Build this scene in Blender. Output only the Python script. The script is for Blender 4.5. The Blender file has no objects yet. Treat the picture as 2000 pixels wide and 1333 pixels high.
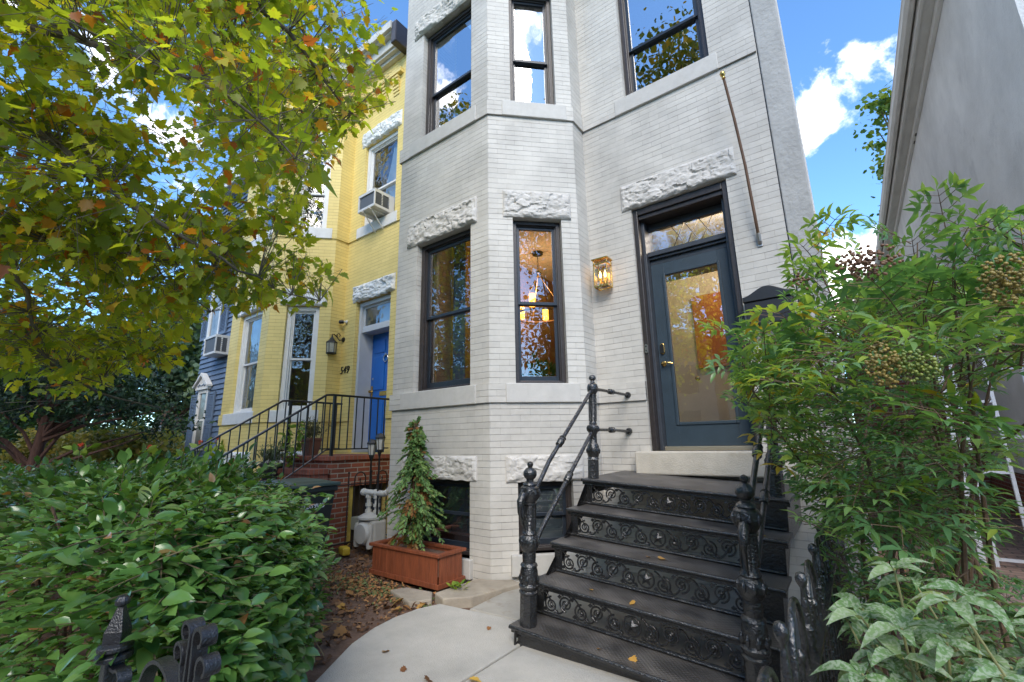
import bpy, bmesh, math, random
import numpy as np
from mathutils import Vector, Matrix, Euler, noise

R = math.radians
PI = math.pi
sc = bpy.context.scene
COL = sc.collection
rng = np.random.default_rng(7)
random.seed(7)

# ------------------------------------------------------------------ camera
cam = bpy.data.cameras.new('camera')
cam.lens = 15.769
cam.sensor_width = 36
cam.clip_start = 0.02
cam.clip_end = 2000
camo = bpy.data.objects.new('camera', cam)
COL.objects.link(camo)
_y, _p, _r = -0.640364, 0.222316, -0.0179337
_f = Vector((math.sin(_y) * math.cos(_p), math.cos(_y) * math.cos(_p), math.sin(_p)))
_rt = Vector((math.cos(_y), -math.sin(_y), 0))
_up = _rt.cross(_f)
_r2 = _rt * math.cos(_r) + _up * math.sin(_r)
_u2 = -_rt * math.sin(_r) + _up * math.cos(_r)
camo.matrix_world = Matrix(((_r2.x, _u2.x, -_f.x, 0), (_r2.y, _u2.y, -_f.y, 0), (_r2.z, _u2.z, -_f.z, 0), (0, 0, 0, 1)))
sc.camera = camo

# ------------------------------------------------------------------ sun, sky, exposure
SUN_EL, SUN_DIR = R(40), Vector((0.55, -0.80, 0)).normalized()
sun = bpy.data.lights.new('sun', 'SUN')
sun.energy = 1.28
sun.angle = R(34)      # the sun stands behind thin cloud: no hard shadows anywhere
sun.color = (1.0, 0.90, 0.76)
suno = bpy.data.objects.new('sun', sun)
COL.objects.link(suno)
sv = Vector((SUN_DIR.x * math.cos(SUN_EL), SUN_DIR.y * math.cos(SUN_EL), math.sin(SUN_EL)))
suno.rotation_euler = sv.to_track_quat('Z', 'Y').to_euler()
suno.location = (14, -20, 25)

world = bpy.data.worlds.new('World')
sc.world = world
world.use_nodes = True
wt = world.node_tree
for n in list(wt.nodes): wt.nodes.remove(n)
def wn(t, **k):
    n = wt.nodes.new(t)
    for a, b in k.items(): setattr(n, a, b)
    return n
wo = wn('ShaderNodeOutputWorld')
bg = wn('ShaderNodeBackground')
bg.inputs['Strength'].default_value = 0.15
wt.links.new(bg.outputs[0], wo.inputs[0])
sky = wn('ShaderNodeTexSky', sky_type='NISHITA', sun_disc=False)
sky.sun_elevation = SUN_EL
sky.sun_rotation = math.atan2(SUN_DIR.x, SUN_DIR.y)
sky.altitude = 50
sky.air_density = 1.0
sky.dust_density = 0.4
sky.ozone_density = 2.2
tc = wn('ShaderNodeTexCoord')
def vdot(v):
    n = wn('ShaderNodeVectorMath', operation='DOT_PRODUCT')
    wt.links.new(tc.outputs['Generated'], n.inputs[0])
    n.inputs[1].default_value = Vector(v).normalized()
    return n.outputs['Value']
def mrange(sock, a, b, c, d):
    n = wn('ShaderNodeMapRange', interpolation_type='SMOOTHSTEP')
    wt.links.new(sock, n.inputs[0])
    for i, v in enumerate((a, b, c, d)): n.inputs[i + 1].default_value = v
    return n.outputs[0]
def wmath(op, a, b):
    n = wn('ShaderNodeMath', operation=op)
    for i, s in enumerate((a, b)):
        if isinstance(s, (int, float)): n.inputs[i].default_value = s
        else: wt.links.new(s, n.inputs[i])
    return n.outputs[0]
nz = wn('ShaderNodeTexNoise')
nz.inputs['Scale'].default_value = 9.0
nz.inputs['Detail'].default_value = 9.0
nz.inputs['Roughness'].default_value = 0.6
nz.inputs['Distortion'].default_value = 0.25
wt.links.new(tc.outputs['Generated'], nz.inputs['Vector'])
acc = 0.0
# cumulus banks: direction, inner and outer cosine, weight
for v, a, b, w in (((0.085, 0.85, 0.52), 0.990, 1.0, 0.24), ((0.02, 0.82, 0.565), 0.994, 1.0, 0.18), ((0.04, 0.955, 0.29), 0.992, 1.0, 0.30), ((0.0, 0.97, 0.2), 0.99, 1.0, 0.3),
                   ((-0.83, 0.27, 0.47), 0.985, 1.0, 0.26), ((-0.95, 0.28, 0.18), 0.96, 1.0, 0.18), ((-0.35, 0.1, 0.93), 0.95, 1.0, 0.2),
                   ((0.5, -0.3, 0.85), 0.7, 0.97, 0.14), ((-0.6, -0.2, 0.8), 0.8, 0.97, 0.25), ((-0.5, -0.8, 0.25), 0.85, 0.99, 0.1)):  # this row: unseen banks behind the camera, added to light the facade
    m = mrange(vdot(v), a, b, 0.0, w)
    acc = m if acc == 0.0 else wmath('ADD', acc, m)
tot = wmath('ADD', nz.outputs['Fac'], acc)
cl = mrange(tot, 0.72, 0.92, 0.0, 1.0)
mix = wn('ShaderNodeMix', data_type='RGBA')
wt.links.new(cl, mix.inputs[0])
tint = wn('ShaderNodeMix', data_type='RGBA', blend_type='MULTIPLY')
tint.inputs[0].default_value = 1.0
tint.inputs[7].default_value = (0.50, 0.69, 0.83, 1)
wt.links.new(sky.outputs[0], tint.inputs[6])
wt.links.new(tint.outputs[2], mix.inputs[6])
ccol = wn('ShaderNodeMix', data_type='RGBA')
wt.links.new(mrange(nz.outputs['Fac'], 0.35, 0.7, 0.0, 1.0), ccol.inputs[0])
ccol.inputs[6].default_value = (6.6, 6.6, 6.7, 1)
ccol.inputs[7].default_value = (9.5, 9.2, 8.8, 1)
wt.links.new(ccol.outputs[2], mix.inputs[7])
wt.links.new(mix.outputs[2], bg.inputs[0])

sc.view_settings.view_transform = 'Standard'
sc.view_settings.look = 'None'
sc.view_settings.gamma = 1
sc.view_settings.use_curve_mapping = False
sc.view_settings.exposure = 1.72
sc.render.engine = 'CYCLES'
sc.cycles.max_bounces = 8
sc.cycles.diffuse_bounces = 4
sc.cycles.glossy_bounces = 4
sc.cycles.transmission_bounces = 4
sc.cycles.transparent_max_bounces = 8
sc.cycles.use_denoising = True
sc.cycles.sample_clamp_indirect = 6

# ------------------------------------------------------------------ helpers
def tag(o, label=None, cat=None, group=None, kind=None):
    if label: o['label'] = label
    if cat: o['category'] = cat
    if group: o['group'] = group
    if kind: o['kind'] = kind
    return o
def empty(name, loc=(0, 0, 0), label=None, cat=None, group=None, rot=None):
    o = bpy.data.objects.new(name, None)
    o.empty_display_size = 0.2
    COL.objects.link(o)
    o.location = loc
    if rot: o.rotation_euler = rot
    return tag(o, label, cat, group)
def copy_tree(o, parent=None, keep=()):
    c = o.copy()
    COL.objects.link(c)
    c.parent = parent
    for ch in [q for q in COL.objects if q.parent == o]:
        copy_tree(ch, c)
    return c

class Fr:
    """wall frame: s along the wall, d inward from its face, z up"""
    def __init__(s, x=0, y=0, a=0, z=0):
        s.x, s.y, s.z = x, y, z
        s.c, s.n = math.cos(a), math.sin(a)
    def __call__(s, p):
        return (s.x + s.c * p[0] - s.n * p[1], s.y + s.n * p[0] + s.c * p[1], s.z + p[2])
ID = Fr()

class MB:
    def __init__(s, fr=None):
        s.v, s.f, s.uv, s.fr, s.hasuv = [], [], [], fr or ID, False
    def add(s, vs, fs, uvs=None):
        b = len(s.v)
        s.v += [s.fr(p) for p in vs]
        for i, f in enumerate(fs):
            s.f.append([b + k for k in f])
            if uvs is not None:
                s.hasuv = True
                s.uv.append(uvs[i])
            else:
                s.uv.append([(vs[k][0] + vs[k][1], vs[k][2]) for k in f])
        return s
    def box(s, a0, a1, b0, b1, c0, c1, u=0.0):
        vs = [(a0, b0, c0), (a1, b0, c0), (a1, b1, c0), (a0, b1, c0), (a0, b0, c1), (a1, b0, c1), (a1, b1, c1), (a0, b1, c1)]
        fs = [(0, 3, 2, 1), (4, 5, 6, 7), (0, 1, 5, 4), (1, 2, 6, 5), (2, 3, 7, 6), (3, 0, 4, 7)]
        uvs = []
        for f in fs:
            horiz = len({vs[k][2] for k in f}) == 1
            uvs.append([(u + vs[k][0], vs[k][1]) if horiz else (u + vs[k][0] + vs[k][1], vs[k][2]) for k in f])
        return s.add(vs, fs, uvs)
    def prism(s, poly, z0, z1):
        n = len(poly)
        vs = [(x, y, z0) for x, y in poly] + [(x, y, z1) for x, y in poly]
        fs = [tuple(range(n))[::-1], tuple(range(n, 2 * n))] + [(i, (i + 1) % n, n + (i + 1) % n, n + i) for i in range(n)]
        return s.add(vs, fs)
    def plate(s, poly, d0, d1):
        """polygon in (s, z), extruded in d"""
        n = len(poly)
        vs = [(x, d0, z) for x, z in poly] + [(x, d1, z) for x, z in poly]
        fs = [tuple(range(n)), tuple(range(n, 2 * n))[::-1]] + [(i, n + i, n + (i + 1) % n, (i + 1) % n) for i in range(n)]
        return s.add(vs, fs)
    def side(s, poly, x0, x1):
        """polygon in (d, z), extruded in s"""
        n = len(poly)
        vs = [(x0, y, z) for y, z in poly] + [(x1, y, z) for y, z in poly]
        fs = [tuple(range(n))[::-1], tuple(range(n, 2 * n))] + [(i, (i + 1) % n, n + (i + 1) % n, n + i) for i in range(n)]
        return s.add(vs, fs)
    def tube(s, pts, r, n=8, caps=True):
        pts = [Vector(p) for p in pts]
        m = len(pts)
        rs = r if hasattr(r, '__len__') else [r] * m
        vs, fs = [], []
        t0 = (pts[1] - pts[0]).normalized()
        u = t0.orthogonal().normalized()
        for i, p in enumerate(pts):
            t = (pts[min(i + 1, m - 1)] - pts[max(i - 1, 0)]).normalized()
            u = (u - t * u.dot(t))
            u = u.normalized() if u.length > 1e-6 else t.orthogonal().normalized()
            w = t.cross(u)
            for k in range(n):
                a = 2 * PI * k / n
                vs.append(tuple(p + (u * math.cos(a) + w * math.sin(a)) * rs[i]))
        for i in range(m - 1):
            for k in range(n):
                fs.append((i * n + k, i * n + (k + 1) % n, (i + 1) * n + (k + 1) % n, (i + 1) * n + k))
        if caps:
            fs.append(tuple(range(n))[::-1])
            fs.append(tuple(range((m - 1) * n, m * n)))
        return s.add(vs, fs)
    def lathe(s, prof, c=(0, 0, 0), n=20, axis=None):
        """prof: (radius, height) along z or an axis vector"""
        ax = Vector(axis).normalized() if axis else Vector((0, 0, 1))
        u = ax.orthogonal().normalized() if axis else Vector((1, 0, 0))
        w = ax.cross(u)
        c = Vector(c)
        vs, fs = [], []
        for r, h in prof:
            for k in range(n):
                a = 2 * PI * k / n
                vs.append(tuple(c + ax * h + (u * math.cos(a) + w * math.sin(a)) * max(r, 1e-4)))
        for i in range(len(prof) - 1):
            for k in range(n):
                fs.append((i * n + k, i * n + (k + 1) % n, (i + 1) * n + (k + 1) % n, (i + 1) * n + k))
        fs.append(tuple(range(n))[::-1])
        fs.append(tuple(range((len(prof) - 1) * n, len(prof) * n)))
        return s.add(vs, fs)
    def build(s, name, mat, parent=None, bevel=0, smooth=None, local=True):
        me = bpy.data.meshes.new(name)
        me.from_pydata(s.v, [], s.f)
        uvl = me.uv_layers.new(name='UVMap')
        flat = [c for f in s.uv for p in f for c in p]
        uvl.data.foreach_set('uv', flat)
        if mat: me.materials.append(mat)
        me.validate()
        if smooth is not None:
            me.shade_smooth()
            me.set_sharp_from_angle(angle=R(smooth))
        o = bpy.data.objects.new(name, me)
        COL.objects.link(o)
        if parent is not None:
            o.parent = parent
            if not local:
                bpy.context.view_layer.update()
                o.matrix_parent_inverse = parent.matrix_world.inverted()
        if bevel:
            b = o.modifiers.new('bevel', 'BEVEL')
            b.width = bevel
            b.segments = 2
            b.limit_method = 'ANGLE'
            b.harden_normals = False
        return o

# ------------------------------------------------------------------ materials
MATS = {}
def mat(name, col, rough=0.6, metal=0.0, var=0.0, vscale=4.0, bump=0.0, bscale=40.0, spec=0.5, stretch=None, emit=None, coat=0.0, dirt=None):
    if name in MATS: return MATS[name]
    m = bpy.data.materials.new(name)
    m.use_nodes = True
    t = m.node_tree
    p = t.nodes['Principled BSDF']
    p.inputs['Roughness'].default_value = rough
    p.inputs['Metallic'].default_value = metal
    p.inputs['Specular IOR Level'].default_value = spec
    p.inputs['Coat Weight'].default_value = coat
    p.inputs['Base Color'].default_value = (*col, 1)
    if emit:
        p.inputs['Emission Color'].default_value = (*emit[0], 1)
        p.inputs['Emission Strength'].default_value = emit[1]
    tcn = t.nodes.new('ShaderNodeTexCoord')
    vec = tcn.outputs['Object']
    if stretch:
        mp = t.nodes.new('ShaderNodeMapping')
        mp.inputs['Scale'].default_value = stretch
        t.links.new(vec, mp.inputs[0])
        vec = mp.outputs[0]
    last = None
    if var:
        n = t.nodes.new('ShaderNodeTexNoise')
        n.inputs['Scale'].default_value = vscale
        n.inputs['Detail'].default_value = 8
        n.inputs['Roughness'].default_value = 0.65
        t.links.new(vec, n.inputs['Vector'])
        r = t.nodes.new('ShaderNodeValToRGB')
        r.color_ramp.elements[0].position = 0.3
        r.color_ramp.elements[1].position = 0.7
        r.color_ramp.elements[0].color = (*[c * (1 - var) for c in col], 1)
        r.color_ramp.elements[1].color = (*[min(1, c * (1 + var)) for c in col], 1)
        t.links.new(n.outputs['Fac'], r.inputs[0])
        last = r.outputs[0]
        if dirt:
            n2 = t.nodes.new('ShaderNodeTexNoise')
            n2.inputs['Scale'].default_value = dirt[1]
            n2.inputs['Detail'].default_value = 10
            n2.inputs['Roughness'].default_value = 0.7
            t.links.new(vec, n2.inputs['Vector'])
            mr = t.nodes.new('ShaderNodeMapRange')
            mr.inputs[1].default_value = dirt[2]
            mr.inputs[2].default_value = dirt[2] + 0.18
            mr.inputs[4].default_value = dirt[3]
            t.links.new(n2.outputs['Fac'], mr.inputs[0])
            mx = t.nodes.new('ShaderNodeMix')
            mx.data_type = 'RGBA'
            t.links.new(mr.outputs[0], mx.inputs[0])
            t.links.new(last, mx.inputs[6])
            mx.inputs[7].default_value = (*dirt[0], 1)
            last = mx.outputs[2]
        t.links.new(last, p.inputs['Base Color'])
    if bump:
        n = t.nodes.new('ShaderNodeTexNoise')
        n.inputs['Scale'].default_value = bscale
        n.inputs['Detail'].default_value = 6
        t.links.new(vec, n.inputs['Vector'])
        b = t.nodes.new('ShaderNodeBump')
        b.inputs['Strength'].default_value = bump
        b.inputs['Distance'].default_value = 0.01
        t.links.new(n.outputs['Fac'], b.inputs['Height'])
        t.links.new(b.outputs[0], p.inputs['Normal'])
    MATS[name] = m
    return m

def brickmat(name, c1, c2, mortar, bw=0.21, rh=0.065, ms=0.003, rough=0.55, bump=0.6, coarse=False, fade=0.5, dirt=0.12, spec=0.4):
    m = bpy.data.materials.new(name)
    m.use_nodes = True
    t = m.node_tree
    p = t.nodes['Principled BSDF']
    p.inputs['Roughness'].default_value = rough
    p.inputs['Specular IOR Level'].default_value = spec
    L = t.links.new
    uv = t.nodes.new('ShaderNodeUVMap')
    tcn = t.nodes.new('ShaderNodeTexCoord')
    # wobble so that no course is ruler straight
    wn_ = t.nodes.new('ShaderNodeTexNoise')
    wn_.inputs['Scale'].default_value = 5.0
    L(uv.outputs[0], wn_.inputs['Vector'])
    sub = t.nodes.new('ShaderNodeVectorMath'); sub.operation = 'SUBTRACT'
    sub.inputs[1].default_value = (0.5, 0.5, 0.5)
    L(wn_.outputs['Color'], sub.inputs[0])
    scl = t.nodes.new('ShaderNodeVectorMath'); scl.operation = 'SCALE'
    scl.inputs['Scale'].default_value = 0.006
    L(sub.outputs[0], scl.inputs[0])
    addv = t.nodes.new('ShaderNodeVectorMath')
    L(uv.outputs[0], addv.inputs[0]); L(scl.outputs[0], addv.inputs[1])
    off = t.nodes.new('ShaderNodeVectorMath')
    off.inputs[1].default_value = (0.0, -0.405 + 0.065 * 100, 0)
    L(addv.outputs[0], off.inputs[0])
    b = t.nodes.new('ShaderNodeTexBrick')
    b.inputs['Scale'].default_value = 1
    b.inputs['Brick Width'].default_value = bw
    b.inputs['Row Height'].default_value = rh
    b.inputs['Mortar Size'].default_value = ms
    b.inputs['Mortar Smooth'].default_value = 0.35
    b.inputs['Bias'].default_value = 0
    b.inputs['Color1'].default_value = (*c1, 1)
    b.inputs['Color2'].default_value = (*c2, 1)
    b.inputs['Mortar'].default_value = (*mortar, 1)
    b.offset = 0.5
    L(off.outputs[0], b.inputs['Vector'])
    # paint fills some of the joints
    nf = t.nodes.new('ShaderNodeTexNoise')
    nf.inputs['Scale'].default_value = 2.2
    nf.inputs['Detail'].default_value = 6
    nf.inputs['Roughness'].default_value = 0.6
    L(uv.outputs[0], nf.inputs['Vector'])
    mr = t.nodes.new('ShaderNodeMapRange')
    mr.inputs[1].default_value = 0.36; mr.inputs[2].default_value = 0.62
    mr.inputs[3].default_value = 1 - fade; mr.inputs[4].default_value = 1.0
    L(nf.outputs['Fac'], mr.inputs[0])
    # on painted brick the joint colour includes groove shade, fainter on vertical joints
    sp = t.nodes.new('ShaderNodeSeparateXYZ')
    L(off.outputs[0], sp.inputs[0])
    dv = t.nodes.new('ShaderNodeMath'); dv.operation = 'DIVIDE'; dv.inputs[1].default_value = rh
    L(sp.outputs[1], dv.inputs[0])
    fr_ = t.nodes.new('ShaderNodeMath'); fr_.operation = 'FRACT'
    L(dv.outputs[0], fr_.inputs[0])
    pp = t.nodes.new('ShaderNodeMath'); pp.operation = 'PINGPONG'; pp.inputs[1].default_value = 0.5
    L(fr_.outputs[0], pp.inputs[0])
    bed = t.nodes.new('ShaderNodeMapRange')
    bed.inputs[1].default_value = 0.05; bed.inputs[2].default_value = 0.09
    bed.inputs[3].default_value = 1.0; bed.inputs[4].default_value = 1.0 if coarse else 0.34
    L(pp.outputs[0], bed.inputs[0])
    f0 = t.nodes.new('ShaderNodeMath'); f0.operation = 'MULTIPLY'
    L(b.outputs['Fac'], f0.inputs[0]); L(bed.outputs[0], f0.inputs[1])
    f1 = t.nodes.new('ShaderNodeMath'); f1.operation = 'MULTIPLY'
    L(f0.outputs[0], f1.inputs[0]); L(mr.outputs[0], f1.inputs[1])
    # brick colour without mortar
    b2 = t.nodes.new('ShaderNodeTexBrick')
    for k in ('Scale', 'Brick Width', 'Row Height', 'Mortar Smooth', 'Bias', 'Color1', 'Color2'):
        b2.inputs[k].default_value = b.inputs[k].default_value
    b2.inputs['Mortar Size'].default_value = 0
    b2.inputs['Mortar'].default_value = (*c1, 1)
    b2.offset = 0.5
    L(off.outputs[0], b2.inputs['Vector'])
    mx = t.nodes.new('ShaderNodeMix'); mx.data_type = 'RGBA'
    L(f1.outputs[0], mx.inputs[0]); L(b2.outputs['Color'], mx.inputs[6])
    mx.inputs[7].default_value = (*mortar, 1)
    # grime
    ng = t.nodes.new('ShaderNodeTexNoise')
    ng.inputs['Scale'].default_value = 1.3; ng.inputs['Detail'].default_value = 10; ng.inputs['Roughness'].default_value = 0.7
    L(tcn.outputs['Object'], ng.inputs['Vector'])
    mg = t.nodes.new('ShaderNodeMapRange')
    mg.inputs[1].default_value = 0.35; mg.inputs[2].default_value = 0.75
    mg.inputs[3].default_value = 1.0 + dirt * 0.3; mg.inputs[4].default_value = 1 - dirt
    L(ng.outputs['Fac'], mg.inputs[0])
    hs = t.nodes.new('ShaderNodeHueSaturation')
    L(mg.outputs[0], hs.inputs['Value']); L(mx.outputs[2], hs.inputs['Color'])
    L(hs.outputs[0], p.inputs['Base Color'])
    # relief: joints, single brick tilt, pores
    nb = t.nodes.new('ShaderNodeTexNoise')
    nb.inputs['Scale'].default_value = 60 if not coarse else 35; nb.inputs['Detail'].default_value = 5
    L(tcn.outputs['Object'], nb.inputs['Vector'])
    h = t.nodes.new('ShaderNodeMath'); h.operation = 'MULTIPLY_ADD'
    h.inputs[1].default_value = -1.0
    L(f1.outputs[0], h.inputs[0])
    s2 = t.nodes.new('ShaderNodeMath'); s2.operation = 'MULTIPLY'; s2.inputs[1].default_value = 0.22 if not coarse else 0.5
    L(nb.outputs['Fac'], s2.inputs[0])
    L(s2.outputs[0], h.inputs[2])
    bp = t.nodes.new('ShaderNodeBump')
    bp.inputs['Strength'].default_value = bump
    bp.inputs['Distance'].default_value = 0.006
    L(h.outputs[0], bp.inputs['Height'])
    L(bp.outputs[0], p.inputs['Normal'])
    MATS[name] = m
    return m

def glassmat(name, tint=(0.9, 0.95, 0.95), ior=1.5, extra=0.10, wav=0.02, rough=0.0):
    m = bpy.data.materials.new(name)
    m.use_nodes = True
    t = m.node_tree
    for n in list(t.nodes): t.nodes.remove(n)
    L = t.links.new
    o = t.nodes.new('ShaderNodeOutputMaterial')
    g = t.nodes.new('ShaderNodeBsdfGlossy'); g.inputs['Roughness'].default_value = rough
    g.inputs['Color'].default_value = (0.95, 0.97, 1, 1)
    tr = t.nodes.new('ShaderNodeBsdfTransparent'); tr.inputs[0].default_value = (*tint, 1)
    fz = t.nodes.new('ShaderNodeFresnel'); fz.inputs[0].default_value = ior
    a = t.nodes.new('ShaderNodeMath'); a.operation = 'MULTIPLY_ADD'
    a.inputs[1].default_value = 1.6; a.inputs[2].default_value = extra; a.use_clamp = True
    mx = t.nodes.new('ShaderNodeMixShader')
    tcn = t.nodes.new('ShaderNodeTexCoord')
    n = t.nodes.new('ShaderNodeTexNoise'); n.inputs['Scale'].default_value = 3.5; n.inputs['Detail'].default_value = 2
    L(tcn.outputs['Object'], n.inputs['Vector'])
    b = t.nodes.new('ShaderNodeBump'); b.inputs['Strength'].default_value = wav; b.inputs['Distance'].default_value = 0.05
    L(n.outputs['Fac'], b.inputs['Height'])
    L(b.outputs[0], g.inputs['Normal'])
    L(fz.outputs[0], a.inputs[0]); L(a.outputs[0], mx.inputs[0])
    L(tr.outputs[0], mx.inputs[1]); L(g.outputs[0], mx.inputs[2]); L(mx.outputs[0], o.inputs[0])
    MATS[name] = m
    return m

def leafmat(name, stops, rough=0.4, trans=0.4, spec=0.5, blotch=0.0, bcol=(0.3, 0.15, 0.03), bscale=60, tcol=1.6, bthr=0.55, back=None):
    """colour comes from each leaf's own random number (attribute lv)"""
    m = bpy.data.materials.new(name)
    m.use_nodes = True
    t = m.node_tree
    L = t.links.new
    p = t.nodes['Principled BSDF']
    o = t.nodes['Material Output']
    p.inputs['Roughness'].default_value = rough
    p.inputs['Specular IOR Level'].default_value = spec
    at = t.nodes.new('ShaderNodeAttribute'); at.attribute_name = 'lv'
    r = t.nodes.new('ShaderNodeValToRGB')
    el = r.color_ramp.elements
    while len(el) < len(stops): el.new(0.5)
    for e, (ps, c) in zip(el, stops):
        e.position = ps; e.color = (*c, 1)
    L(at.outputs['Fac'], r.inputs[0])
    col = r.outputs[0]
    if blotch:
        tcn = t.nodes.new('ShaderNodeTexCoord')
        n = t.nodes.new('ShaderNodeTexNoise'); n.inputs['Scale'].default_value = bscale; n.inputs['Detail'].default_value = 4
        L(tcn.outputs['Object'], n.inputs['Vector'])
        mr = t.nodes.new('ShaderNodeMapRange'); mr.inputs[1].default_value = bthr; mr.inputs[2].default_value = bthr + 0.12; mr.inputs[4].default_value = blotch
        L(n.outputs['Fac'], mr.inputs[0])
        mx = t.nodes.new('ShaderNodeMix'); mx.data_type = 'RGBA'
        L(mr.outputs[0], mx.inputs[0]); L(col, mx.inputs[6]); mx.inputs[7].default_value = (*bcol, 1)
        col = mx.outputs[2]
    if back:
        gm = t.nodes.new('ShaderNodeNewGeometry')
        mb_ = t.nodes.new('ShaderNodeMix'); mb_.data_type = 'RGBA'
        f = t.nodes.new('ShaderNodeMath'); f.operation = 'MULTIPLY'; f.inputs[1].default_value = back[1]
        L(gm.outputs['Backfacing'], f.inputs[0]); L(f.outputs[0], mb_.inputs[0])
        L(col, mb_.inputs[6]); mb_.inputs[7].default_value = (*back[0], 1)
        col = mb_.outputs[2]
    L(col, p.inputs['Base Color'])
    if trans:
        tr = t.nodes.new('ShaderNodeBsdfTranslucent')
        g = t.nodes.new('ShaderNodeMix'); g.data_type = 'RGBA'; g.blend_type = 'MULTIPLY'; g.inputs[0].default_value = 1
        g.inputs[7].default_value = (tcol * 1.1, tcol, tcol * 0.35, 1)
        L(col, g.inputs[6]); L(g.outputs[2], tr.inputs[0])
        ms = t.nodes.new('ShaderNodeMixShader'); ms.inputs[0].default_value = trans
        L(p.outputs[0], ms.inputs[1]); L(tr.outputs[0], ms.inputs[2]); L(ms.outputs[0], o.inputs[0])
    MATS[name] = m
    return m

def text(name, body, size, ext, mt, parent, loc, rot, shear=0):
    cu = bpy.data.curves.new(name, 'FONT'); cu.body = body; cu.size = size; cu.extrude = ext; cu.shear = shear
    t = bpy.data.objects.new(name, cu); COL.objects.link(t)
    bpy.context.view_layer.update()
    me = bpy.data.meshes.new_from_object(t.evaluated_get(bpy.context.evaluated_depsgraph_get()))
    bpy.data.objects.remove(t)
    me.materials.clear(); me.materials.append(mt)
    o = bpy.data.objects.new(name, me); COL.objects.link(o)
    o.parent = parent; o.location = loc; o.rotation_euler = rot
    return o

# ------------------------------------------------------------------ leaves
def unit(a):
    return a / np.maximum(np.linalg.norm(a, axis=-1, keepdims=True), 1e-9)
def leafmesh(name, tv, tf, pos, dirv, nrm, size, lv, material, parent=None, bend=None):
    """one mesh of many leaves: template vertices tv (k,3), x along the leaf, y across, z out of it"""
    tv = np.asarray(tv, float)
    N, k = len(pos), len(tv)
    d = unit(np.asarray(dirv, float))
    n = np.asarray(nrm, float)
    n = unit(n - d * (n * d).sum(1, keepdims=True))
    s = np.cross(n, d)
    size = np.broadcast_to(np.asarray(size, float), (N,))
    T = np.broadcast_to(tv, (N, k, 3)).copy()
    if bend is not None:
        T[:, :, 2] -= bend[:, None] * T[:, :, 0] ** 2
    P = pos[:, None, :] + size[:, None, None] * (T[:, :, 0:1] * d[:, None, :] + T[:, :, 1:2] * s[:, None, :] + T[:, :, 2:3] * n[:, None, :])
    me = bpy.data.meshes.new(name)
    V = P.reshape(-1, 3)
    lens = [len(f) for f in tf]
    flat = np.concatenate([np.array(f) for f in tf])
    loops = (np.arange(N)[:, None] * k + flat[None, :]).reshape(-1)
    starts1 = np.concatenate([[0], np.cumsum(lens)[:-1]])
    starts = (np.arange(N)[:, None] * len(flat) + starts1[None, :]).reshape(-1)
    me.vertices.add(len(V)); me.vertices.foreach_set('co', V.reshape(-1))
    me.loops.add(len(loops)); me.loops.foreach_set('vertex_index', loops.astype(np.int32))
    me.polygons.add(len(starts)); me.polygons.foreach_set('loop_start', starts.astype(np.int32))
    me.polygons.foreach_set('use_smooth', np.ones(len(starts), dtype=bool))
    me.update(calc_edges=True)
    at = me.attributes.new('lv', 'FLOAT', 'POINT')
    at.data.foreach_set('value', np.repeat(np.clip(lv, 0, 1), k).astype(np.float32))
    me.materials.append(material)
    o = bpy.data.objects.new(name, me)
    COL.objects.link(o)
    if parent is not None: o.parent = parent
    return o

def lobed():
    # five-lobed plane-tree leaf, stem at the origin, one unit long
    right = [(0.05, 0.10), (-0.06, 0.30), (0.12, 0.28), (0.22, 0.50), (0.36, 0.36), (0.50, 0.52), (0.55, 0.36), (0.68, 0.44), (0.66, 0.22), (0.82, 0.16)]
    v = [(0, 0, 0), (0.35, 0, -0.03), (0.7, 0, -0.02), (1.0, 0, 0.02)]
    v += [(x, y, 0.14 * y) for x, y in right]
    v += [(x, -y, 0.14 * y) for x, y in right]
    m, n = 4, 4 + len(right)
    f = [(0, 1, 2, 3) + tuple(range(m + len(right) - 1, m - 1, -1)), (3, 2, 1, 0) + tuple(range(n, n + len(right)))]
    return v, f
LOBED = lobed()
def ovate(w=0.42, fold=0.12, curl=0.08, n=4):
    v, f = [], []
    xs = [i / n for i in range(n + 1)]
    for x in xs:
        hw = w / 2 * (math.sin(PI * min(1, x * 1.0) ** 0.8) ** 0.9 if 0 < x < 1 else 0)
        zc = -curl * (x - 0.4) ** 2 * 2
        v += [(x, -hw, zc + fold * hw), (x, 0, zc), (x, hw, zc + fold * hw)]
    for i in range(n):
        a = i * 3; b = a + 3
        f += [(a, b, b + 1, a + 1), (a + 1, b + 1, b + 2, a + 2)]
    return v, f
OVATE = ovate(0.52, 0.32, 0.14)
LANCE = ovate(0.28, 0.3, 0.25, 3)
BROAD = ovate(0.38, 0.45, 0.25, 5)
CARD = ([(0, -0.3, 0), (0.5, -0.5, 0.05), (1, 0, 0), (0.5, 0.5, 0.05), (0, 0.3, 0)], [(0, 1, 2, 3, 4)])

def rdir(n):
    return unit(rng.normal(size=(n, 3)))
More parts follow.
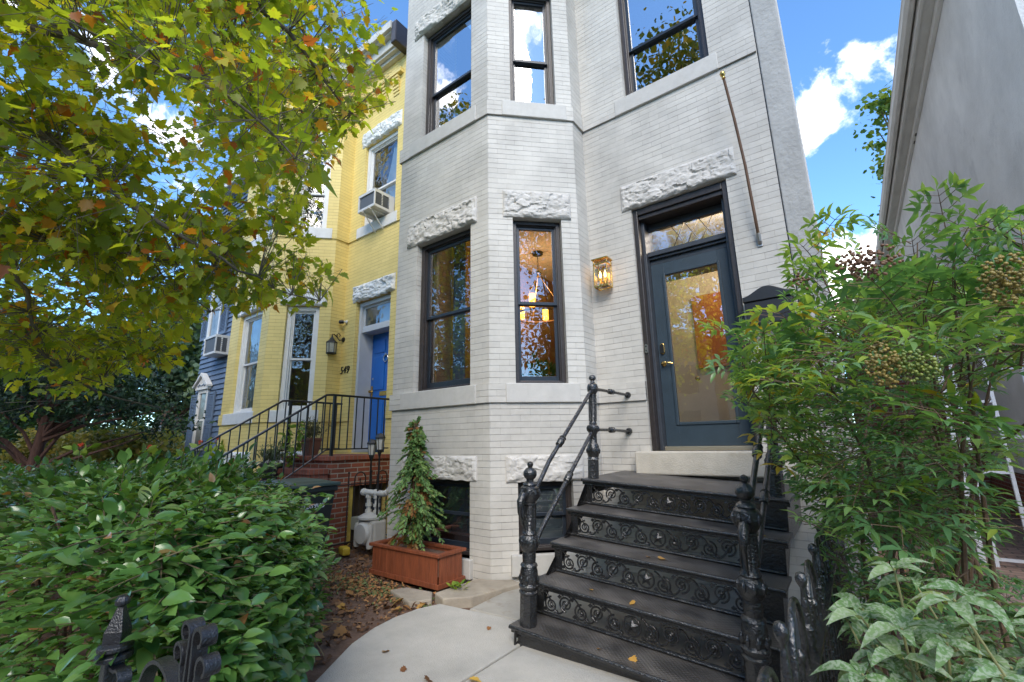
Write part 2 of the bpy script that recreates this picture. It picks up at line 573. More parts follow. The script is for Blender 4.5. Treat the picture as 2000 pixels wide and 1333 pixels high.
# ------------------------------------------------------------------ paints and stones
M_GREY = brickmat('painted_grey_brick', (0.535, 0.508, 0.460), (0.49, 0.464, 0.42), (0.25, 0.235, 0.21), bump=0.8, dirt=0.3, fade=0.75)
M_YEL = brickmat('painted_yellow_brick', (0.80, 0.63, 0.23), (0.74, 0.58, 0.205), (0.36, 0.23, 0.06), bump=0.5)
M_RED = brickmat('old_red_brick', (0.30, 0.085, 0.045), (0.20, 0.06, 0.035), (0.36, 0.31, 0.25), ms=0.009, rough=0.85, coarse=True, fade=0.15, dirt=0.5, bump=0.9)
M_STUC = mat('grey_stucco', (0.56, 0.55, 0.53), 0.9, var=0.10, vscale=1.4, bump=0.6, bscale=90)
M_NSTUC = mat('weathered_stucco', (0.72, 0.71, 0.68), 0.9, var=0.16, vscale=0.9, bump=0.7, bscale=55, dirt=((0.36, 0.35, 0.34), 1.6, 0.55, 0.4))
M_GSTONE = mat('painted_grey_stone', (0.47, 0.45, 0.415), 0.6, var=0.08, vscale=9, bump=0.25, bscale=70, dirt=((0.33, 0.31, 0.29), 11, 0.68, 0.5))
M_ROCK = mat('painted_rock_face', (0.50, 0.475, 0.44), 0.8, var=0.16, vscale=10, bump=0.5, bscale=45, dirt=((0.34, 0.28, 0.22), 9, 0.62, 0.5))
M_YROCK = mat('white_rock_face', (0.72, 0.72, 0.70), 0.65, var=0.12, vscale=14, bump=0.8, bscale=28, dirt=((0.35, 0.34, 0.32), 9, 0.62, 0.5))
M_YSTONE = mat('white_sill_stone', (0.68, 0.68, 0.66), 0.6, var=0.07, vscale=9, bump=0.2, bscale=60)
M_LIME = mat('bare_limestone', (0.46, 0.42, 0.35), 0.85, var=0.14, vscale=6, bump=0.5, bscale=80, dirt=((0.30, 0.22, 0.13), 4, 0.6, 0.5))
M_CASE = mat('brown_black_casing', (0.032, 0.026, 0.025), 0.35, var=0.3, vscale=30, bump=0.15, bscale=90)
M_SASH = mat('navy_black_sash', (0.018, 0.024, 0.034), 0.3, var=0.15, vscale=20)
M_WCASE = mat('white_window_paint', (0.70, 0.69, 0.66), 0.45, var=0.06, vscale=12)
M_DOOR = mat('slate_blue_door_paint', (0.030, 0.047, 0.062), 0.42, var=0.12, vscale=10, bump=0.25, bscale=220, spec=0.4)
M_JAMB = mat('dark_slate_jamb_paint', (0.040, 0.045, 0.055), 0.4, var=0.2, vscale=12)
M_BRASS = mat('aged_brass', (0.62, 0.40, 0.13), 0.25, metal=1.0, var=0.2, vscale=60)
M_GLASS = glassmat('window_glass', extra=0.13, wav=0.02)
M_OGLASS = glassmat('upper_window_glass', extra=0.42, wav=0.02)
M_BGLASS = glassmat('rippled_transom_glass', extra=0.30, wav=0.5)
M_ROOM = mat('ochre_room_paint', (0.36, 0.21, 0.08), 0.8, var=0.06)
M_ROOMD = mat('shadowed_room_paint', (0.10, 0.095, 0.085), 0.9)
M_HALL = mat('hall_paint', (0.50, 0.47, 0.40), 0.8, var=0.08)
M_CEIL = mat('ceiling_paint', (0.70, 0.68, 0.62), 0.9)
M_ORANGE = mat('burnt_orange_panel', (0.36, 0.12, 0.03), 0.6, var=0.15, vscale=3)
M_FLOORW = mat('wood_floor', (0.18, 0.09, 0.04), 0.4, var=0.3, vscale=3, stretch=(1, 12, 1))
M_IRON = mat('glossy_black_iron', (0.015, 0.015, 0.016), 0.2, var=0.5, vscale=25, bump=0.7, bscale=70, spec=0.9, dirt=((0.06, 0.05, 0.042), 22, 0.64, 0.35))
M_GATE = mat('gate_iron', (0.014, 0.014, 0.016), 0.3, var=0.3, vscale=60, bump=0.35, bscale=220, spec=0.6)
M_BLACK = mat('satin_black_metal', (0.012, 0.012, 0.013), 0.4, var=0.2, vscale=20)

# ------------------------------------------------------------------ building helpers
def wall(mb, s0, s1, z0, z1, ops, rev=0.12, u=0.0):
    ss = sorted({s0, s1, *[v for o in ops for v in o[:2]]})
    zs = sorted({z0, z1, *[v for o in ops for v in o[2:]]})
    for i in range(len(ss) - 1):
        for j in range(len(zs) - 1):
            a, b, c, d = ss[i], ss[i + 1], zs[j], zs[j + 1]
            if any(o[0] <= a and b <= o[1] and o[2] <= c and d <= o[3] for o in ops): continue
            mb.add([(a, 0, c), (b, 0, c), (b, 0, d), (a, 0, d)], [(0, 1, 2, 3)], [[(u + a, c), (u + b, c), (u + b, d), (u + a, d)]])
    for a, b, c, d in ops:
        for q, uv in ((((a, 0, c), (a, 0, d), (a, rev, d), (a, rev, c)), [(u + a, c), (u + a, d), (u + a - rev, d), (u + a - rev, c)]),
                      (((b, 0, d), (b, 0, c), (b, rev, c), (b, rev, d)), [(u + b, d), (u + b, c), (u + b + rev, c), (u + b + rev, d)]),
                      (((a, 0, d), (b, 0, d), (b, rev, d), (a, rev, d)), [(u + a, d), (u + b, d), (u + b, d + .001), (u + a, d + .001)]),
                      (((b, 0, c), (a, 0, c), (a, rev, c), (b, rev, c)), [(u + b, c), (u + a, c), (u + a, c + .001), (u + b, c + .001)])):
            mb.add(list(q), [(0, 1, 2, 3)], [uv])

def band(name, pts, off, z0, z1, mt, parent, inner=-0.02, u0=0):
    """belt course that follows the wall line pts, mitred, proud by off"""
    def offs(d):
        out = []
        for i, p in enumerate(pts):
            p = Vector(p)
            ns = []
            for a, b in ((i - 1, i), (i, i + 1)):
                if a >= 0 and b < len(pts):
                    t = (Vector(pts[b]) - Vector(pts[a])).normalized()
                    ns.append(Vector((t.y, -t.x)))
            if len(ns) == 1: out.append(p + ns[0] * d)
            else:
                m = (ns[0] + ns[1]).normalized()
                out.append(p + m * (d / max(0.3, m.dot(ns[0]))))
        return out
    o, i_ = offs(off), offs(inner)
    mb = MB()
    u = u0
    for k in range(len(pts) - 1):
        L = (Vector(pts[k + 1]) - Vector(pts[k])).length
        a, b, c, d = o[k], o[k + 1], i_[k + 1], i_[k]
        vs = [(a.x, a.y, z0), (b.x, b.y, z0), (c.x, c.y, z0), (d.x, d.y, z0), (a.x, a.y, z1), (b.x, b.y, z1), (c.x, c.y, z1), (d.x, d.y, z1)]
        mb.add(vs, [(0, 1, 5, 4), (3, 2, 1, 0), (4, 5, 6, 7)], [[(u, z0), (u + L, z0), (u + L, z1), (u, z1)], [(u, z0)] * 4, [(u, z1 - .02)] * 4])
        if k == 0: mb.add([vs[0], vs[4], vs[7], vs[3]], [(0, 1, 2, 3)], [[(u, z0), (u, z1), (u - .02, z1), (u - .02, z0)]])
        if k == len(pts) - 2: mb.add([vs[1], vs[2], vs[6], vs[5]], [(0, 1, 2, 3)], [[(u, z0), (u, z0), (u, z1), (u, z1)]])
        u += L
    return mb.build(name, mt, parent)

def rock_lintel(fr, s0, s1, z0, z1, mt, parent, name='lintel', depth=0.038, seed=0, res=0.012):
    """quarry-faced stone: flat margins, broken face"""
    mb = MB(fr)
    W, H = s1 - s0, z1 - z0
    nx, nz_ = max(8, int(W / res)), max(6, int(H / res))
    vs, fs = [], []
    for j in range(nz_ + 1):
        for i in range(nx + 1):
            x, z = i / nx * W, j / nz_ * H
            e = min(min(x, W - x) / 0.035, min(z, H - z) / 0.03, 1.0)
            e = e ** 0.6
            q = Vector((x * 5 + seed * 7.3, z * 9 + seed * 3.1, seed))
            q2 = q * 0.9 + Vector((noise.noise(q * 1.6), noise.noise(q * 1.6 + Vector((4, 4, 4))), 0)) * 0.5
            vd, vp = noise.voronoi(q2)
            tl = noise.noise_vector(vp[0] * 5.3)
            h = 0.60 + 0.42 * noise.noise(vp[0] * 3.7) + 0.75 * (tl.x * (q2.x - vp[0].x) + tl.y * (q2.y - vp[0].y)) + 0.50 * noise.noise(q * 0.55)
            h += 0.30 * noise.fractal(q * 2.2, 0.8, 2.1, 4)
            h -= 0.35 * max(0, 0.22 - abs(noise.noise(q * 1.1 + Vector((x * 3, 0, 2))))) / 0.22 * (1 if noise.noise(q * 0.6) > 0 else 0.2)
            dd = -(0.012 + depth * max(0.02, min(1.15, h)) * e)
            jit = (1 - e) * 0
            vs.append((s0 + x + noise.noise(q * 3) * 0.006 * (0 < i < nx), dd, z0 + z + (noise.noise(q * 2 + Vector((5, 5, 5))) * 0.012 if j == 0 and 0 < i < nx else 0)))
    for j in range(nz_):
        for i in range(nx):
            a = j * (nx + 1) + i
            fs.append((a, a + 1, a + nx + 2, a + nx + 1))
    b = len(vs)
    bot = [i for i in range(nx + 1)]
    top = [nz_ * (nx + 1) + i for i in range(nx + 1)]
    lef = [j * (nx + 1) for j in range(nz_ + 1)]
    rig = [j * (nx + 1) + nx for j in range(nz_ + 1)]
    for ring, flip in ((bot, 1), (top, 0), (lef, 0), (rig, 1)):
        base = len(vs)
        for k in ring:
            v = vs[k]; vs.append((v[0], 0.03, v[2]))
        for k in range(len(ring) - 1):
            q = (ring[k], ring[k + 1], base + k + 1, base + k)
            fs.append(q[::-1] if flip else q)
    mb.add(vs, fs)
    return mb.build(name, mt, parent, smooth=16)

def window(fr, s0, s1, z0, z1, root, case, sash, glass, rail=None, cw=0.055, d=0.075, sw=0.045, name='window', lower_open=0.0):
    """double-hung window set d back from the wall face: casing > sashes, panes"""
    rail = rail or (z0 + z1) / 2
    c = MB(fr)
    def ring(m, a, b, lo, hi, w, d0, d1, wb=None, wt=None):
        wb = w if wb is None else wb; wt = w if wt is None else wt
        m.box(a, a + w, d0, d1, lo, hi); m.box(b - w, b, d0, d1, lo, hi)
        m.box(a + w, b - w, d0, d1, lo, lo + wb); m.box(a + w, b - w, d0, d1, hi - wt, hi)
    g = 0.004
    ring(c, s0 + g, s1 - g, z0 + g, z1 - g, cw, d, d + 0.12, wb=0.035)
    ring(c, s0 + cw * .55, s1 - cw * .55, z0 + 0.02, z1 - cw * .55, cw * .8, d + 0.028, d + 0.11, wb=0.03)
    w = c.build(name, case, root, bevel=0.004)
    a, b = s0 + cw * 1.25, s1 - cw * 1.25
    lo, hi = z0 + 0.048, z1 - cw * 1.25
    for nm, l, h, dd, wb, wt in (('upper_sash', rail - 0.018, hi, d + 0.045, 0.036, sw), ('lower_sash', lo, rail + 0.018, d + 0.078, sw * 1.6, 0.036)):
        m = MB(fr)
        ring(m, a, b, l, h, sw, dd, dd + 0.03, wb=wb, wt=wt)
        sh = m.build(nm, sash, w, bevel=0.003)
        m = MB(fr)
        m.add([(a + sw, dd + 0.015, l + wb), (b - sw, dd + 0.015, l + wb), (b - sw, dd + 0.015, h - wt), (a + sw, dd + 0.015, h - wt)], [(0, 1, 2, 3)])
        m.build('pane', glass, w)
    return w

def room(x0, x1, y0, y1, z0, z1, wallm, ceilm, floorm, root, name='room_wall', yr=None):
    m = MB()
    m.add([(x0, y0, z0), (x0, y1, z0), (x0, y1, z1), (x0, y0, z1)], [(0, 1, 2, 3)])
    yr = y0 if yr is None else yr
    m.add([(x1, yr, z0), (x1, y1, z0), (x1, y1, z1), (x1, yr, z1)], [(3, 2, 1, 0)])
    m.add([(x0, y1, z0), (x1, y1, z0), (x1, y1, z1), (x0, y1, z1)], [(0, 1, 2, 3)])
    m.build(name, wallm, root)
    m = MB(); m.box(x0, x1, y0, y1, z1, z1 + 0.05); m.build('ceiling', ceilm, root)
    m = MB(); m.box(x0, x1, y0, y1, z0 - 0.05, z0); m.build('floor_board', floorm, root)

# ------------------------------------------------------------------ the grey house
GX0, GX1, YF, YD, XR = -4.55, 0.0, 3.593, 4.6, -2.24
P0, P1, P2, P3 = (GX0, YF), (-2.981, YF), (-2.24, 4.335), (-2.24, 4.6)
FA = math.atan2(P2[1] - P1[1], P2[0] - P1[0])
LA = math.hypot(P2[0] - P1[0], P2[1] - P1[1])
ZB, ZT = -1.6, 8.6

def bay_house(dx, root, brick, openF, openA, openD, doorop):
    """the three faces of the bay, its return and the door wall"""
    fF = Fr(GX0 + dx, YF, 0); fA = Fr(P1[0] + dx, P1[1], FA); fR = Fr(P2[0] + dx, P2[1], PI / 2); fD = Fr(P3[0] + dx, P3[1], 0)
    m = MB(fF); wall(m, 0, P1[0] - GX0, ZB, ZT, openF, u=0); m.build('bay_wall', brick, root)
    m = MB(fA); wall(m, 0, LA, ZB, ZT, openA, u=1.569); m.build('angled_bay_wall', brick, root)
    m = MB(fR); wall(m, 0, P3[1] - P2[1], ZB, ZT, [], u=1.569 + LA); m.build('bay_return_wall', brick, root)
    return fF, fA, fR, fD

g = empty('brick_rowhouse', (0, 0, 0), 'light grey painted brick rowhouse with dark windows and an angled bay', 'house')
wins_lo, wins_up = (0.60, 2.504), (4.05, 5.80)
oF = [(0.38, 1.30, -1.12, -0.375), (0.38, 1.30, *wins_lo), (0.38, 1.30, *wins_up)]
oA = [(0.28, 0.85, -1.06, -0.39), (0.28, 0.85, 0.60, 2.52), (0.28, 0.85, *wins_up)]
fF, fA, fR, fD = bay_house(0, g, M_GREY, oF, oA, None, None)
m = MB(fD)
oD = [(0.55, 1.56, -0.11, 2.585), (0.575, 1.56, *wins_up)]
wall(m, 0, 2.0, ZB, ZT, oD, rev=0.12, u=0.3)
m.build('door_wall', M_GREY, g)
# left flank of the bay and the back of the house
m = MB(Fr(GX0, YD, -PI / 2)); wall(m, 0, YD - YF, ZB, ZT, []); m.build('bay_flank_wall', M_GREY, g)
m = MB(); m.box(-0.232, -0.012, 4.592, 4.9, ZB, ZT); m.build('stucco_pilaster', mat('pilaster_stucco', (0.36, 0.355, 0.34), 0.9, var=0.16, vscale=3, bump=0.9, bscale=24, dirt=((0.22, 0.21, 0.20), 6, 0.6, 0.6)), g, bevel=0.012)
m = MB(); m.box(-0.26, -0.20, 4.62, 4.7, ZB, ZT - 0.2); m.build('joint_backing', M_CASE, g)
m = MB(); m.box(-0.045, 0.0, 4.62, 22.0, ZB, ZT + 0.001); m.build('side_wall', M_STUC, g)

m = MB(); m.box(GX0 + 0.02, -0.05, 4.78, 15.0, ZT - 0.1, ZT + 0.05); m.box(GX0 + 0.02, -3.05, 3.7, 4.78, ZT - 0.1, ZT + 0.05)
m.build('roof', mat('roof_felt', (0.05, 0.05, 0.05), 0.9), g)
m = MB(); m.box(GX0 + 0.02, -0.05, 14.9, 15.0, ZB, ZT - 0.1); m.build('rear_wall', M_GREY, g)
corn = [(GX0, YF), P1, P2, P3, (-0.0, 4.6)]
for off, z0, z1 in ((0.10, 7.7, 7.85), (0.28, 7.85, 8.05), (0.36, 8.05, 8.6)):
    band('cornice', corn, off, z0, z1, M_CASE, g)
line = [(GX0 - 0.03, YF), P1, P2, P3, (-0.245, 4.6)]
band('lower_belt_course', line[:4] + [(-1.69, 4.6)], 0.022, 0.405, 0.60, M_GREY, g)
band('lower_belt_course', [(-0.68, 4.6), (-0.245, 4.6)], 0.022, 0.405, 0.60, M_GREY, g)
band('upper_belt_course', line, 0.022, 3.85, 4.05, M_GREY, g)
# sills and lintels
def sill(fr, s0, s1, z0, z1, mt, root, pr=0.032):
    m = MB(fr)
    m.box(s0, s1, -pr, 0.14, z0, z1)
    return m.build('sill', mt, root, bevel=0.008)
sill(fF, 0.18, 1.40, 0.403, 0.606, M_GSTONE, g); sill(fF, 0.18, 1.40, 3.848, 4.056, M_GSTONE, g)
sill(fA, 0.17, 0.97, 0.403, 0.606, M_GSTONE, g); sill(fA, 0.17, 0.97, 3.848, 4.056, M_GSTONE, g)
sill(fD, 0.46, 1.64, 3.848, 4.056, M_GSTONE, g)
sill(fF, 0.34, 1.345, -1.30, -1.12, M_GSTONE, g, 0.05); sill(fA, 0.20, 0.93, -1.25, -1.06, M_GSTONE, g, 0.05)
rock_lintel(fF, 0.19, 1.40, 2.504, 2.83, M_ROCK, g, seed=1)
rock_lintel(fF, 0.19, 1.40, 5.80, 6.12, M_ROCK, g, seed=2)
rock_lintel(fF, 0.22, 1.40, -0.375, -0.13, M_ROCK, g, seed=3)
rock_lintel(fA, 0.17, 0.967, 2.52, 2.85, M_ROCK, g, seed=4)
rock_lintel(fA, 0.17, 0.967, 5.80, 6.12, M_ROCK, g, seed=5)
rock_lintel(fA, 0.16, 0.967, -0.39, -0.13, M_ROCK, g, seed=6)
rock_lintel(fD, 0.445, 1.665, 2.585, 2.90, M_ROCK, g, seed=7)
rock_lintel(fD, 0.445, 1.665, 5.80, 6.12, M_ROCK, g, seed=8)
# windows
window(fF, 0.38, 1.30, 0.60, 2.504, g, M_CASE, M_SASH, M_GLASS, 1.53)
window(fA, 0.28, 0.85, 0.60, 2.52, g, M_CASE, M_SASH, M_GLASS, 1.53, cw=0.045, sw=0.035)
window(fF, 0.38, 1.30, 4.05, 5.80, g, M_CASE, M_SASH, M_OGLASS, 4.80)
window(fA, 0.28, 0.85, 4.05, 5.80, g, M_CASE, M_SASH, M_OGLASS, 4.80, cw=0.045, sw=0.035)
window(fD, 0.575, 1.56, 4.05, 5.80, g, M_CASE, M_SASH, M_OGLASS, 4.80)
window(fF, 0.38, 1.30, -1.12, -0.375, g, M_CASE, M_SASH, M_OGLASS, -0.73, cw=0.04, sw=0.035, name='basement_window')
window(fA, 0.28, 0.85, -1.06, -0.39, g, M_CASE, M_SASH, M_OGLASS, -0.72, cw=0.04, sw=0.035, name='basement_window')
# rooms behind the glass
room(-4.40, -2.42, 4.75, 9.0, 0.25, 3.1, M_ROOM, M_CEIL, M_FLOORW, g)
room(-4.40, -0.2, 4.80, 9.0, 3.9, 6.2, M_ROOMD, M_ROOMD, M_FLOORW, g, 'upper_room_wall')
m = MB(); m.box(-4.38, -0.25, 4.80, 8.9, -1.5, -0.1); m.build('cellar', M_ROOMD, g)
room(-2.30, -0.10, 4.86, 9.4, -0.10, 2.9, M_HALL, M_CEIL, M_FLOORW, g, 'hall_wall')
m = MB(); m.box(-1.60, -1.02, 6.45, 6.5, 0.95, 1.98); m.build('hall_painting', M_ORANGE, g)
m = MB(); m.box(-2.0, -1.05, 6.50, 6.56, -0.10, 2.3); m.build('hall_partition', M_HALL, g)
# screens behind the two basement windows, coloured as the panes' pale reflection; sheer curtains at the front window jambs
M_REFL_SCREEN = mat('reflection_screen', (0.27, 0.31, 0.35), 0.5, var=0.15, vscale=6)
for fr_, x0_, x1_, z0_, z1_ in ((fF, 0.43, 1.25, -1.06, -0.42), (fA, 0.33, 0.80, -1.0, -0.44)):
    m = MB(fr_); m.box(x0_, x1_, 0.185, 0.19, z0_, z1_); sc_ = m.build('reflection_screen', M_REFL_SCREEN, g)
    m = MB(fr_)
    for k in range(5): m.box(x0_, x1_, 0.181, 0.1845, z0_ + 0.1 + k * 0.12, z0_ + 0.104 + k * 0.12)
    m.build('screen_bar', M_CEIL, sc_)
M_SHEER = mat('sheer_curtain', (0.55, 0.52, 0.46), 0.9)
def curtain(fr, s0, s1, z0, z1, d=0.24):
    m = MB(fr)
    n = 24
    vs = []
    for i in range(n + 1):
        s = s0 + (s1 - s0) * i / n
        dd = d + 0.018 * math.sin(i * 1.9)
        vs += [(s, dd, z0), (s, dd, z1)]
    m.add(vs, [(2 * i, 2 * i + 2, 2 * i + 3, 2 * i + 1) for i in range(n)])
    return m.build('curtain', M_SHEER, g, smooth=80)
curtain(fF, 0.40, 0.52, 0.65, 2.45)
# doorway: casing, transom, leaf
m = MB(fD)
a, b = 0.555, 1.555
for x0, x1 in ((a, a + 0.05), (b - 0.05, b)):
    m.box(x0, x1, 0.03, 0.30, -0.108, 2.58)
m.box(a + 0.05, b - 0.05, 0.03, 0.30, 2.50, 2.58)
m.box(a + 0.05, b - 0.05, 0.055, 0.30, 2.45, 2.50)
dc = m.build('door_casing', M_CASE, g, bevel=0.006)
m = MB(fD)
m.box(a + 0.05, a + 0.085, 0.12, 0.30, -0.108, 2.45); m.box(b - 0.085, b - 0.05, 0.12, 0.30, -0.108, 2.45)
m.box(a + 0.085, b - 0.085, 0.24, 0.30, 2.37, 2.45)
m.box(a + 0.085, b - 0.085, 0.235, 0.30, 1.945, 2.0)
for k, (q0, q1) in enumerate(((0.20, 2.075), (0.17, 2.055), (0.185, 2.035))):
    m.box(a + 0.085, b - 0.085, q0, 0.30, 2.0 + 0.03 * k, 2.0 + 0.03 * (k + 1))
m.build('transom_bar', M_JAMB, g, bevel=0.004)
m = MB(fD); m.add([(a + 0.085, 0.262, 2.09), (b - 0.085, 0.262, 2.09), (b - 0.085, 0.262, 2.37), (a + 0.085, 0.262, 2.37)], [(0, 1, 2, 3)]); m.build('transom_pane', M_BGLASS, g)
m = MB(fD)
for (x0, z0), (x1, z1) in (((0.9, 2.09), (1.05, 2.37)), ((1.05, 2.09), (0.9, 2.37)), ((1.05, 2.09), (1.2, 2.37)), ((1.2, 2.09), (1.05, 2.37)), ((1.2, 2.09), (1.35, 2.37)), ((1.35, 2.09), (1.2, 2.37))):
    m.tube([(x0, 0.258, z0), (x1, 0.258, z1)], 0.0035, 5)
m.build('lead_came', M_SASH, g)
# leaf
la, lb, l0, l1 = 0.642, 1.468, -0.068, 1.942
ga, gb, g0, g1 = 0.785, 1.345, 0.165, 1.80
m = MB(fD)
m.box(la, ga, 0.225, 0.27, l0, l1); m.box(gb, lb, 0.225, 0.27, l0, l1)
m.box(ga, gb, 0.225, 0.27, l0, g0); m.box(ga, gb, 0.225, 0.27, g1, l1)
leaf = m.build('door', M_DOOR, g, bevel=0.002)
m = MB(fD)
for x0, x1, z0, z1 in ((ga - 0.022, ga + 0.01, g0 - 0.022, g1 + 0.022), (gb - 0.01, gb + 0.022, g0 - 0.022, g1 + 0.022)):
    m.box(x0, x1, 0.212, 0.232, z0, z1)
m.box(ga + 0.01, gb - 0.01, 0.212, 0.232, g0 - 0.022, g0 + 0.01); m.box(ga + 0.01, gb - 0.01, 0.212, 0.232, g1 - 0.01, g1 + 0.022)
m.build('glass_moulding', M_DOOR, leaf, bevel=0.006)
m = MB(fD); m.add([(ga, 0.245, g0), (gb, 0.245, g0), (gb, 0.245, g1), (ga, 0.245, g1)], [(0, 1, 2, 3)]); m.build('door_pane', glassmat('door_glass', extra=0.20, wav=0.012), leaf)
m = MB(fD)
m.lathe([(0.028, 0), (0.03, 0.006), (0.02, 0.012), (0.011, 0.02), (0.011, 0.045)], (0.69, 0.225, 0.80), 16, (0, -1, 0))
m.tube([(0.69, 0.178, 0.80), (0.735, 0.176, 0.803), (0.775, 0.182, 0.797), (0.795, 0.19, 0.79)], [0.011, 0.009, 0.008, 0.006], 8)
m.build('handle', M_BRASS, leaf, smooth=40)
m = MB(fD)
pl = [(0.668 + 0.024 + 0.024 * math.cos(t), 0.965 + (0.035 if math.sin(t) > 0 else -0.035) + 0.026 * math.sin(t)) for t in np.linspace(0, 2 * PI, 24, endpoint=False)]
m.plate(pl, 0.205, 0.226)
kp = m.build('keypad_lock', M_BRASS, leaf, bevel=0.004)
m = MB(fD)
pl2 = [(0.692 + (x - 0.692) * 0.8, 0.965 + (z - 0.965) * 0.87) for x, z in pl]
m.plate(pl2, 0.200, 0.206); m.build('keypad_glass', M_BLACK, kp)
m = MB(fD)
m.lathe([(0.02, 0), (0.022, 0.004), (0.012, 0.01), (0.01, 0.02), (0.018, 0.026), (0.024, 0.036), (0.02, 0.048), (0.006, 0.052)], (1.0, 0.33, 0.62), 14, (0, -1, 0))
m.build('inner_knob', M_BRASS, leaf, smooth=50)
m = MB(fD); m.box(a + 0.085, b - 0.085, 0.16, 0.30, -0.108, -0.07); m.build('threshold', mat('weathered_aluminium', (0.45, 0.40, 0.30), 0.35, metal=0.7), g, bevel=0.004)
m = MB(fD); m.box(0.435, 1.72, -0.16, 0.30, -0.33, -0.11); m.build('doorstep', M_LIME, g, bevel=0.015)
# doorbell on the left jamb
m = MB(Fr(-1.655, 4.627, 0))
pl = [(0.016 * math.cos(t), 0.95 + (0.03 if math.sin(t) > 0 else -0.03) + 0.018 * math.sin(t)) for t in np.linspace(0, 2 * PI, 20, endpoint=False)]
m.plate(pl, -0.016, 0.002)
db = tag(m.build('doorbell', mat('doorbell_silver', (0.35, 0.34, 0.33), 0.3, metal=0.8), None), 'small oval video doorbell on the dark jamb left of the slate door', 'doorbell')
m = MB(Fr(-1.655, 4.627, 0)); m.lathe([(0.009, 0), (0.009, 0.004)], (0, -0.016, 0.975), 12, (0, -1, 0)); m.build('lens', M_BLACK, db)
m = MB(Fr(-1.655, 4.627, 0)); m.lathe([(0.007, 0), (0.007, 0.004)], (0, -0.016, 0.93), 12, (0, -1, 0)); m.build('button', M_BLACK, db)

# ------------------------------------------------------------------ things on the grey house
def lamp_light(loc, power, col, size, name, parent=None):
    l = bpy.data.lights.new(name, 'POINT'); l.energy = power; l.color = col; l.shadow_soft_size = size
    o = bpy.data.objects.new(name, l); COL.objects.link(o); o.location = loc
    if parent: o.parent = parent
    return o
ln = empty('wall_lantern', (-2.045, 4.6, 1.86), 'square brass wall lantern with lit candle bulbs beside the slate door', 'lantern')
W2, H2, D0, D1 = 0.085, 0.155, -0.165, -0.03
m = MB(); m.box(-0.06, 0.06, -0.03, 0.0, -0.12, 0.12); m.build('back_plate', M_BRASS, ln, bevel=0.004)
m = MB()
for x in (-W2, W2 - 0.012):
    for y in (D0, D1 - 0.012): m.box(x, x + 0.012, y, y + 0.012, -H2, H2)
m.box(-W2 - 0.012, W2 + 0.012, D0 - 0.012, D1 + 0.004, H2, H2 + 0.018)
for z in (-H2 - 0.016, H2 * 0.62):
    m.box(-W2, W2, D0, D0 + 0.011, z, z + 0.016); m.box(-W2, W2, D1 - 0.011, D1, z, z + 0.016)
    m.box(-W2, -W2 + 0.011, D0 + 0.011, D1 - 0.011, z, z + 0.016); m.box(W2 - 0.011, W2, D0 + 0.011, D1 - 0.011, z, z + 0.016)
m.build('cage', M_BRASS, ln, bevel=0.002)
m = MB()
for q in (((-W2, D0 + .006), (W2, D0 + .006)), ((-W2 + .006, D0), (-W2 + .006, D1)), ((W2 - .006, D0), (W2 - .006, D1))):
    (x0, y0), (x1, y1) = q
    m.add([(x0, y0, -H2), (x1, y1, -H2), (x1, y1, H2), (x0, y0, H2)], [(0, 1, 2, 3)])
m.build('lantern_glass', glassmat('lantern_glass', extra=0.06, wav=0.3), ln)
E_BULB = mat('lit_bulb', (1, 0.8, 0.4), 0.3, emit=((1.0, 0.62, 0.22), 2.2))
for x in (-0.03, 0.03):
    m = MB(); m.lathe([(0.013, -0.13), (0.013, -0.055), (0.009, -0.05)], (x, -0.10, 0), 12); c_ = m.build('candle_sleeve', M_BRASS, ln, smooth=40)
    m = MB(); m.lathe([(0.007, -0.05), (0.015, -0.03), (0.016, -0.01), (0.009, 0.02), (0.002, 0.04)], (x, -0.10, 0), 12); m.build('bulb', E_BULB, c_, smooth=60)
lamp_light((0, -0.10, 0.02), 0.14, (1.0, 0.55, 0.25), 0.03, 'lantern_light', ln)

# bare flag pole, standing off the wall from a bracket
fp = empty('flagpole', (-0.463, 4.6, 1.82), 'bare bowed copper-brown flagpole leaning from a bracket above the shrub', 'flagpole')
m = MB(); m.tube([(0, 0, 0), (0, -0.05, 0.06), (-0.003, -0.09, 0.28), (-0.012, -0.16, 0.75), (-0.035, -0.25, 1.2), (-0.062, -0.36, 1.60)], [0.014, 0.014, 0.014, 0.013, 0.013, 0.012], 10)
m.build('pole', mat('copper_pipe', (0.11, 0.058, 0.032), 0.55, metal=0.3, var=0.3, vscale=12), fp, smooth=50)
m = MB(); m.lathe([(0.014, 0), (0.020, 0.01), (0.014, 0.02), (0.022, 0.035), (0.026, 0.055), (0.020, 0.075), (0.004, 0.085)], (-0.062, -0.36, 1.60), 12, (-0.06, -0.25, 0.9)); m.build('finial', M_BRASS, fp, smooth=60)
m = MB(); m.box(-0.02, 0.02, -0.012, 0, -0.05, 0.07); m.tube([(0, -0.005, -0.02), (0, -0.03, 0.0), (0, -0.05, 0.07)], 0.02, 8); m.build('bracket', mat('galvanised', (0.35, 0.34, 0.33), 0.4, metal=0.8), fp, bevel=0.002)
# mailbox
mbx = empty('mailbox', (-0.46, 4.6, 1.0), 'black metal mailbox with a curved lid on the grey wall behind the shrub', 'mailbox')
m = MB(); m.box(-0.19, 0.19, -0.12, 0, 0, 0.22); m.build('box', M_BLACK, mbx, bevel=0.008)
m = MB()
poly = [(-0.20, 0.22), (-0.20, 0.27)] + [(0.2 * t, 0.27 + 0.075 * (0.5 + 0.5 * math.cos(PI * t))) for t in np.linspace(-0.95, 0.95, 19)] + [(0.20, 0.27), (0.20, 0.22)]
m.plate(poly, -0.135, 0.0); m.build('lid', M_BLACK, mbx, bevel=0.006)

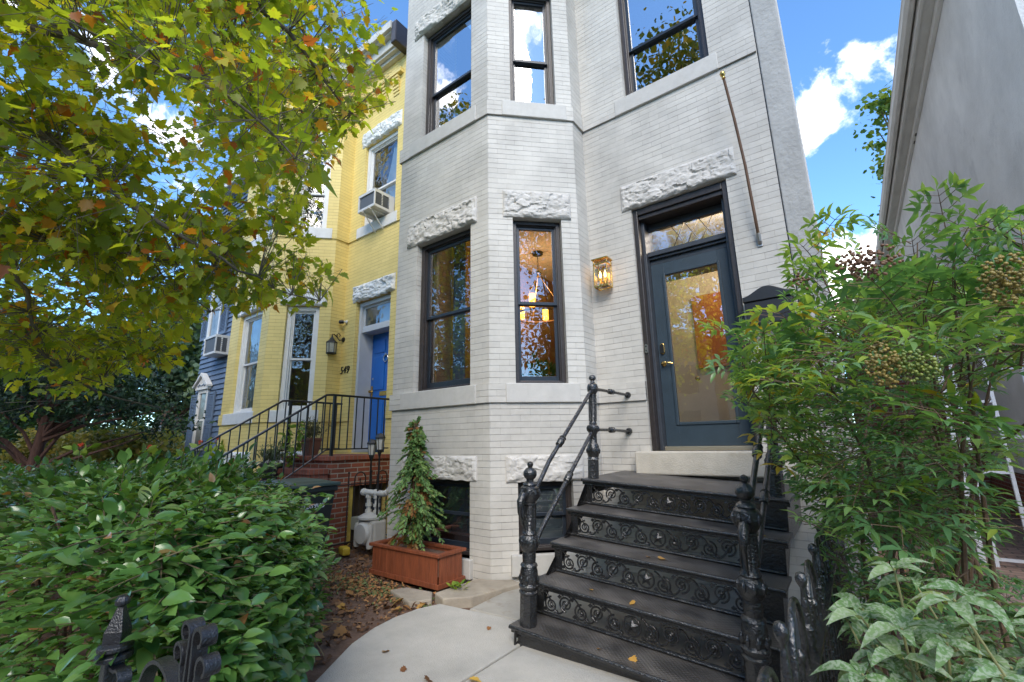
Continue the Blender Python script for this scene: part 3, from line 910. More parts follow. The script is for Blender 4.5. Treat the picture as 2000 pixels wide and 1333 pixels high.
# chandelier in the front room
ch = empty('chandelier', (-3.83, 5.9, 3.1), 'ring chandelier with glowing candle shades behind the narrow bay window', 'chandelier')
M_BRZ = mat('dark_bronze', (0.06, 0.045, 0.03), 0.4, metal=0.7)
m = MB(); m.lathe([(0.09, -0.04), (0.09, 0.0)], (0, 0, 0), 20); m.tube([(0, 0, 0), (0, 0, -0.36)], 0.006, 6); m.lathe([(0.03, -0.40), (0.06, -0.38), (0.03, -0.34)], (0, 0, 0), 16); m.build('stem', M_BRZ, ch, smooth=40)
m = MB()
for k in range(3):
    a_ = 2 * PI * k / 3 + 0.35
    m.tube([(0, 0, -0.38), (0.42 * math.cos(a_), 0.42 * math.sin(a_), -1.08)], 0.008, 6)
m.build('rope', mat('rope', (0.45, 0.30, 0.13), 0.9), ch)
m = MB(); m.tube([(0.42 * math.cos(t), 0.42 * math.sin(t), -1.10) for t in np.linspace(0, 2 * PI, 41)], 0.018, 8, caps=False); m.build('ring', mat('pale_wood', (0.30, 0.17, 0.07), 0.5), ch, smooth=50)
E_CAND = mat('lit_candle_shade', (1, 0.6, 0.2), 0.6, emit=((1.0, 0.42, 0.05), 1.3))
for k in range(6):
    a_ = 2 * PI * k / 6 - 0.2
    m = MB(); m.lathe([(0.05, -1.06), (0.05, -0.86), (0.045, -0.86), (0.045, -1.05)], (0.42 * math.cos(a_), 0.42 * math.sin(a_), 0), 16); m.build('candle_shade', E_CAND, ch, smooth=50)
lamp_light((0, 0, -0.75), 7, (1.0, 0.62, 0.30), 0.12, 'chandelier_light', ch)
hl = lamp_light((-0.9, 5.6, 2.5), 16, (1.0, 0.72, 0.45), 0.15, 'hall_light')
hl.parent = g
# houseplant inside the bay sill
hp = empty('houseplant', (-3.05, 4.75, 0.62), 'leafy green houseplant inside at the foot of the narrow bay window', 'plant')
m = MB(); m.lathe([(0.06, -0.12), (0.085, 0.02), (0.075, 0.02)], (0, 0, 0), 14); m.build('pot', M_WCASE, hp, smooth=40)
N = 260
pp = rng.normal(size=(N, 3)) * np.array([0.11, 0.09, 0.11]) + np.array([0, 0, 0.16])
leafmesh('foliage', *OVATE, pp, unit(pp - np.array([0, 0, .05])), rdir(N) + np.array([0, 0, 1]), 0.06 + 0.03 * rng.random(N), rng.random(N), leafmat('houseplant_leaf', [(0, (0.02, 0.07, 0.015)), (1, (0.06, 0.14, 0.03))], 0.4, 0.3), hp)
m = MB(); m.box(-4.0, -3.0, 4.75, 5.05, 0.25, 0.52); m.build('sideboard', M_FLOORW, g)
# ------------------------------------------------------------------ the yellow house (same plan, one lot to the left)
DX = -5.1
yh = empty('yellow_rowhouse', (0, 0, 0), 'yellow painted brick rowhouse with white stone lintels and a blue door', 'house')
yo = [(0.38, 1.30, 0.60, 2.49), (0.38, 1.30, 4.02, 5.78)]
ya = [(0.28, 0.85, 0.60, 2.49), (0.28, 0.85, 4.02, 5.78)]
ZTY = 7.5
_zt, ZT = ZT, ZTY
yF, yA, yR, yD = bay_house(DX, yh, M_YEL, yo, ya, None, None)
ZT = _zt
m = MB(yD); wall(m, 0, 2.84, ZB, ZTY, [(0.38, 1.36, -0.12, 2.55), (0.38, 1.36, 4.02, 5.78)], rev=0.12, u=0.3); m.build('door_wall', M_YEL, yh)
m = MB(Fr(GX0 + DX, YD, -PI / 2)); wall(m, 0, YD - YF, ZB, ZTY, []); m.build('bay_flank_wall', M_YEL, yh)
yl = [(GX0 + DX - 0.02, YF), (P1[0] + DX, P1[1]), (P2[0] + DX, P2[1]), (P3[0] + DX, P3[1])]
band('lower_belt_course', yl + [(-6.98, 4.6)], 0.022, 0.405, 0.60, M_YEL, yh)
band('lower_belt_course', [(-5.96, 4.6), (-4.56, 4.6)], 0.022, 0.405, 0.60, M_YEL, yh)
band('upper_belt_course', yl + [(-4.56, 4.6)], 0.022, 3.82, 4.02, M_YEL, yh)
for fr, a, b in ((yF, 0.18, 1.40), (yA, 0.17, 0.97), (yD, 0.28, 1.46)):
    sill(fr, a, b, 3.818, 4.026, M_YSTONE, yh)
    if fr is not yD: sill(fr, a, b, 0.403, 0.606, M_YSTONE, yh)
for k, (fr, a, b, z0, z1) in enumerate(((yF, 0.19, 1.40, 2.49, 2.80), (yA, 0.17, 0.97, 2.49, 2.80), (yF, 0.19, 1.40, 5.78, 6.08), (yA, 0.17, 0.97, 5.78, 6.08),
                                       (yD, 0.28, 1.47, 2.55, 2.86), (yD, 0.28, 1.47, 5.78, 6.10), (yF, 0.19, 1.40, -0.40, -0.08), (yA, 0.17, 0.97, -0.40, -0.08))):
    rock_lintel(fr, a, b, z0, z1, M_YROCK, yh, seed=20 + k, res=0.02, depth=0.055)
M_YGL = glassmat('neighbour_glass', extra=0.08, wav=0.3)
for fr, a, b, z0, z1, r in ((yF, 0.38, 1.30, 0.60, 2.49, 1.52), (yA, 0.28, 0.85, 0.60, 2.49, 1.52), (yF, 0.38, 1.30, 4.02, 5.78, 4.80), (yA, 0.28, 0.85, 4.02, 5.78, 4.80), (yD, 0.38, 1.36, 4.02, 5.78, 4.78)):
    window(fr, a, b, z0, z1, yh, M_WCASE, M_WCASE, M_YGL, r, cw=0.075, sw=0.03, d=0.06)
M_SCREEN = mat('insect_screen', (0.06, 0.06, 0.06), 0.8)
room(-9.50, -7.55, 4.8, 7.0, 0.2, 3.0, M_ROOMD, M_ROOMD, M_FLOORW, yh)
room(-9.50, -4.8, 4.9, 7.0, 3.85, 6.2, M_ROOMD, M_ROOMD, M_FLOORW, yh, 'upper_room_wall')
curtain(yF, 0.47, 0.9, 0.66, 2.42, 0.22).parent = yh
# venetian blind in the upper side window
m = MB(yA)
for k in range(34): m.box(0.36, 0.77, 0.20, 0.215, 4.10 + k * 0.048, 4.122 + k * 0.048)
m.build('blind', mat('grey_blind', (0.16, 0.16, 0.15), 0.7), yh)
# white curtain, half drawn, in the window over the door
m = MB(yD)
m.add([(0.72, 0.23, 4.1), (1.32, 0.23, 4.1), (1.32, 0.23, 5.7), (0.98, 0.23, 5.7), (0.90, 0.23, 5.3), (0.78, 0.23, 4.9)], [(0, 1, 2, 3, 4, 5)])
m.build('curtain', mat('white_curtain', (0.75, 0.75, 0.74), 0.8), yh)
# door case of the yellow house
M_YJ = mat('pale_grey_jamb', (0.52, 0.54, 0.56), 0.6, var=0.06)
m = MB(yD)
m.box(0.385, 0.45, 0.07, 0.40, -0.118, 2.545); m.box(1.29, 1.355, 0.07, 0.40, -0.118, 2.545); m.box(0.45, 1.29, 0.07, 0.40, 2.47, 2.545)
m.box(0.45, 1.29, 0.10, 0.40, 1.98, 2.06); m.box(0.45, 1.29, 0.12, 0.16, 2.06, 2.10); m.box(0.45, 1.29, 0.12, 0.16, 2.43, 2.47); m.box(0.45, 0.49, 0.12, 0.16, 2.10, 2.43); m.box(1.25, 1.29, 0.12, 0.16, 2.10, 2.43)
m.build('door_casing', M_YJ, yh, bevel=0.004)
m = MB(yD); m.add([(0.49, 0.14, 2.10), (1.25, 0.14, 2.10), (1.25, 0.14, 2.43), (0.49, 0.14, 2.43)], [(0, 1, 2, 3)]); m.build('transom_pane', M_YGL, yh)
m = MB(yD); m.box(0.7, 1.28, 0.3, 0.31, 2.06, 2.46); m.build('transom_curtain', mat('white_curtain', (0.75,) * 3), yh)
m = MB(yD); m.box(0.45, 1.29, 0.345, 0.39, -0.07, 1.98); 
M_BLUE = mat('bright_blue_door_paint', (0.014, 0.13, 0.46), 0.35, var=0.06, vscale=6)
yl_ = m.build('door', M_BLUE, yh)
m = MB(yD)
for x0, x1, z0, z1 in ((0.53, 0.83, 1.62, 1.86), (0.91, 1.21, 1.62, 1.86), (0.53, 0.83, 0.95, 1.55), (0.91, 1.21, 0.95, 1.55), (0.53, 0.83, 0.05, 0.72), (0.91, 1.21, 0.05, 0.72)):
    m.box(x0, x1, 0.333, 0.346, z0, z1)
m.build('raised_panel', M_BLUE, yl_, bevel=0.012)
m = MB(yD); m.lathe([(0.03, 0), (0.03, 0.01), (0.012, 0.02), (0.028, 0.05), (0.02, 0.07)], (0.50, 0.345, 0.93), 12, (0, -1, 0)); m.box(0.475, 0.525, 0.335, 0.346, 0.84, 1.03); m.build('knob', M_BRASS, yl_, smooth=40)
m = MB(yD); m.lathe([(0.025, 0), (0.02, 0.015)], (0.52, 0.345, 1.16), 12, (0, -1, 0)); m.build('deadbolt', mat('steel', (0.5, 0.5, 0.5), 0.3, metal=1), yl_, smooth=40)
m = MB(yD); m.tube([(0.87 + 0.06 * math.cos(t), 0.325, 1.50 + 0.06 * math.sin(t)) for t in np.linspace(0, 2 * PI, 25)], 0.009, 6, caps=False); m.lathe([(0.02, 0), (0.02, 0.03)], (0.87, 0.345, 1.57), 10, (0, -1, 0)); m.build('knocker', mat('steel', (0.5,) * 3), yl_, smooth=50)
m = MB(yD); m.box(0.72, 1.02, 0.335, 0.346, 0.84, 0.92); m.build('mail_slot', M_BRASS, yl_, bevel=0.003)
# numerals
text('house_number', '549', 0.19, 0.006, M_BLACK, yh, (-7.335, 4.59, 1.26), (PI / 2, 0, 0), 0.15)
# brick corbel table and cornice
def along(pts, step, fn):
    for k in range(len(pts) - 1):
        a, b = Vector(pts[k]), Vector(pts[k + 1])
        L = (b - a).length
        fr = Fr(a.x, a.y, math.atan2(b.y - a.y, b.x - a.x))
        n = max(1, int(L / step))
        for i in range(n): fn(fr, (i + 0.5) * L / n)
def corb(fr, s):
    m = MB(fr)
    for j in range(6):
        w = 0.085
        m.box(s - w, s + w, -0.012 - 0.012 * j, 0.02, 6.50 + 0.067 * j, 6.553 + 0.067 * j)
    m.box(s - 0.07, s + 0.07, -0.008, 0.02, 6.50, 6.90)
    m.build('corbel', M_YEL, yh)
ylong = yl + [(-5.88, 4.6)]
along(ylong, 0.33, corb)
band('frieze', ylong, 0.085, 6.91, 7.0, M_YEL, yh)
for off, z0, z1 in ((0.09, 7.30, 7.37), (0.17, 7.37, 7.42), (0.21, 7.42, 7.62), (0.30, 7.62, 7.66), (0.36, 7.66, 7.82)):
    band('cornice', ylong, off, z0, z1, mat('cornice_paint', (0.55, 0.54, 0.50), 0.6, var=0.15, vscale=8, dirt=((0.35, 0.25, 0.17), 5, 0.6, 0.5)), yh)
m = MB(); m.box(-5.88, -5.74, 4.26, 4.62, 7.30, 7.78); m.build('cornice_bracket', M_CASE, yh, bevel=0.02)
m = MB(); m.box(GX0 + DX + 0.02, -4.6, 4.7, 15.0, 7.4, 7.45); m.box(GX0 + DX + 0.05, P1[0] + DX - 0.1, 3.65, 4.7, 7.4, 7.45); m.build('roof', MATS['roof_felt'], yh)

# lamp, camera and air conditioner on the yellow house
yl2 = empty('wall_lamp', (-7.30, 4.6, 1.90), 'black scroll-arm carriage lamp above the 549 numerals', 'lamp')
m = MB(); m.lathe([(0.05, 0), (0.045, 0.015), (0.02, 0.02)], (0, 0, 0), 16, (0, -1, 0)); m.build('wall_plate', M_BLACK, yl2, smooth=40)
m = MB(); m.tube([(0, -0.02, 0), (0, -0.08, -0.03), (0, -0.13, 0.02), (0, -0.14, 0.08), (0, -0.10, 0.10), (0, -0.07, 0.07), (0, -0.085, 0.045)], 0.009, 6)
m.tube([(0, -0.13, 0.02), (0, -0.19, 0.07), (0, -0.23, 0.06), (0, -0.23, 0.0)], 0.009, 6); m.build('scroll_arm', M_BLACK, yl2, smooth=50)
m = MB(); m.lathe([(0.10, -0.10), (0.095, -0.08), (0.05, -0.04), (0.03, -0.01), (0.012, 0.02), (0.016, 0.035), (0.004, 0.05)], (0, -0.23, 0), 6); m.build('cap', M_BLACK, yl2, bevel=0.002)
m = MB(); m.lathe([(0.085, -0.10), (0.075, -0.28)], (0, -0.23, 0), 6); m.build('glass_shade', mat('seeded_lamp_glass', (0.40, 0.38, 0.30), 0.25, var=0.2, vscale=30), yl2)
m = MB()
for k in range(6):
    a_ = 2 * PI * k / 6; m.tube([(0.088 * math.cos(a_), -0.23 + 0.088 * math.sin(a_), -0.10), (0.078 * math.cos(a_), -0.23 + 0.078 * math.sin(a_), -0.285)], 0.006, 5)
m.lathe([(0.085, -0.30), (0.09, -0.28), (0.088, -0.275)], (0, -0.23, 0), 6); m.build('cage', M_BLACK, yl2)
cm = empty('security_camera', (-7.22, 4.6, 2.22), 'small white security camera with a black face beside the blue door', 'camera')
m = MB(); m.lathe([(0.035, 0), (0.04, 0.02), (0.015, 0.03), (0.015, 0.06)], (0, 0, 0), 12, (-0.3, -1, 0.1)); m.build('mount', mat('white_plastic', (0.7,) * 3, 0.4), cm, smooth=40)
m = MB(); m.lathe([(0.03, 0), (0.035, 0.02), (0.035, 0.07), (0.02, 0.085)], (-0.02, -0.06, 0.0), 12, (-0.7, -0.7, -0.1)); m.build('lens', M_BLACK, cm, smooth=40)

def ac_unit(loc, w, h, dp, label, braces):
    a = empty('air_conditioner', loc, label, 'air conditioner')
    M_AC = mat('off_white_metal', (0.62, 0.62, 0.60), 0.4, var=0.05)
    M_COIL = mat('grey_coil', (0.10, 0.11, 0.12), 0.6)
    m = MB()
    t = 0.025
    m.box(0, w, -dp, 0.1, 0, 0.015); m.box(0, w, -dp, 0.1, h - 0.015, h)
    for x in (0, w - t): m.box(x, x + t, -dp, -dp + t, 0.015, h - 0.015); m.box(x, x + t, -0.02, 0.1, 0.015, h - 0.015)
    m.box(t, w - t, -dp, -dp + 0.02, 0.015, 0.05); m.box(t, w - t, -dp, -dp + 0.02, h - 0.05, h - 0.015)
    for x in (0, w - 0.012):
        m.box(x, x + 0.012, -dp + t, -0.02, 0.015, 0.05); m.box(x, x + 0.012, -dp + t, -0.02, h - 0.06, h - 0.015); m.box(x, x + 0.012, -dp * .5 - 0.015, -dp * .5 + 0.015, 0.05, h - 0.06)
    m.build('case', M_AC, a, bevel=0.004)
    m = MB(); m.box(0.014, w - 0.014, -dp + 0.022, -0.03, 0.02, h - 0.02); m.build('coil', M_COIL, a)
    for xx in (-0.004, w):
        m = MB()
        for k in range(7): m.box(xx, xx + 0.004, -dp + t, -0.02, 0.06 + k * (h - 0.13) / 7, 0.068 + k * (h - 0.13) / 7)
        m.build('louvre', M_COIL, a)
    if braces:
        for x in (w * .3, w * .75):
            m = MB(); m.box(x - 0.012, x + 0.012, -dp - 0.04, 0.0, -0.03, -0.008); m.tube([(x, -dp * .9, -0.02), (x, -0.035, -0.30)], 0.011, 6); m.build('brace', M_AC, a)
    return a
ac_unit((-6.60, 4.6, 4.07), 0.48, 0.34, 0.33, 'white window air conditioner on two angled braces above the blue door', True)

# ------------------------------------------------------------------ blue clapboard house
bh = empty('blue_clapboard_house', (0, 0, 0), 'blue clapboard house with shuttered white windows beyond the yellow house', 'house')
M_CLAP = mat('slate_blue_clapboard', (0.115, 0.165, 0.25), 0.6, var=0.14, vscale=3, bump=0.2, bscale=30, dirt=((0.20, 0.24, 0.30), 3, 0.6, 0.5))
M_SHUT = mat('dusty_blue_shutter', (0.13, 0.18, 0.26), 0.6, var=0.1)
BX0, BX1, BY = -12.35, -9.66, 4.0
m = MB(); m.box(BX0, BX1, BY + 0.03, 14, -1.6, 6.6); m.build('wall', M_CLAP, bh)
def clap(x0, x1, z0, z1):
    z = z0
    while z < z1:
        h = min(0.115, z1 - z)
        m.add([(x0, BY + 0.028, z + h), (x1, BY + 0.028, z + h), (x1, BY, z), (x0, BY, z), (x0, BY + 0.029, z), (x1, BY + 0.029, z)], [(3, 2, 1, 0), (4, 5, 2, 3), (0, 4, 3), (1, 2, 5)])
        z += 0.115
m = MB(); clap(BX0, BX1, -1.5, 6.4); m.build('clapboard', M_CLAP, bh)
bf = Fr(0, BY, 0)
def bwin(x0, x1, z0, z1, ped):
    fr = MB(bf)
    fr.box(x0 - 0.07, x0, -0.03, 0.03, z0, z1); fr.box(x1, x1 + 0.07, -0.03, 0.03, z0, z1); fr.box(x0 - 0.07, x1 + 0.07, -0.03, 0.03, z1, z1 + 0.08); fr.box(x0 - 0.1, x1 + 0.1, -0.06, 0.03, z0 - 0.05, z0)
    zm = (z0 + z1) / 2
    fr.box(x0, x1, -0.015, 0.03, zm - 0.02, zm + 0.02); fr.box(x0, x0 + 0.03, -0.012, 0.03, z0, zm - .02); fr.box(x1 - 0.03, x1, -0.012, 0.03, z0, zm - .02); fr.box(x0, x0 + 0.03, -0.012, 0.03, zm + .02, z1); fr.box(x1 - 0.03, x1, -0.012, 0.03, zm + .02, z1)
    w = fr.build('window', M_WCASE, bh)
    p = MB(bf); p.box(x0 + 0.03, x1 - 0.03, 0.0, 0.027, z0, z1); p.build('pane', mat('curtained_glass', (0.20, 0.21, 0.20), 0.1, var=0.5, vscale=3), w)
    for xa, xb in ((x0 - 0.46, x0 - 0.09), (x1 + 0.09, x1 + 0.46)):
        s_ = MB(bf)
        s_.box(xa, xa + 0.05, -0.03, 0.0, z0, z1); s_.box(xb - 0.05, xb, -0.03, 0.0, z0, z1)
        for zz in (z0, (z0 + z1) / 2 - .03, z1 - 0.06): s_.box(xa + .05, xb - .05, -0.028, 0.0, zz, zz + 0.06)
        z = z0 + 0.07
        while z < z1 - 0.08:
            s_.add([(xa + .05, -0.012, z + 0.03), (xb - .05, -0.012, z + 0.03), (xb - .05, -0.028, z), (xa + .05, -0.028, z)], [(3, 2, 1, 0)])
            z += 0.035
        s_.build('shutter', M_SHUT, bh)
    if ped:
        q = MB(bf); q.plate([(x0 - 0.16, z1 + 0.08), (x1 + 0.16, z1 + 0.08), (x1 + 0.16, z1 + 0.13), ((x0 + x1) / 2, z1 + 0.38), (x0 - 0.16, z1 + 0.13)], -0.07, 0.0)
        q.plate([(x0 - 0.20, z1 + 0.13), ((x0 + x1) / 2, z1 + 0.40), (x1 + 0.20, z1 + 0.13), (x1 + 0.20, z1 + 0.17), ((x0 + x1) / 2, z1 + 0.46), (x0 - 0.20, z1 + 0.17)], -0.12, -0.0)
        q.build('pediment', M_WCASE, w)
        q = MB(bf)
        for sx in (-1, 1): q.tube([((x0 + x1) / 2 + sx * 0.02, -0.075, z1 + 0.16), ((x0 + x1) / 2 + sx * 0.12, -0.078, z1 + 0.2), ((x0 + x1) / 2 + sx * 0.16, -0.076, z1 + 0.15), ((x0 + x1) / 2 + sx * 0.22, -0.076, z1 + 0.17)], 0.012, 5)
        q.build('scroll_ornament', M_SHUT, w)
bwin(-12.0 + 0.0, -11.58, 0.0, 1.22, True)
bwin(-11.98, -11.45, 2.52, 3.9, False)
m = MB(bf); m.box(BX0 - 0.15, BX1, -0.25, 0.05, 6.2, 6.75); m.build('cornice', M_WCASE, bh, bevel=0.02)
ac_unit((-11.35, 3.97, 1.98), 0.62, 0.42, 0.25, 'beige through-wall air conditioner on the blue clapboard', False)

# ------------------------------------------------------------------ neighbour on the right
nh = empty('stucco_house', (0, 0, 0), 'tall grey stucco side wall with a weathered eave right of the passage', 'house')
NX = 1.86
m = MB(); m.box(NX, 8.0, 5.83, 26.0, -0.58, 6.16); m.build('stucco_wall', M_NSTUC, nh)
m = MB(); m.box(NX - 0.03, 8.0, 5.80, 26.0, -1.6, -0.60); m.build('brick_base', M_RED, nh)
m = MB(Fr(NX + 0.06, 5.822, 0)); wall(m, 0, 6.0, -0.55, 6.3, [], u=0); m.build('brick_front', M_RED, nh)
M_EAVE = mat('peeling_eave_paint', (0.66, 0.64, 0.58), 0.75, var=0.12, vscale=5, bump=0.3, bscale=40, dirt=((0.26, 0.19, 0.13), 5, 0.60, 0.6), stretch=(1, 0.35, 1))
m = MB()
m.box(NX - 0.20, NX + 0.02, 5.0, 26, 6.02, 6.08)
m.box(NX - 0.06, NX - 0.002, 5.84, 26, 5.90, 6.02)
m.box(NX - 0.245, NX - 0.20, 5.0, 26, 5.98, 6.20)
m.build('eave', M_EAVE, nh, bevel=0.006)
m = MB()
prof = [(NX - 0.25, 6.24), (NX - 0.252, 6.12), (NX - 0.285, 6.05), (NX - 0.35, 6.03), (NX - 0.395, 6.07), (NX - 0.40, 6.16), (NX - 0.41, 6.17), (NX - 0.41, 6.185), (NX - 0.39, 6.18), (NX - 0.385, 6.08), (NX - 0.345, 6.045), (NX - 0.295, 6.065), (NX - 0.262, 6.13)]
vs = [(x, y, z) for y in (4.95, 26.0) for x, z in prof]
n = len(prof)
m.add(vs, [(i, (i + 1) % n, n + (i + 1) % n, n + i) for i in range(n)]); m.build('gutter', M_EAVE, nh, smooth=40)
m = MB(); m.add([(NX - 0.25, 4.9, 6.2), (NX - 0.25, 26, 6.2), (NX + 5, 26, 9.2), (NX + 5, 4.9, 9.2)], [(0, 1, 2, 3)]); m.build('roof', MATS['roof_felt'], nh)
for z_, y_ in ((5.6, 11.2), (5.6, 11.5)): 
    m = MB(); m.box(NX - 0.03, NX - 0.002, y_, y_ + 0.12, z_ + 0.3, z_ + 0.36); m.build('vent_slot', M_CASE, nh)
m = MB(); m.tube([(NX - 0.02, 9.3, 3.0), (NX - 0.02, 9.45, 1.2)], 0.006, 5); m.build('wall_cable', M_CASE, nh)
gw = tag(MB().box(0.02, NX - 0.04, 12.0, 12.2, -1.6, 2.9).build('brick_wall', M_RED), 'tall red brick garden wall closing the passage behind the shrub', 'wall')
# ------------------------------------------------------------------ cast-iron steps (they lean a little to the right)
st = empty('iron_steps', (-1.978, 4.6, -0.303), 'ornate black cast-iron front steps with openwork star risers and pipe rails', 'steps', rot=(R(0.928), R(3.284), 0))
DEP, RUN, RISE, SW = 0.975, 0.253, 0.212, 1.561
# diamond-pattern tread iron
mt = bpy.data.materials.new('diamond_tread_iron'); mt.use_nodes = True
t_ = mt.node_tree; p_ = t_.nodes['Principled BSDF']
p_.inputs['Base Color'].default_value = (0.022, 0.021, 0.021, 1); p_.inputs['Roughness'].default_value = 0.42; p_.inputs['Specular IOR Level'].default_value = 0.7
tc_ = t_.nodes.new('ShaderNodeTexCoord')
mp_ = t_.nodes.new('ShaderNodeMapping'); mp_.inputs['Rotation'].default_value = (0, 0, R(45)); mp_.inputs['Scale'].default_value = (48, 48, 48)
t_.links.new(tc_.outputs['Object'], mp_.inputs[0])
ck = t_.nodes.new('ShaderNodeTexVoronoi'); ck.inputs['Scale'].default_value = 1; ck.inputs['Randomness'].default_value = 0.0
t_.links.new(mp_.outputs[0], ck.inputs['Vector'])
nn_ = t_.nodes.new('ShaderNodeTexNoise'); nn_.inputs['Scale'].default_value = 5; nn_.inputs['Detail'].default_value = 8
t_.links.new(tc_.outputs['Object'], nn_.inputs['Vector'])
cr_ = t_.nodes.new('ShaderNodeValToRGB'); cr_.color_ramp.elements[0].position = 0.35; cr_.color_ramp.elements[0].color = (0.040, 0.037, 0.035, 1); cr_.color_ramp.elements[1].position = 0.75; cr_.color_ramp.elements[1].color = (0.13, 0.118, 0.108, 1)
t_.links.new(nn_.outputs['Fac'], cr_.inputs[0]); t_.links.new(cr_.outputs[0], p_.inputs['Base Color'])
mrr = t_.nodes.new('ShaderNodeMapRange'); mrr.inputs[3].default_value = 0.30; mrr.inputs[4].default_value = 0.62
t_.links.new(nn_.outputs['Fac'], mrr.inputs[0]); t_.links.new(mrr.outputs[0], p_.inputs['Roughness'])
bp_ = t_.nodes.new('ShaderNodeBump'); bp_.inputs['Strength'].default_value = 0.9; bp_.inputs['Distance'].default_value = 0.009; bp_.invert = True
t_.links.new(ck.outputs['Distance'], bp_.inputs['Height']); t_.links.new(bp_.outputs[0], p_.inputs['Normal'])
M_TREAD = mt

def yk(k): return -(DEP + k * RUN)          # nosing of tread k
for k in range(5):
    y0 = yk(k); y1 = (-0.02 if k == 0 else yk(k - 1) + 0.055); z = -k * RISE
    m = MB()
    m.box(0.0, SW, y0 + 0.012, y1, z - 0.022, z)
    m.build('tread' if k else 'landing', M_TREAD, st)
    m = MB()
    m.tube([(0.0, y0 + 0.011, z - 0.011), (SW, y0 + 0.011, z - 0.011)], 0.0125, 10)
    m.box(0.0, SW, y0 + 0.03, y0 + 0.042, z - 0.05, z - 0.022)
    m.build('nosing', M_IRON, st, smooth=40)
def riser(k):
    """openwork riser under tread k, standing on tread k + 1"""
    y = yk(k) + 0.040; zt = -k * RISE - 0.050; zb = -(k + 1) * RISE
    m = MB()
    m.box(0.02, SW - 0.02, y, y + 0.012, zb + 0.0, zb + 0.022)
    m.tube([(0.03, y - 0.006, zb + 0.012), (SW - 0.03, y - 0.006, zb + 0.012)], 0.010, 8)
    m.box(0.02, 0.085, y, y + 0.012, zb + 0.022, zt + 0.028); m.box(SW - 0.17, SW - 0.02, y, y + 0.012, zb + 0.022, zt + 0.028)
    m.box(0.085, SW - 0.17, y, y + 0.012, zt + 0.002, zt + 0.028)
    m.build('riser_frame', M_IRON, st, bevel=0.002)
    m = MB()
    x0, x1 = 0.09, SW - 0.175
    H = zt - zb - 0.022; zc = zb + 0.022 + H / 2
    n = 11
    P = (x1 - x0) / n
    mid = n // 2
    # flowing stem
    for seg in ((x0, x0 + P * mid), (x0 + P * (mid + 1), x1)):
        pts = []
        for i in range(61):
            x = seg[0] + (seg[1] - seg[0]) * i / 60
            pts.append((x, y + 0.003, zc + H * 0.42 * math.cos(PI * (x - x0) / P)))
        m.tube(pts, 0.0068, 6)
    for i in range(n):
        xc = x0 + P * (i + 0.5)
        if i == mid:
            m.tube([(xc + 0.056 * math.cos(t), y, zc + 0.056 * math.sin(t)) for t in np.linspace(0, 2 * PI, 29)], 0.0065, 6, caps=False)
            star = []
            for q in range(10):
                rr = 0.052 if q % 2 == 0 else 0.021
                star.append((xc + rr * math.cos(PI / 2 + q * PI / 5), zc + rr * math.sin(PI / 2 + q * PI / 5)))
            vs = [(xc, y - 0.012, zc)] + [(a, y + 0.002, b) for a, b in star]
            m.add(vs, [(0, 1 + (q + 1) % 10, 1 + q) for q in range(10)])
            m.plate(star[::-1], y + 0.002, y + 0.008)
            continue
        s = 1 if i % 2 == 0 else -1
        zc2 = zc - s * H * 0.10
        sp = []
        a0 = PI / 2 * s
        for q in range(34):
            t = q / 33
            rr = 0.052 * (1 - 0.80 * t)
            a_ = a0 + s * t * 3.6 * PI * (1 if i < mid else -1)
            sp.append((xc + rr * math.cos(a_), y + 0.001 - 0.004 * t, zc2 + rr * 0.98 * math.sin(a_)))
        m.tube(sp, [0.0070 - 0.002 * q / 33 for q in range(34)], 6)
        m.lathe([(0.001, -0.004), (0.010, 0), (0.001, 0.008)], (xc, y - 0.002, zc2), 8, (0, -1, 0))
        # leaves off the stem
        for sx in (-1, 1):
            lx = xc + sx * P * 0.42; lz = zc + s * H * (-0.36)
            m.add([(lx, y, lz - 0.014), (lx + sx * 0.016, y - 0.006, lz), (lx, y, lz + 0.016), (lx - sx * 0.020, y - 0.004, lz + 0.003)], [(0, 1, 2, 3)])
            m.tube([(lx, y + .002, lz), (xc + sx * P * 0.25, y + .002, lz - s * 0.012), (xc + sx * 0.02, y + .002, zc - s * H * 0.43)], 0.0035, 4)
    m.build('riser_scrollwork', M_IRON, st, smooth=60)
for k in range(4): riser(k)
# base under the lowest tread
m = MB(); y = yk(4)
m.box(0.10, SW - 0.02, y + 0.05, y + 0.10, -4 * RISE - 0.13, -4 * RISE - 0.022)
m.box(0.03, 0.042, y + 0.02, y + 0.24, -4 * RISE - 0.13, -4 * RISE - 0.115); m.box(0.03, 0.042, y + 0.02, y + 0.035, -4 * RISE - 0.115, -4 * RISE - 0.022); m.box(0.042, 0.10, y + 0.05, y + 0.06, -4 * RISE - 0.13, -4 * RISE - 0.022)
m.tube([(0.036, y + 0.035, -4 * RISE - 0.115), (0.036, y + 0.11, -4 * RISE - 0.10), (0.036, y + 0.16, -4 * RISE - 0.03)], 0.007, 6)
m.build('base', M_IRON, st, bevel=0.002)
# stringers
for x in (0.025, SW - 0.037):
    m = MB()
    up = [(-0.02, -0.03), (yk(0) + 0.04, -0.03)]
    for k in range(4): up += [(yk(k) + 0.045, -k * RISE - 0.024), (yk(k) + 0.045, -(k + 1) * RISE - 0.024), (yk(k + 1) + 0.045, -(k + 1) * RISE - 0.024)]
    lo = [(yk(4) + 0.05, -4 * RISE - 0.13), (yk(4) + 0.22, -4 * RISE - 0.13), (yk(0) + 0.10, -0.30), (-0.02, -0.30)]
    if x < 0.1: lo = [(yk(4) + 0.045, -4 * RISE - 0.08), (yk(4) + 0.10, -4 * RISE - 0.10), (yk(0) + 0.02, -0.14), (-0.02, -0.12)]
    pts = up[:2] + up[2:] + lo
    m.side(pts, x, x + 0.012)
    m.build('stringer', M_IRON, st)

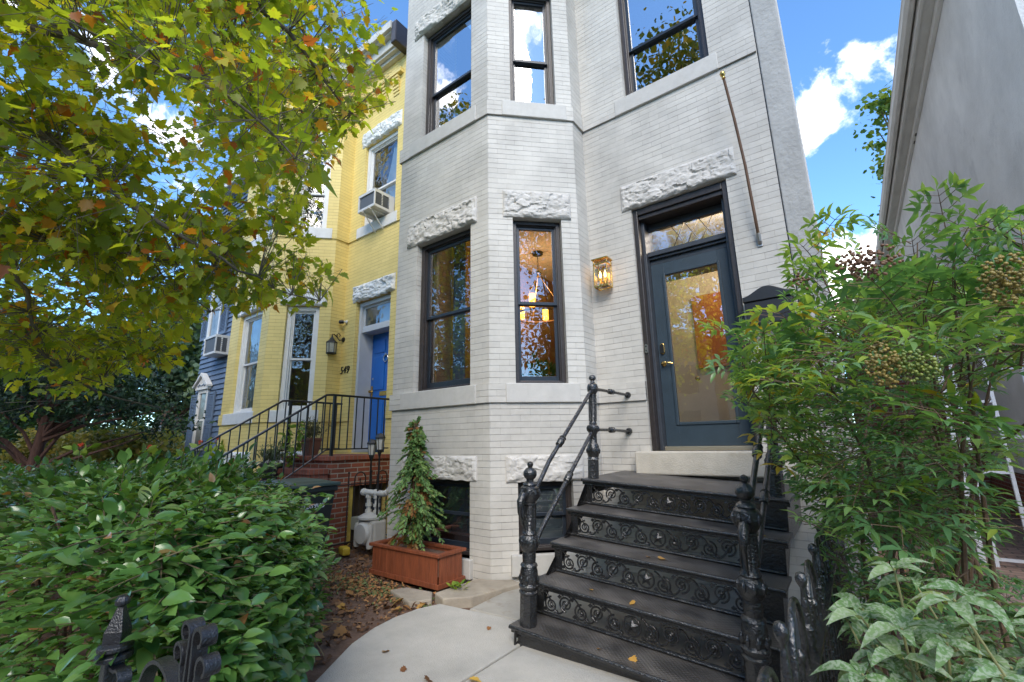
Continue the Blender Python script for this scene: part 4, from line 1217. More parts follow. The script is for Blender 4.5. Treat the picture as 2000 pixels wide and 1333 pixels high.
def newel(x, y, z, H, name='newel_post', tall=True):
    n = MB()
    if tall:   # lower newel with ball finial and two collars
        prof = [(0.058, 0), (0.058, 0.20), (0.064, 0.205), (0.066, 0.215), (0.055, 0.225), (0.066, 0.24), (0.068, 0.255), (0.056, 0.27), (0.058, 0.275), (0.062, 0.30), (0.060, 0.34), (0.052, 0.375), (0.060, 0.38), (0.056, 0.39), (0.044, 0.40),
                (0.047, 0.44), (0.043, 0.47), (0.062, 0.50), (0.066, 0.53), (0.060, 0.565), (0.048, 0.58), (0.052, 0.59), (0.048, 0.60), (0.041, 0.61), (0.040, 0.78), (0.050, 0.785), (0.050, 0.795), (0.043, 0.80),
                (0.064, 0.83), (0.068, 0.86), (0.062, 0.90), (0.044, 0.915), (0.050, 0.92), (0.046, 0.93), (0.026, 0.945), (0.026, 0.955), (0.038, 0.965), (0.048, 0.985), (0.046, 1.010), (0.030, 1.03), (0.014, 1.04), (0.018, 1.046), (0.022, 1.058), (0.018, 1.072), (0.004, 1.08)]
        prof = [(r, h * H / 1.08) for r, h in prof]
        n.lathe(prof[:2], (x, y, z), 8)
        n.lathe(prof[2:], (x, y, z), 20)
    else:
        prof = [(0.050, 0), (0.050, 0.16), (0.054, 0.165), (0.046, 0.185), (0.052, 0.20), (0.054, 0.24), (0.052, 0.28), (0.042, 0.30), (0.036, 0.31), (0.034, 0.38), (0.046, 0.41), (0.048, 0.44), (0.044, 0.46), (0.034, 0.47), (0.036, 0.48), (0.031, 0.49),
                (0.031, 0.72), (0.036, 0.725), (0.036, 0.735), (0.031, 0.74), (0.048, 0.77), (0.050, 0.80), (0.044, 0.83), (0.028, 0.845), (0.020, 0.855), (0.018, 0.865), (0.032, 0.88), (0.033, 0.895), (0.024, 0.912), (0.004, 0.92)]
        prof = [(r, h * H / 0.92) for r, h in prof]
        n.lathe(prof[:2], (x, y, z), 8)
        n.lathe(prof[2:], (x, y, z), 20)
    # flutes on the upper shaft
    a, b = ((0.62, 0.78) if tall else (0.50, 0.71))
    s = H / (1.08 if tall else 0.92)
    rr = 0.040 if tall else 0.031
    for q in range(10):
        t = 2 * PI * q / 10
        n.tube([(x + rr * math.cos(t), y + rr * math.sin(t), z + a * s), (x + rr * math.cos(t), y + rr * math.sin(t), z + b * s)], 0.006, 5)
    # acanthus leaves round the bulbs
    for hz, rb in ((0.29, 0.060), (0.535, 0.062), (0.86, 0.064)) if tall else ((0.235, 0.051), (0.43, 0.045)):
        for q in range(8):
            t = 2 * PI * (q + .5) / 8
            c, w = math.cos(t), math.sin(t)
            n.lathe([(0.002, -0.026), (0.012, -0.012), (0.015, 0.008), (0.006, 0.026), (0.001, 0.032)], (x + rb * c, y + rb * w, z + hz * s), 6)
    return n.build(name, M_IRON, st, smooth=35)
newel(0.10, -1.90, -4 * RISE, 1.055)
newel(1.465, -1.90, -4 * RISE, 1.08)
newel(0.07, -0.87, 0.0, 0.915, tall=False)
newel(1.475, -0.85, 0.0, 0.915, tall=False)
def rail(pts, joint, r=0.0165, ang=None, name='handrail'):
    n = MB(); n.tube(pts, r, 12)
    a, b = Vector(pts[0]), Vector(pts[-1])
    for jt in joint:
        c, ax = jt
        n.lathe([(r, -0.05), (r + 0.008, -0.048), (r + 0.012, -0.04), (r + 0.004, -0.034), (r + 0.010, -0.028), (r + 0.014, 0.0), (r + 0.010, 0.026), (r + 0.004, 0.030), (r + 0.012, 0.038), (r + 0.008, 0.046), (r, 0.05)], c, 14, ax)
    return n.build(name, M_IRON, st, smooth=40)
sl = Vector((0, 1.03, 0.79)).normalized()
for x0, x1 in ((0.10, 0.07), (1.465, 1.475)):
    A, B = Vector((x0, -1.90, -0.01)), Vector((x1, -0.87, 0.79))
    rail([A, A + Vector((0, 0.07, 0.02)), A + Vector((0, 0.13, 0.075)), A.lerp(B, 0.25), A.lerp(B, 0.6), B], [(A.lerp(B, 0.43), B - A)])
    A, B = Vector((x0, -1.90, -0.40)), Vector((x1, -0.87, 0.42))
    rail([A, A + Vector((0, 0.05, 0.02)), A.lerp(B, 0.15), A.lerp(B, 0.6), B], [(A.lerp(B, 0.55), B - A)])
for z0, z1 in ((0.79, 0.778), (0.42, 0.40)):
    for x in (0.07, 1.475):
        n = MB(); P = [(x, -0.87, z0), (x - 0.01, -0.45, z0 - 0.004), (x - 0.02, -0.03, z1)]
        o = rail(P, [((x - 0.01, -0.45, z0 - 0.004), (0, 1, 0))], r=0.0145, name='wall_rail')
        n = MB(); n.lathe([(0.028, -0.03), (0.034, -0.015), (0.036, 0.0)], (x - 0.02, -0.0, z1), 16, (0, 1, 0)); n.build('flange', M_IRON, o, smooth=40)
# eagle-beak brackets on the newels
for x, sx in ((0.10, -1), (1.465, -1)):
    n = MB(); q = [(x, -1.94, -0.03), (x, -1.985, -0.015), (x, -2.015, -0.05), (x, -2.02, -0.12), (x, -1.99, -0.19), (x, -1.95, -0.25)]
    n.tube(q, [0.03, 0.028, 0.024, 0.014, 0.008, 0.005], 8); n.build('newel_scroll', M_IRON, st, smooth=50)
# ------------------------------------------------------------------ ground
GZ = -1.30
M_SOIL = mat('mulch_soil', (0.14, 0.085, 0.060), 0.95, var=0.45, vscale=9, bump=1.0, bscale=38, dirt=((0.20, 0.12, 0.075), 26, 0.55, 0.7))
M_CONC = mat('grey_concrete', (0.45, 0.43, 0.39), 0.88, var=0.17, vscale=2.2, bump=0.8, bscale=130, dirt=((0.16, 0.145, 0.12), 34, 0.66, 0.75))
M_CONC2 = mat('stained_concrete', (0.34, 0.32, 0.28), 0.88, var=0.16, vscale=4, bump=0.4, bscale=120, dirt=((0.20, 0.14, 0.09), 7, 0.55, 0.6))
M_SAND = mat('sandstone', (0.33, 0.285, 0.225), 0.85, var=0.2, vscale=5, bump=0.4, bscale=60, dirt=((0.22, 0.13, 0.07), 6, 0.58, 0.6))
M_ASPH = mat('asphalt', (0.05, 0.05, 0.05), 0.9, var=0.2, bump=0.5, bscale=100)
M_GPAV = mat('sidewalk_concrete', (0.34, 0.33, 0.31), 0.9, var=0.12, vscale=2, bump=0.3, bscale=100)
def struct(mb, name, m, bevel=0):
    return tag(mb.build(name, m, bevel=bevel), kind='structure')
m = MB()
nx, ny = 90, 60
vs, fs = [], []
xs = np.linspace(-14, 8, nx + 1); ys = np.linspace(0.28, 14, ny + 1)
for y in ys:
    for x in xs:
        h = 0.03 * noise.noise(Vector((x * 1.7, y * 1.7, 0))) + 0.015 * noise.noise(Vector((x * 6, y * 6, 3)))
        vs.append((x, y, GZ - 0.045 + h))
fs = [(j * (nx + 1) + i, j * (nx + 1) + i + 1, (j + 1) * (nx + 1) + i + 1, (j + 1) * (nx + 1) + i) for j in range(ny) for i in range(nx)]
m.add(vs, fs); struct(m, 'garden_soil', M_SOIL)
m = MB(); m.add([(-400, -400, GZ - 0.16), (400, -400, GZ - 0.16), (400, 400, GZ - 0.16), (-400, 400, GZ - 0.16)], [(0, 1, 2, 3)])
struct(m, 'ground', mat('far_ground', (0.10, 0.11, 0.06), 0.95, var=0.3, vscale=0.3))
m = MB(); m.box(-60, 40, -2.6, 0.27, GZ - 0.12, GZ - 0.005); struct(m, 'sidewalk', M_GPAV)
m = MB(); m.box(-60, 40, -2.75, -2.6, GZ - 0.25, GZ - 0.01); struct(m, 'kerb', M_CONC)
m = MB(); m.box(-60, 40, -12.5, -2.75, GZ - 0.3, GZ - 0.13); struct(m, 'road', M_ASPH)
m = MB(); m.box(-60, 40, -17.0, -12.5, GZ - 0.25, GZ - 0.01); struct(m, 'sidewalk', M_GPAV)
arc = [(-2.50, 0.28), (-2.52, 1.2), (-2.60, 1.55), (-2.76, 1.80), (-2.92, 2.05), (-3.02, 2.30), (-3.06, 2.52), (-3.05, 2.75), (-2.98, 2.93)]
m = MB(); m.prism(arc + [(-2.05, 3.02), (-1.975, 3.02), (-1.975, 0.28)], GZ - 0.09, GZ); struct(m, 'garden_path', M_CONC, bevel=0.008)
m = MB(); m.prism([(-1.962, 3.02), (-1.962, 0.28), (-0.26, 0.28), (-0.26, 3.02)][::-1], GZ - 0.09, GZ - 0.004); struct(m, 'garden_path', M_CONC, bevel=0.008)
m = MB(); m.prism([(-2.70, 2.98), (-2.0, 3.04), (-2.0, 4.55), (-2.2, 4.3), (-2.74, 3.78)], GZ - 0.12, GZ - 0.002); struct(m, 'garden_path', M_CONC2, bevel=0.01)
m = MB(); m.box(-2.0, -0.24, 3.04, 4.6, GZ - 0.12, GZ + 0.012); struct(m, 'areaway_floor', M_CONC2)
m = MB(); m.prism([(-3.14, 3.02), (-2.97, 2.95), (-2.80, 3.12), (-2.66, 3.66), (-2.80, 3.70), (-3.00, 3.575), (-3.10, 3.56)], GZ - 0.06, GZ + 0.035); struct(m, 'stone_kerb', M_SAND, bevel=0.012)
m = MB(); m.prism([(-3.62, 2.92), (-3.22, 2.80), (-3.10, 2.95), (-3.25, 3.10), (-3.55, 3.06)], GZ - 0.06, GZ + 0.005); struct(m, 'stepping_stone', M_SAND, bevel=0.012)
m = MB(); m.box(0.75, 1.82, 3.2, 11.95, GZ - 0.09, GZ + 0.0)
struct(m, 'brick_paving', brickmat('brick_paving_mat', (0.30, 0.20, 0.15), (0.22, 0.14, 0.11), (0.10, 0.09, 0.07), bw=0.2, rh=0.1, ms=0.008, rough=0.9, coarse=True, fade=0.0, dirt=0.4))

# ------------------------------------------------------------------ planter, cypress, meter
M_WOOD = mat('red_stained_cedar', (0.22, 0.060, 0.024), 0.6, var=0.35, vscale=5, stretch=(7, 7, 0.8), bump=0.35, bscale=30, dirt=((0.10, 0.035, 0.02), 3, 0.56, 0.6))
pb = empty('planter_box', (-3.75, 3.335, GZ), 'long red cedar planter box standing on mulch below the basement window', 'planter')
X0, X1, Y0, Y1, H = -0.50, 0.50, -0.17, 0.17, 0.27
def boards(a, b, n, fixed, axis, d):
    for i in range(n):
        w = (b - a) / n
        m = MB()
        p, q = a + i * w + 0.002, a + (i + 1) * w - 0.002
        if axis == 'x': m.box(p, q, fixed, fixed + d, 0.02, H)
        else: m.box(fixed, fixed + d, p, q, 0.02, H)
        m.build('board', M_WOOD, pb, bevel=0.003)
boards(X0 + 0.02, X1 - 0.02, 8, Y0, 'x', 0.018); boards(X0 + 0.02, X1 - 0.02, 8, Y1 - 0.018, 'x', 0.018)
boards(Y0 + 0.02, Y1 - 0.02, 3, X0, 'y', 0.018); boards(Y0 + 0.02, Y1 - 0.02, 3, X1 - 0.018, 'y', 0.018)
m = MB()
for x0, x1, y0, y1 in ((X0 - .02, X1 + .02, Y0 - .02, Y0 + .035), (X0 - .02, X1 + .02, Y1 - .035, Y1 + .02), (X0 - .02, X0 + .035, Y0 + .035, Y1 - .035), (X1 - .035, X1 + .02, Y0 + .035, Y1 - .035)):
    m.box(x0, x1, y0, y1, H, H + 0.028)
m.build('rim', M_WOOD, pb, bevel=0.004)
m = MB()
for x0, x1, y0, y1 in ((X0 - .012, X1 + .012, Y0 - .014, Y0 - 0.001), (X0 - .012, X1 + .012, Y1 + .001, Y1 + .014), (X1 + .001, X1 + .014, Y0, Y1), (X0 - .014, X0 - .001, Y0, Y1)):
    m.box(x0, x1, y0, y1, 0.0, 0.045)
m.build('plinth', M_WOOD, pb, bevel=0.003)
m = MB(); m.box(X0 + 0.02, X1 - 0.02, Y0 + 0.02, Y1 - 0.02, 0.1, H - 0.03); m.build('potting_soil', M_SOIL, pb)

M_BARK = mat('brown_bark', (0.085, 0.05, 0.032), 0.95, var=0.4, vscale=12, stretch=(3, 3, 0.7), bump=1.0, bscale=30)
M_CYP = leafmat('cypress_spray', [(0, (0.07, 0.15, 0.05)), (0.45, (0.14, 0.25, 0.075)), (0.75, (0.23, 0.33, 0.10)), (0.84, (0.22, 0.10, 0.035)), (1, (0.30, 0.13, 0.04))], 0.6, 0.25, spec=0.3)
cy = empty('cypress_shrub', (-3.80, 3.33, -1.06), 'small feathery cypress with browning inner sprays in the red planter', 'shrub')
m = MB()
m.tube([(0, 0, 0), (0.01, 0.0, 0.4), (-0.02, 0.0, 0.85), (0, 0, 1.22)], [0.028, 0.022, 0.013, 0.004], 7)
m.tube([(0.05, 0.02, 0), (0.06, 0.02, 0.35), (0.12, 0.0, 0.62)], [0.02, 0.015, 0.006], 6)
m.build('trunk', M_BARK, cy, smooth=60)
pos, dr, nm, sz, lv = [], [], [], [], []
tw = MB()
for i in range(190):
    t = random.random() ** 0.85
    z = 0.10 + 1.13 * t
    rad = float(np.interp(t, [0, .12, .3, .5, .7, .85, 1], [.10, .20, .34, .27, .15, .11, .07])) * random.uniform(0.35, 1.45)
    a_ = random.uniform(0, 2 * PI)
    if random.random() < .18: a_ = random.gauss(-0.3, .3); rad *= 1.2
    st_ = Vector((0.0, 0, z)); en = Vector((rad * math.cos(a_), rad * 0.8 * math.sin(a_), z + random.uniform(-.10, .10) - 0.45 * rad))
    md = st_.lerp(en, 0.5) + Vector((0, 0, 0.05))
    tw.tube([st_, md, en], [0.004, 0.003, 0.0015], 4)
    brown = random.random() < (0.55 if t < 0.22 else 0.06)
    n_ = 16
    for q in range(n_):
        f = 0.25 + 0.75 * q / n_
        p = (st_.lerp(md, f * 2) if f < .5 else md.lerp(en, f * 2 - 1))
        dd = (en - st_).normalized()
        for sgn in (-1, 1):
            side = Vector((-dd.y, dd.x, -0.15)) * sgn
            pos.append(p); dr.append(dd * 0.9 + side * random.uniform(0.5, 1.1) + Vector((0, 0, random.uniform(-0.5, 0.1)))); nm.append((random.gauss(0, .8), random.gauss(0, .8), 1)); sz.append(random.uniform(0.035, 0.085) * (1.1 - 0.4 * f))
            lv.append((0.80 + 0.2 * random.random()) if (brown or (f < .45 and random.random() < .35)) else 0.78 * random.random())
tw.build('twigs', M_BARK, cy)
FAN = ([(0, 0, 0), (0.35, -0.10, 0), (0.5, -0.30, 0), (0.62, -0.10, 0), (0.85, -0.18, -0.03), (1.0, 0, -0.06), (0.85, 0.18, -0.03), (0.62, 0.10, 0), (0.5, 0.30, 0), (0.35, 0.10, 0)], [(0, 1, 2, 3, 4, 5, 6, 7, 8, 9)])
leafmesh('foliage', *FAN, np.array([tuple(p) for p in pos]), np.array([tuple(p) for p in dr]), np.array(nm), np.array(sz), np.array(lv), M_CYP, cy)

M_METER = mat('meter_grey_paint', (0.44, 0.43, 0.40), 0.45, var=0.1, vscale=10, bump=0.2, bscale=60)
gm = empty('gas_meter', (-5.12, 3.80, GZ), 'pale grey gas meter with stubby pipes between the planter and the iron fence', 'gas meter')
m = MB()
m.box(-0.15, 0.15, -0.09, 0.09, 0.06, 0.34)
m.build('body', M_METER, gm, bevel=0.03)
m = MB(); m.lathe([(0.13, 0), (0.15, 0.01), (0.15, 0.03), (0.10, 0.06), (0.02, 0.075)], (0, 0, 0.335), 24); m.build('top_cover', M_METER, gm, smooth=40)
m = MB(); m.lathe([(0.12, 0), (0.12, 0.05), (0.10, 0.075), (0.0, 0.08)], (0.02, -0.085, 0.2), 20, (0, -1, 0)); m.build('diaphragm_cover', M_METER, gm, smooth=40)
for x in (-0.11, 0.11):
    m = MB(); m.lathe([(0.03, 0.05), (0.034, 0.07), (0.034, 0.27), (0.022, 0.30)], (x, -0.10, 0), 12); m.build('rib', M_METER, gm, smooth=40)
m = MB(); m.box(-0.30, -0.15, -0.06, 0.06, 0.20, 0.34); m.build('index_box', mat('olive_dial_box', (0.28, 0.28, 0.22), 0.5), gm, bevel=0.006)
m = MB()
for x in (-0.07, 0.07):
    m.tube([(x, 0, 0.38), (x, 0, 0.60)], 0.024, 12)
    for z in (0.40, 0.47, 0.56): m.lathe([(0.036, 0), (0.036, 0.035)], (x, 0, z), 6)
m.tube([(-0.16, 0, 0.62), (0.20, 0, 0.62), (0.24, 0, 0.64)], 0.034, 12)
m.lathe([(0.042, 0), (0.042, 0.04)], (-0.18, 0, 0.62), 8, (1, 0, 0)); m.lathe([(0.042, 0), (0.042, 0.04)], (0.03, 0, 0.62), 8, (1, 0, 0))
m.tube([(0.24, 0, 0.64), (0.30, 0, 0.70), (0.31, 0, 0.82), (0.33, 0.02, 0.90), (0.42, 0.02, 0.93), (0.60, 0.02, 0.93)], 0.028, 12)
m.lathe([(0.038, 0), (0.038, 0.05)], (0.34, 0.02, 0.905), 8, (1, 0, 0.3)); m.lathe([(0.036, 0), (0.036, 0.04)], (0.31, 0, 0.72), 8)
m.build('pipework', mat('meter_pipe_paint', (0.55, 0.54, 0.50), 0.45, var=0.15, vscale=20), gm, smooth=40)
gm.scale = (1.18, 1.18, 1.12)
tag(MB().prism([(-5.40 + .001, 3.52), (-5.22, 3.47), (-5.19, 3.56), (-5.36, 3.62)], GZ - 0.02, GZ + 0.07).build('yellow_marker', mat('yellow_plastic', (0.60, 0.40, 0.03), 0.5, var=0.2), bevel=0.02), 'small yellow plastic marker block at the foot of the gas meter', 'marker')
ub = empty('utility_cabinet', (-4.78, 4.05, GZ), 'narrow pale grey utility cabinet behind the gas meter', 'cabinet')
m = MB(); m.box(-0.14, 0.17, -0.12, 0.14, 0.10, 1.08); m.build('box', mat('cabinet_grey', (0.50, 0.50, 0.49), 0.5, var=0.08), ub, bevel=0.006)
m = MB(); m.box(-0.155, 0.18, -0.135, 0.15, 1.08, 1.11); m.build('cap', mat('cabinet_grey', (0.5,) * 3), ub, bevel=0.004)
m = MB(); m.box(-0.12, -0.10, -0.128, -0.121, 0.2, 1.0); m.build('hinge', M_CASE, ub)

# garden lights on poles
for k, (x, y, h) in enumerate(((-5.28, 3.86, 1.38), (-5.00, 3.78, 1.45))):
    pl_ = empty('garden_light', (x, y, GZ), ('left one, slightly shorter, of the two black garden lanterns on poles by the gas meter', 'right one, slightly taller, of the two black garden lanterns on poles by the gas meter')[k], 'garden light', 'garden lanterns by the gas meter')
    m = MB(); m.tube([(0, 0, 0), (0.0, 0, h - 0.26)], 0.012, 8); m.lathe([(0.012, h - 0.30), (0.02, h - 0.27), (0.034, h - 0.23), (0.036, h - 0.21)], (0, 0, 0), 6); m.build('pole', M_BLACK, pl_)
    m = MB(); m.lathe([(0.038, h - 0.21), (0.052, h - 0.07)], (0, 0, 0), 6); m.build('shade', mat('frosted_panel', (0.50, 0.50, 0.47), 0.35), pl_)
    m = MB()
    for q in range(6):
        t = 2 * PI * q / 6; m.tube([(0.040 * math.cos(t), 0.040 * math.sin(t), h - 0.21), (0.054 * math.cos(t), 0.054 * math.sin(t), h - 0.07)], 0.004, 4)
    m.lathe([(0.066, h - 0.07), (0.066, h - 0.055), (0.045, h - 0.02), (0.04, h - 0.01), (0.005, h)], (0, 0, 0), 6); m.build('cap', M_BLACK, pl_)
tag(MB().tube([(-5.10, 4.42, GZ - 0.02), (-4.93, 4.46, 0.16)], 0.014, 8).build('broom_handle', mat('orange_wood', (0.42, 0.17, 0.06), 0.5, var=0.2, vscale=9)), 'orange wooden pole leaning in the corner behind the garden lanterns', 'pole')

# ------------------------------------------------------------------ yellow house stoop
sp_ = empty('brick_stoop', (0, 0, 0), 'red brick stoop and steps climbing to the blue door', 'stoop')
SX0, SX1, SZ = -7.12, -5.80, -0.14
m = MB(); m.box(SX0, SX1, 3.60, 3.90, -1.6, SZ - 0.065); m.box(SX0, SX1, 3.90, 4.578, SZ - 0.42, SZ - 0.065); m.build('pier', M_RED, sp_)
m = MB(); m.box(SX0 - 0.02, SX1 + 0.03, 3.57, 4.577, SZ - 0.065, SZ); m.build('landing', brickmat('brick_coping', (0.34, 0.10, 0.055), (0.25, 0.075, 0.045), (0.2, 0.15, 0.12), bw=0.07, rh=0.21, ms=0.006, rough=0.8, coarse=True, fade=0.1, dirt=0.4), sp_, bevel=0.008)
nst = 6
rz, ry = (SZ - GZ) / (nst + 1), 0.27
for k in range(nst):
    z = SZ - (k + 1) * rz
    y1 = 3.57 - k * ry
    m = MB(); m.box(SX0, SX1, y1 - ry, y1 - 0.001, z - 0.065, z); m.box(SX0 + 0.02, SX1 - 0.02, y1 - ry + 0.02, y1 - 0.002, -1.5, z - 0.065)
    m.build('step', M_RED if k % 2 else MATS['brick_coping'], sp_)
m = MB(); m.box(-6.9, -5.83, 3.90, 3.98, -1.5, SZ - 0.42); m.build('painted_jamb', mat('old_yellow_paint', (0.62, 0.47, 0.10), 0.7, var=0.2, vscale=9), sp_)
m = MB(); m.box(-6.6, -5.95, 4.30, 4.57, -1.5, SZ - 0.42); m.build('cellar_door', mat('dark_cellar_door', (0.02, 0.035, 0.07), 0.5), sp_)
m = MB(); m.box(-6.05, -6.0, 4.05, 4.29, -1.5, SZ - 0.43); m.build('cellar_shutter', mat('old_brown_wood', (0.06, 0.045, 0.03), 0.8, var=0.4, stretch=(1, 1, .2)), sp_)
M_RAIL = mat('black_rail_paint', (0.012, 0.013, 0.017), 0.3, spec=0.6)
def stoop_rail(x, label, ytop=4.56):
    r = empty('stair_railing', (x, 3.57, SZ), label, 'railing', 'railings of the brick stoop')
    s_ = 0.64
    yb, zb = -1.78, -1.78 * s_
    m = MB()
    m.tube([(0, ytop - 3.57, 0.84), (0, 0.0, 0.84), (0, -0.10, 0.83), (0, yb, 0.83 + (yb + .1) * s_)], 0.016, 8)
    m.build('top_rail', M_RAIL, r, smooth=40)
    m = MB(); m.tube([(0, ytop - 3.57, 0.09), (0, 0.03, 0.09), (0, -0.06, 0.08), (0, yb, 0.08 + (yb + .06) * s_)], 0.010, 6); m.build('bottom_rail', M_RAIL, r)
    for yy in (0.03, ):
        m = MB(); m.box(-0.018, 0.018, yy - 0.018, yy + 0.018, -0.001, 0.84); m.build('post', M_RAIL, r)
    m = MB(); m.box(-0.018, 0.018, yb - 0.018, yb + 0.018, yb * s_ - 0.1, 0.80 + yb * s_); m.build('post', M_RAIL, r)
    y = ytop - 3.57 - 0.1
    while y > yb + 0.05:
        if abs(y - 0.03) > 0.06:
            zt = 0.83 + min(0, (y + .1) * s_); zb_ = 0.085 + min(0, (y + .06) * s_)
            m = MB(); m.box(-0.007, 0.007, y - 0.007, y + 0.007, zb_, zt); m.build('baluster', M_RAIL, r)
        y -= 0.125
    return r
stoop_rail(-5.83, 'right-hand black iron railing of the brick stoop, nearer the grey house')
stoop_rail(-7.05, 'left-hand black iron railing of the brick stoop, nearer the yellow bay', 4.5)

M_TERRA = mat('brown_plastic_pot', (0.17, 0.075, 0.05), 0.6, var=0.1)
def pot(name, loc, w, h, mt, label, kind, n, cols, up):
    p = empty(name, loc, label, 'potted plant')
    m = MB()
    a, b = w * .38, w * .5
    m.lathe([(a * 1.2, 0), (b * 1.25, h * .82), (b * 1.36, h * .84), (b * 1.38, h), (b * 1.22, h), (b * 1.15, h * .85)], (0, 0, 0), 4 if kind != 'round' else 20)
    o = m.build('pot', mt, p, bevel=0.006)
    if kind != 'round': o.rotation_euler.z = PI / 4 + 0.1
    m = MB(); m.lathe([(b * 0.9, h * .8), (b * .9, h * .86)], (0, 0, 0), 12); m.build('potting_soil', M_SOIL, p)
    base = rng.normal(size=(n, 3)) * np.array([w * .22, w * .22, 0]) + np.array([0, 0, h * .85])
    dd = unit(rng.normal(size=(n, 3)) * np.array([.45, .45, .15]) + np.array([0, 0, 1]))
    Ln = up * (0.5 + 0.6 * rng.random(n))
    tw = MB()
    for i in range(min(n, 60)): tw.tube([base[i], base[i] + dd[i] * Ln[i] * .6, base[i] + dd[i] * Ln[i] + np.array([0, 0, -.02])], 0.0025, 3, caps=False)
    tw.build('stem', leafmat('pot_stem', [(0, (0.08, 0.09, 0.04)), (1, (0.08, 0.09, 0.04))], 0.7, 0), p)
    k = 14
    f = rng.random((min(n, 60), k))
    P = (base[:min(n, 60), None, :] + dd[:min(n, 60), None, :] * (Ln[:min(n, 60), None] * (0.3 + 0.7 * f))[:, :, None]).reshape(-1, 3)
    D = np.repeat(dd[:min(n, 60)], k, 0) + rdir(len(P)) * 0.8
    leafmesh('foliage', *(OVATE if kind == 'round2' else LANCE), P, D, rdir(len(P)) + np.array([0, 0, 1]), cols[2] * (0.6 + 0.6 * rng.random(len(P))), rng.random(len(P)), leafmat(name + '_leaf_' + kind, [(0, cols[0]), (1, cols[1])], 0.6, 0.3), p)
    return p
pot('potted_plant', (-6.72, 3.80, SZ), 0.24, 0.26, M_TERRA, 'grey-green herb in a square brown pot on the brick landing', 'square', 60, ((0.09, 0.09, 0.05), (0.20, 0.19, 0.10), 0.045), 0.34)
pot('potted_plant', (-6.80, 3.28, SZ - 2 * rz), 0.24, 0.24, mat('black_plastic_pot', (0.02, 0.02, 0.022), 0.5), 'lavender-like plant in a round black pot lower on the brick steps', 'round', 60, ((0.09, 0.13, 0.07), (0.20, 0.24, 0.15), 0.05), 0.36)
vp = empty('basil_plant', (-6.62, 3.44, SZ - 1 * rz), 'tall yellow-green leafy plant between the two pots on the brick steps', 'plant')
m = MB()
pts_ = []
for i in range(7):
    a_ = random.uniform(0, 6.28); h_ = random.uniform(0.45, 0.72)
    p1 = Vector((0.10 * math.cos(a_), 0.10 * math.sin(a_), h_ * .6)); p2 = Vector((0.16 * math.cos(a_), 0.16 * math.sin(a_), h_))
    m.tube([(0, 0, 0.0), p1, p2], 0.004, 4)
    for q in range(16):
        f = 0.1 + 0.9 * q / 16
        pts_.append(tuple(p1.lerp(p2, f * 2 - 1) if f > .5 else Vector((0, 0, 0)).lerp(p1, f * 2)))
m.build('stem', MATS['pot_stem'], vp)
pts_ = np.array(pts_); n = len(pts_)
leafmesh('foliage', *OVATE, pts_, rdir(n) + np.array([0, 0, -.5]), rdir(n) + np.array([0, 0, 1]), 0.06 + 0.05 * rng.random(n), rng.random(n), leafmat('basil_leaf', [(0, (0.10, 0.20, 0.02)), (1, (0.26, 0.34, 0.04))], 0.5, 0.35), vp)

# ------------------------------------------------------------------ fences
def hoop_fence(name, x, y0, y1, z0, z1, label, mt, per=0.47, hoop=0.20, pr=0.007, hr=0.009, rail=(0.006, 0.026), off=0.0):
    f = empty(name, (x, y0, z0), label, 'fence')
    H = z1 - z0
    L = y1 - y0
    m = MB(); m.box(-rail[1], rail[1], 0, L, H - rail[0], H + rail[0]); m.build('top_rail', mt, f, bevel=0.002)
    m = MB(); m.box(-rail[1] * .8, rail[1] * .8, 0, L, 0.08, 0.08 + rail[0] * 2); m.build('bottom_rail', mt, f)
    k = 0
    y = off
    while y < L + 0.01:
        if 0 <= y <= L:      # finial baluster
            m = MB(); m.tube([(0, y, 0), (0, y, H)], pr * 1.1, 8)
            s = hoop / 0.2
            m.lathe([(0.012 * s, 0), (0.016 * s, 0.01 * s), (0.012 * s, 0.02 * s), (0.018 * s, 0.035 * s), (0.012 * s, 0.05 * s), (0.017 * s, 0.065 * s), (0.009 * s, 0.08 * s), (0.013 * s, 0.10 * s), (0.007 * s, 0.16 * s), (0.006 * s, 0.175 * s), (0.015 * s, 0.19 * s), (0.017 * s, 0.203 * s), (0.012 * s, 0.217 * s), (0.002 * s, 0.222 * s)], (0, y, H), 12)
            m.build('finial_baluster', mt, f, smooth=45)
        yc = y + per / 2
        if yc + per * .22 < L:
            w = per * 0.235
            m = MB(); m.tube([(0, yc - w, 0), (0, yc - w, H + hoop - w)] + [(0, yc - w * math.cos(t), H + hoop - w + w * math.sin(t)) for t in np.linspace(0.25, PI - 0.25, 11)] + [(0, yc + w, H + hoop - w), (0, yc + w, 0)], hr, 8)
            m.build('hoop', mt, f, smooth=60)
            m = MB(); m.tube([(0, yc, 0), (0, yc, H + hoop * .28)], pr, 8); m.lathe([(0.006, 0), (0.013, 0.012), (0.011, 0.024), (0.002, 0.034)], (0, yc, H + hoop * .27), 10); m.build('picket', mt, f, smooth=45)
        y += per
    return f
hoop_fence('hoop_fence', -0.2, 0.75, 4.45, GZ - 0.05, -0.625, 'glossy black iron hoop fence with ball finials running beside the iron steps', M_IRON, off=0.51 - 0.47)
hoop_fence('hoop_fence', -5.5, 3.32, 4.55, GZ - 0.02, -0.51, 'thin rusty black hoop fence in front of the brick stoop, behind the bin', mat('rusty_black_iron', (0.025, 0.018, 0.015), 0.6, var=0.5, vscale=20), per=0.36, hoop=0.15, pr=0.007, hr=0.009, off=0.36)

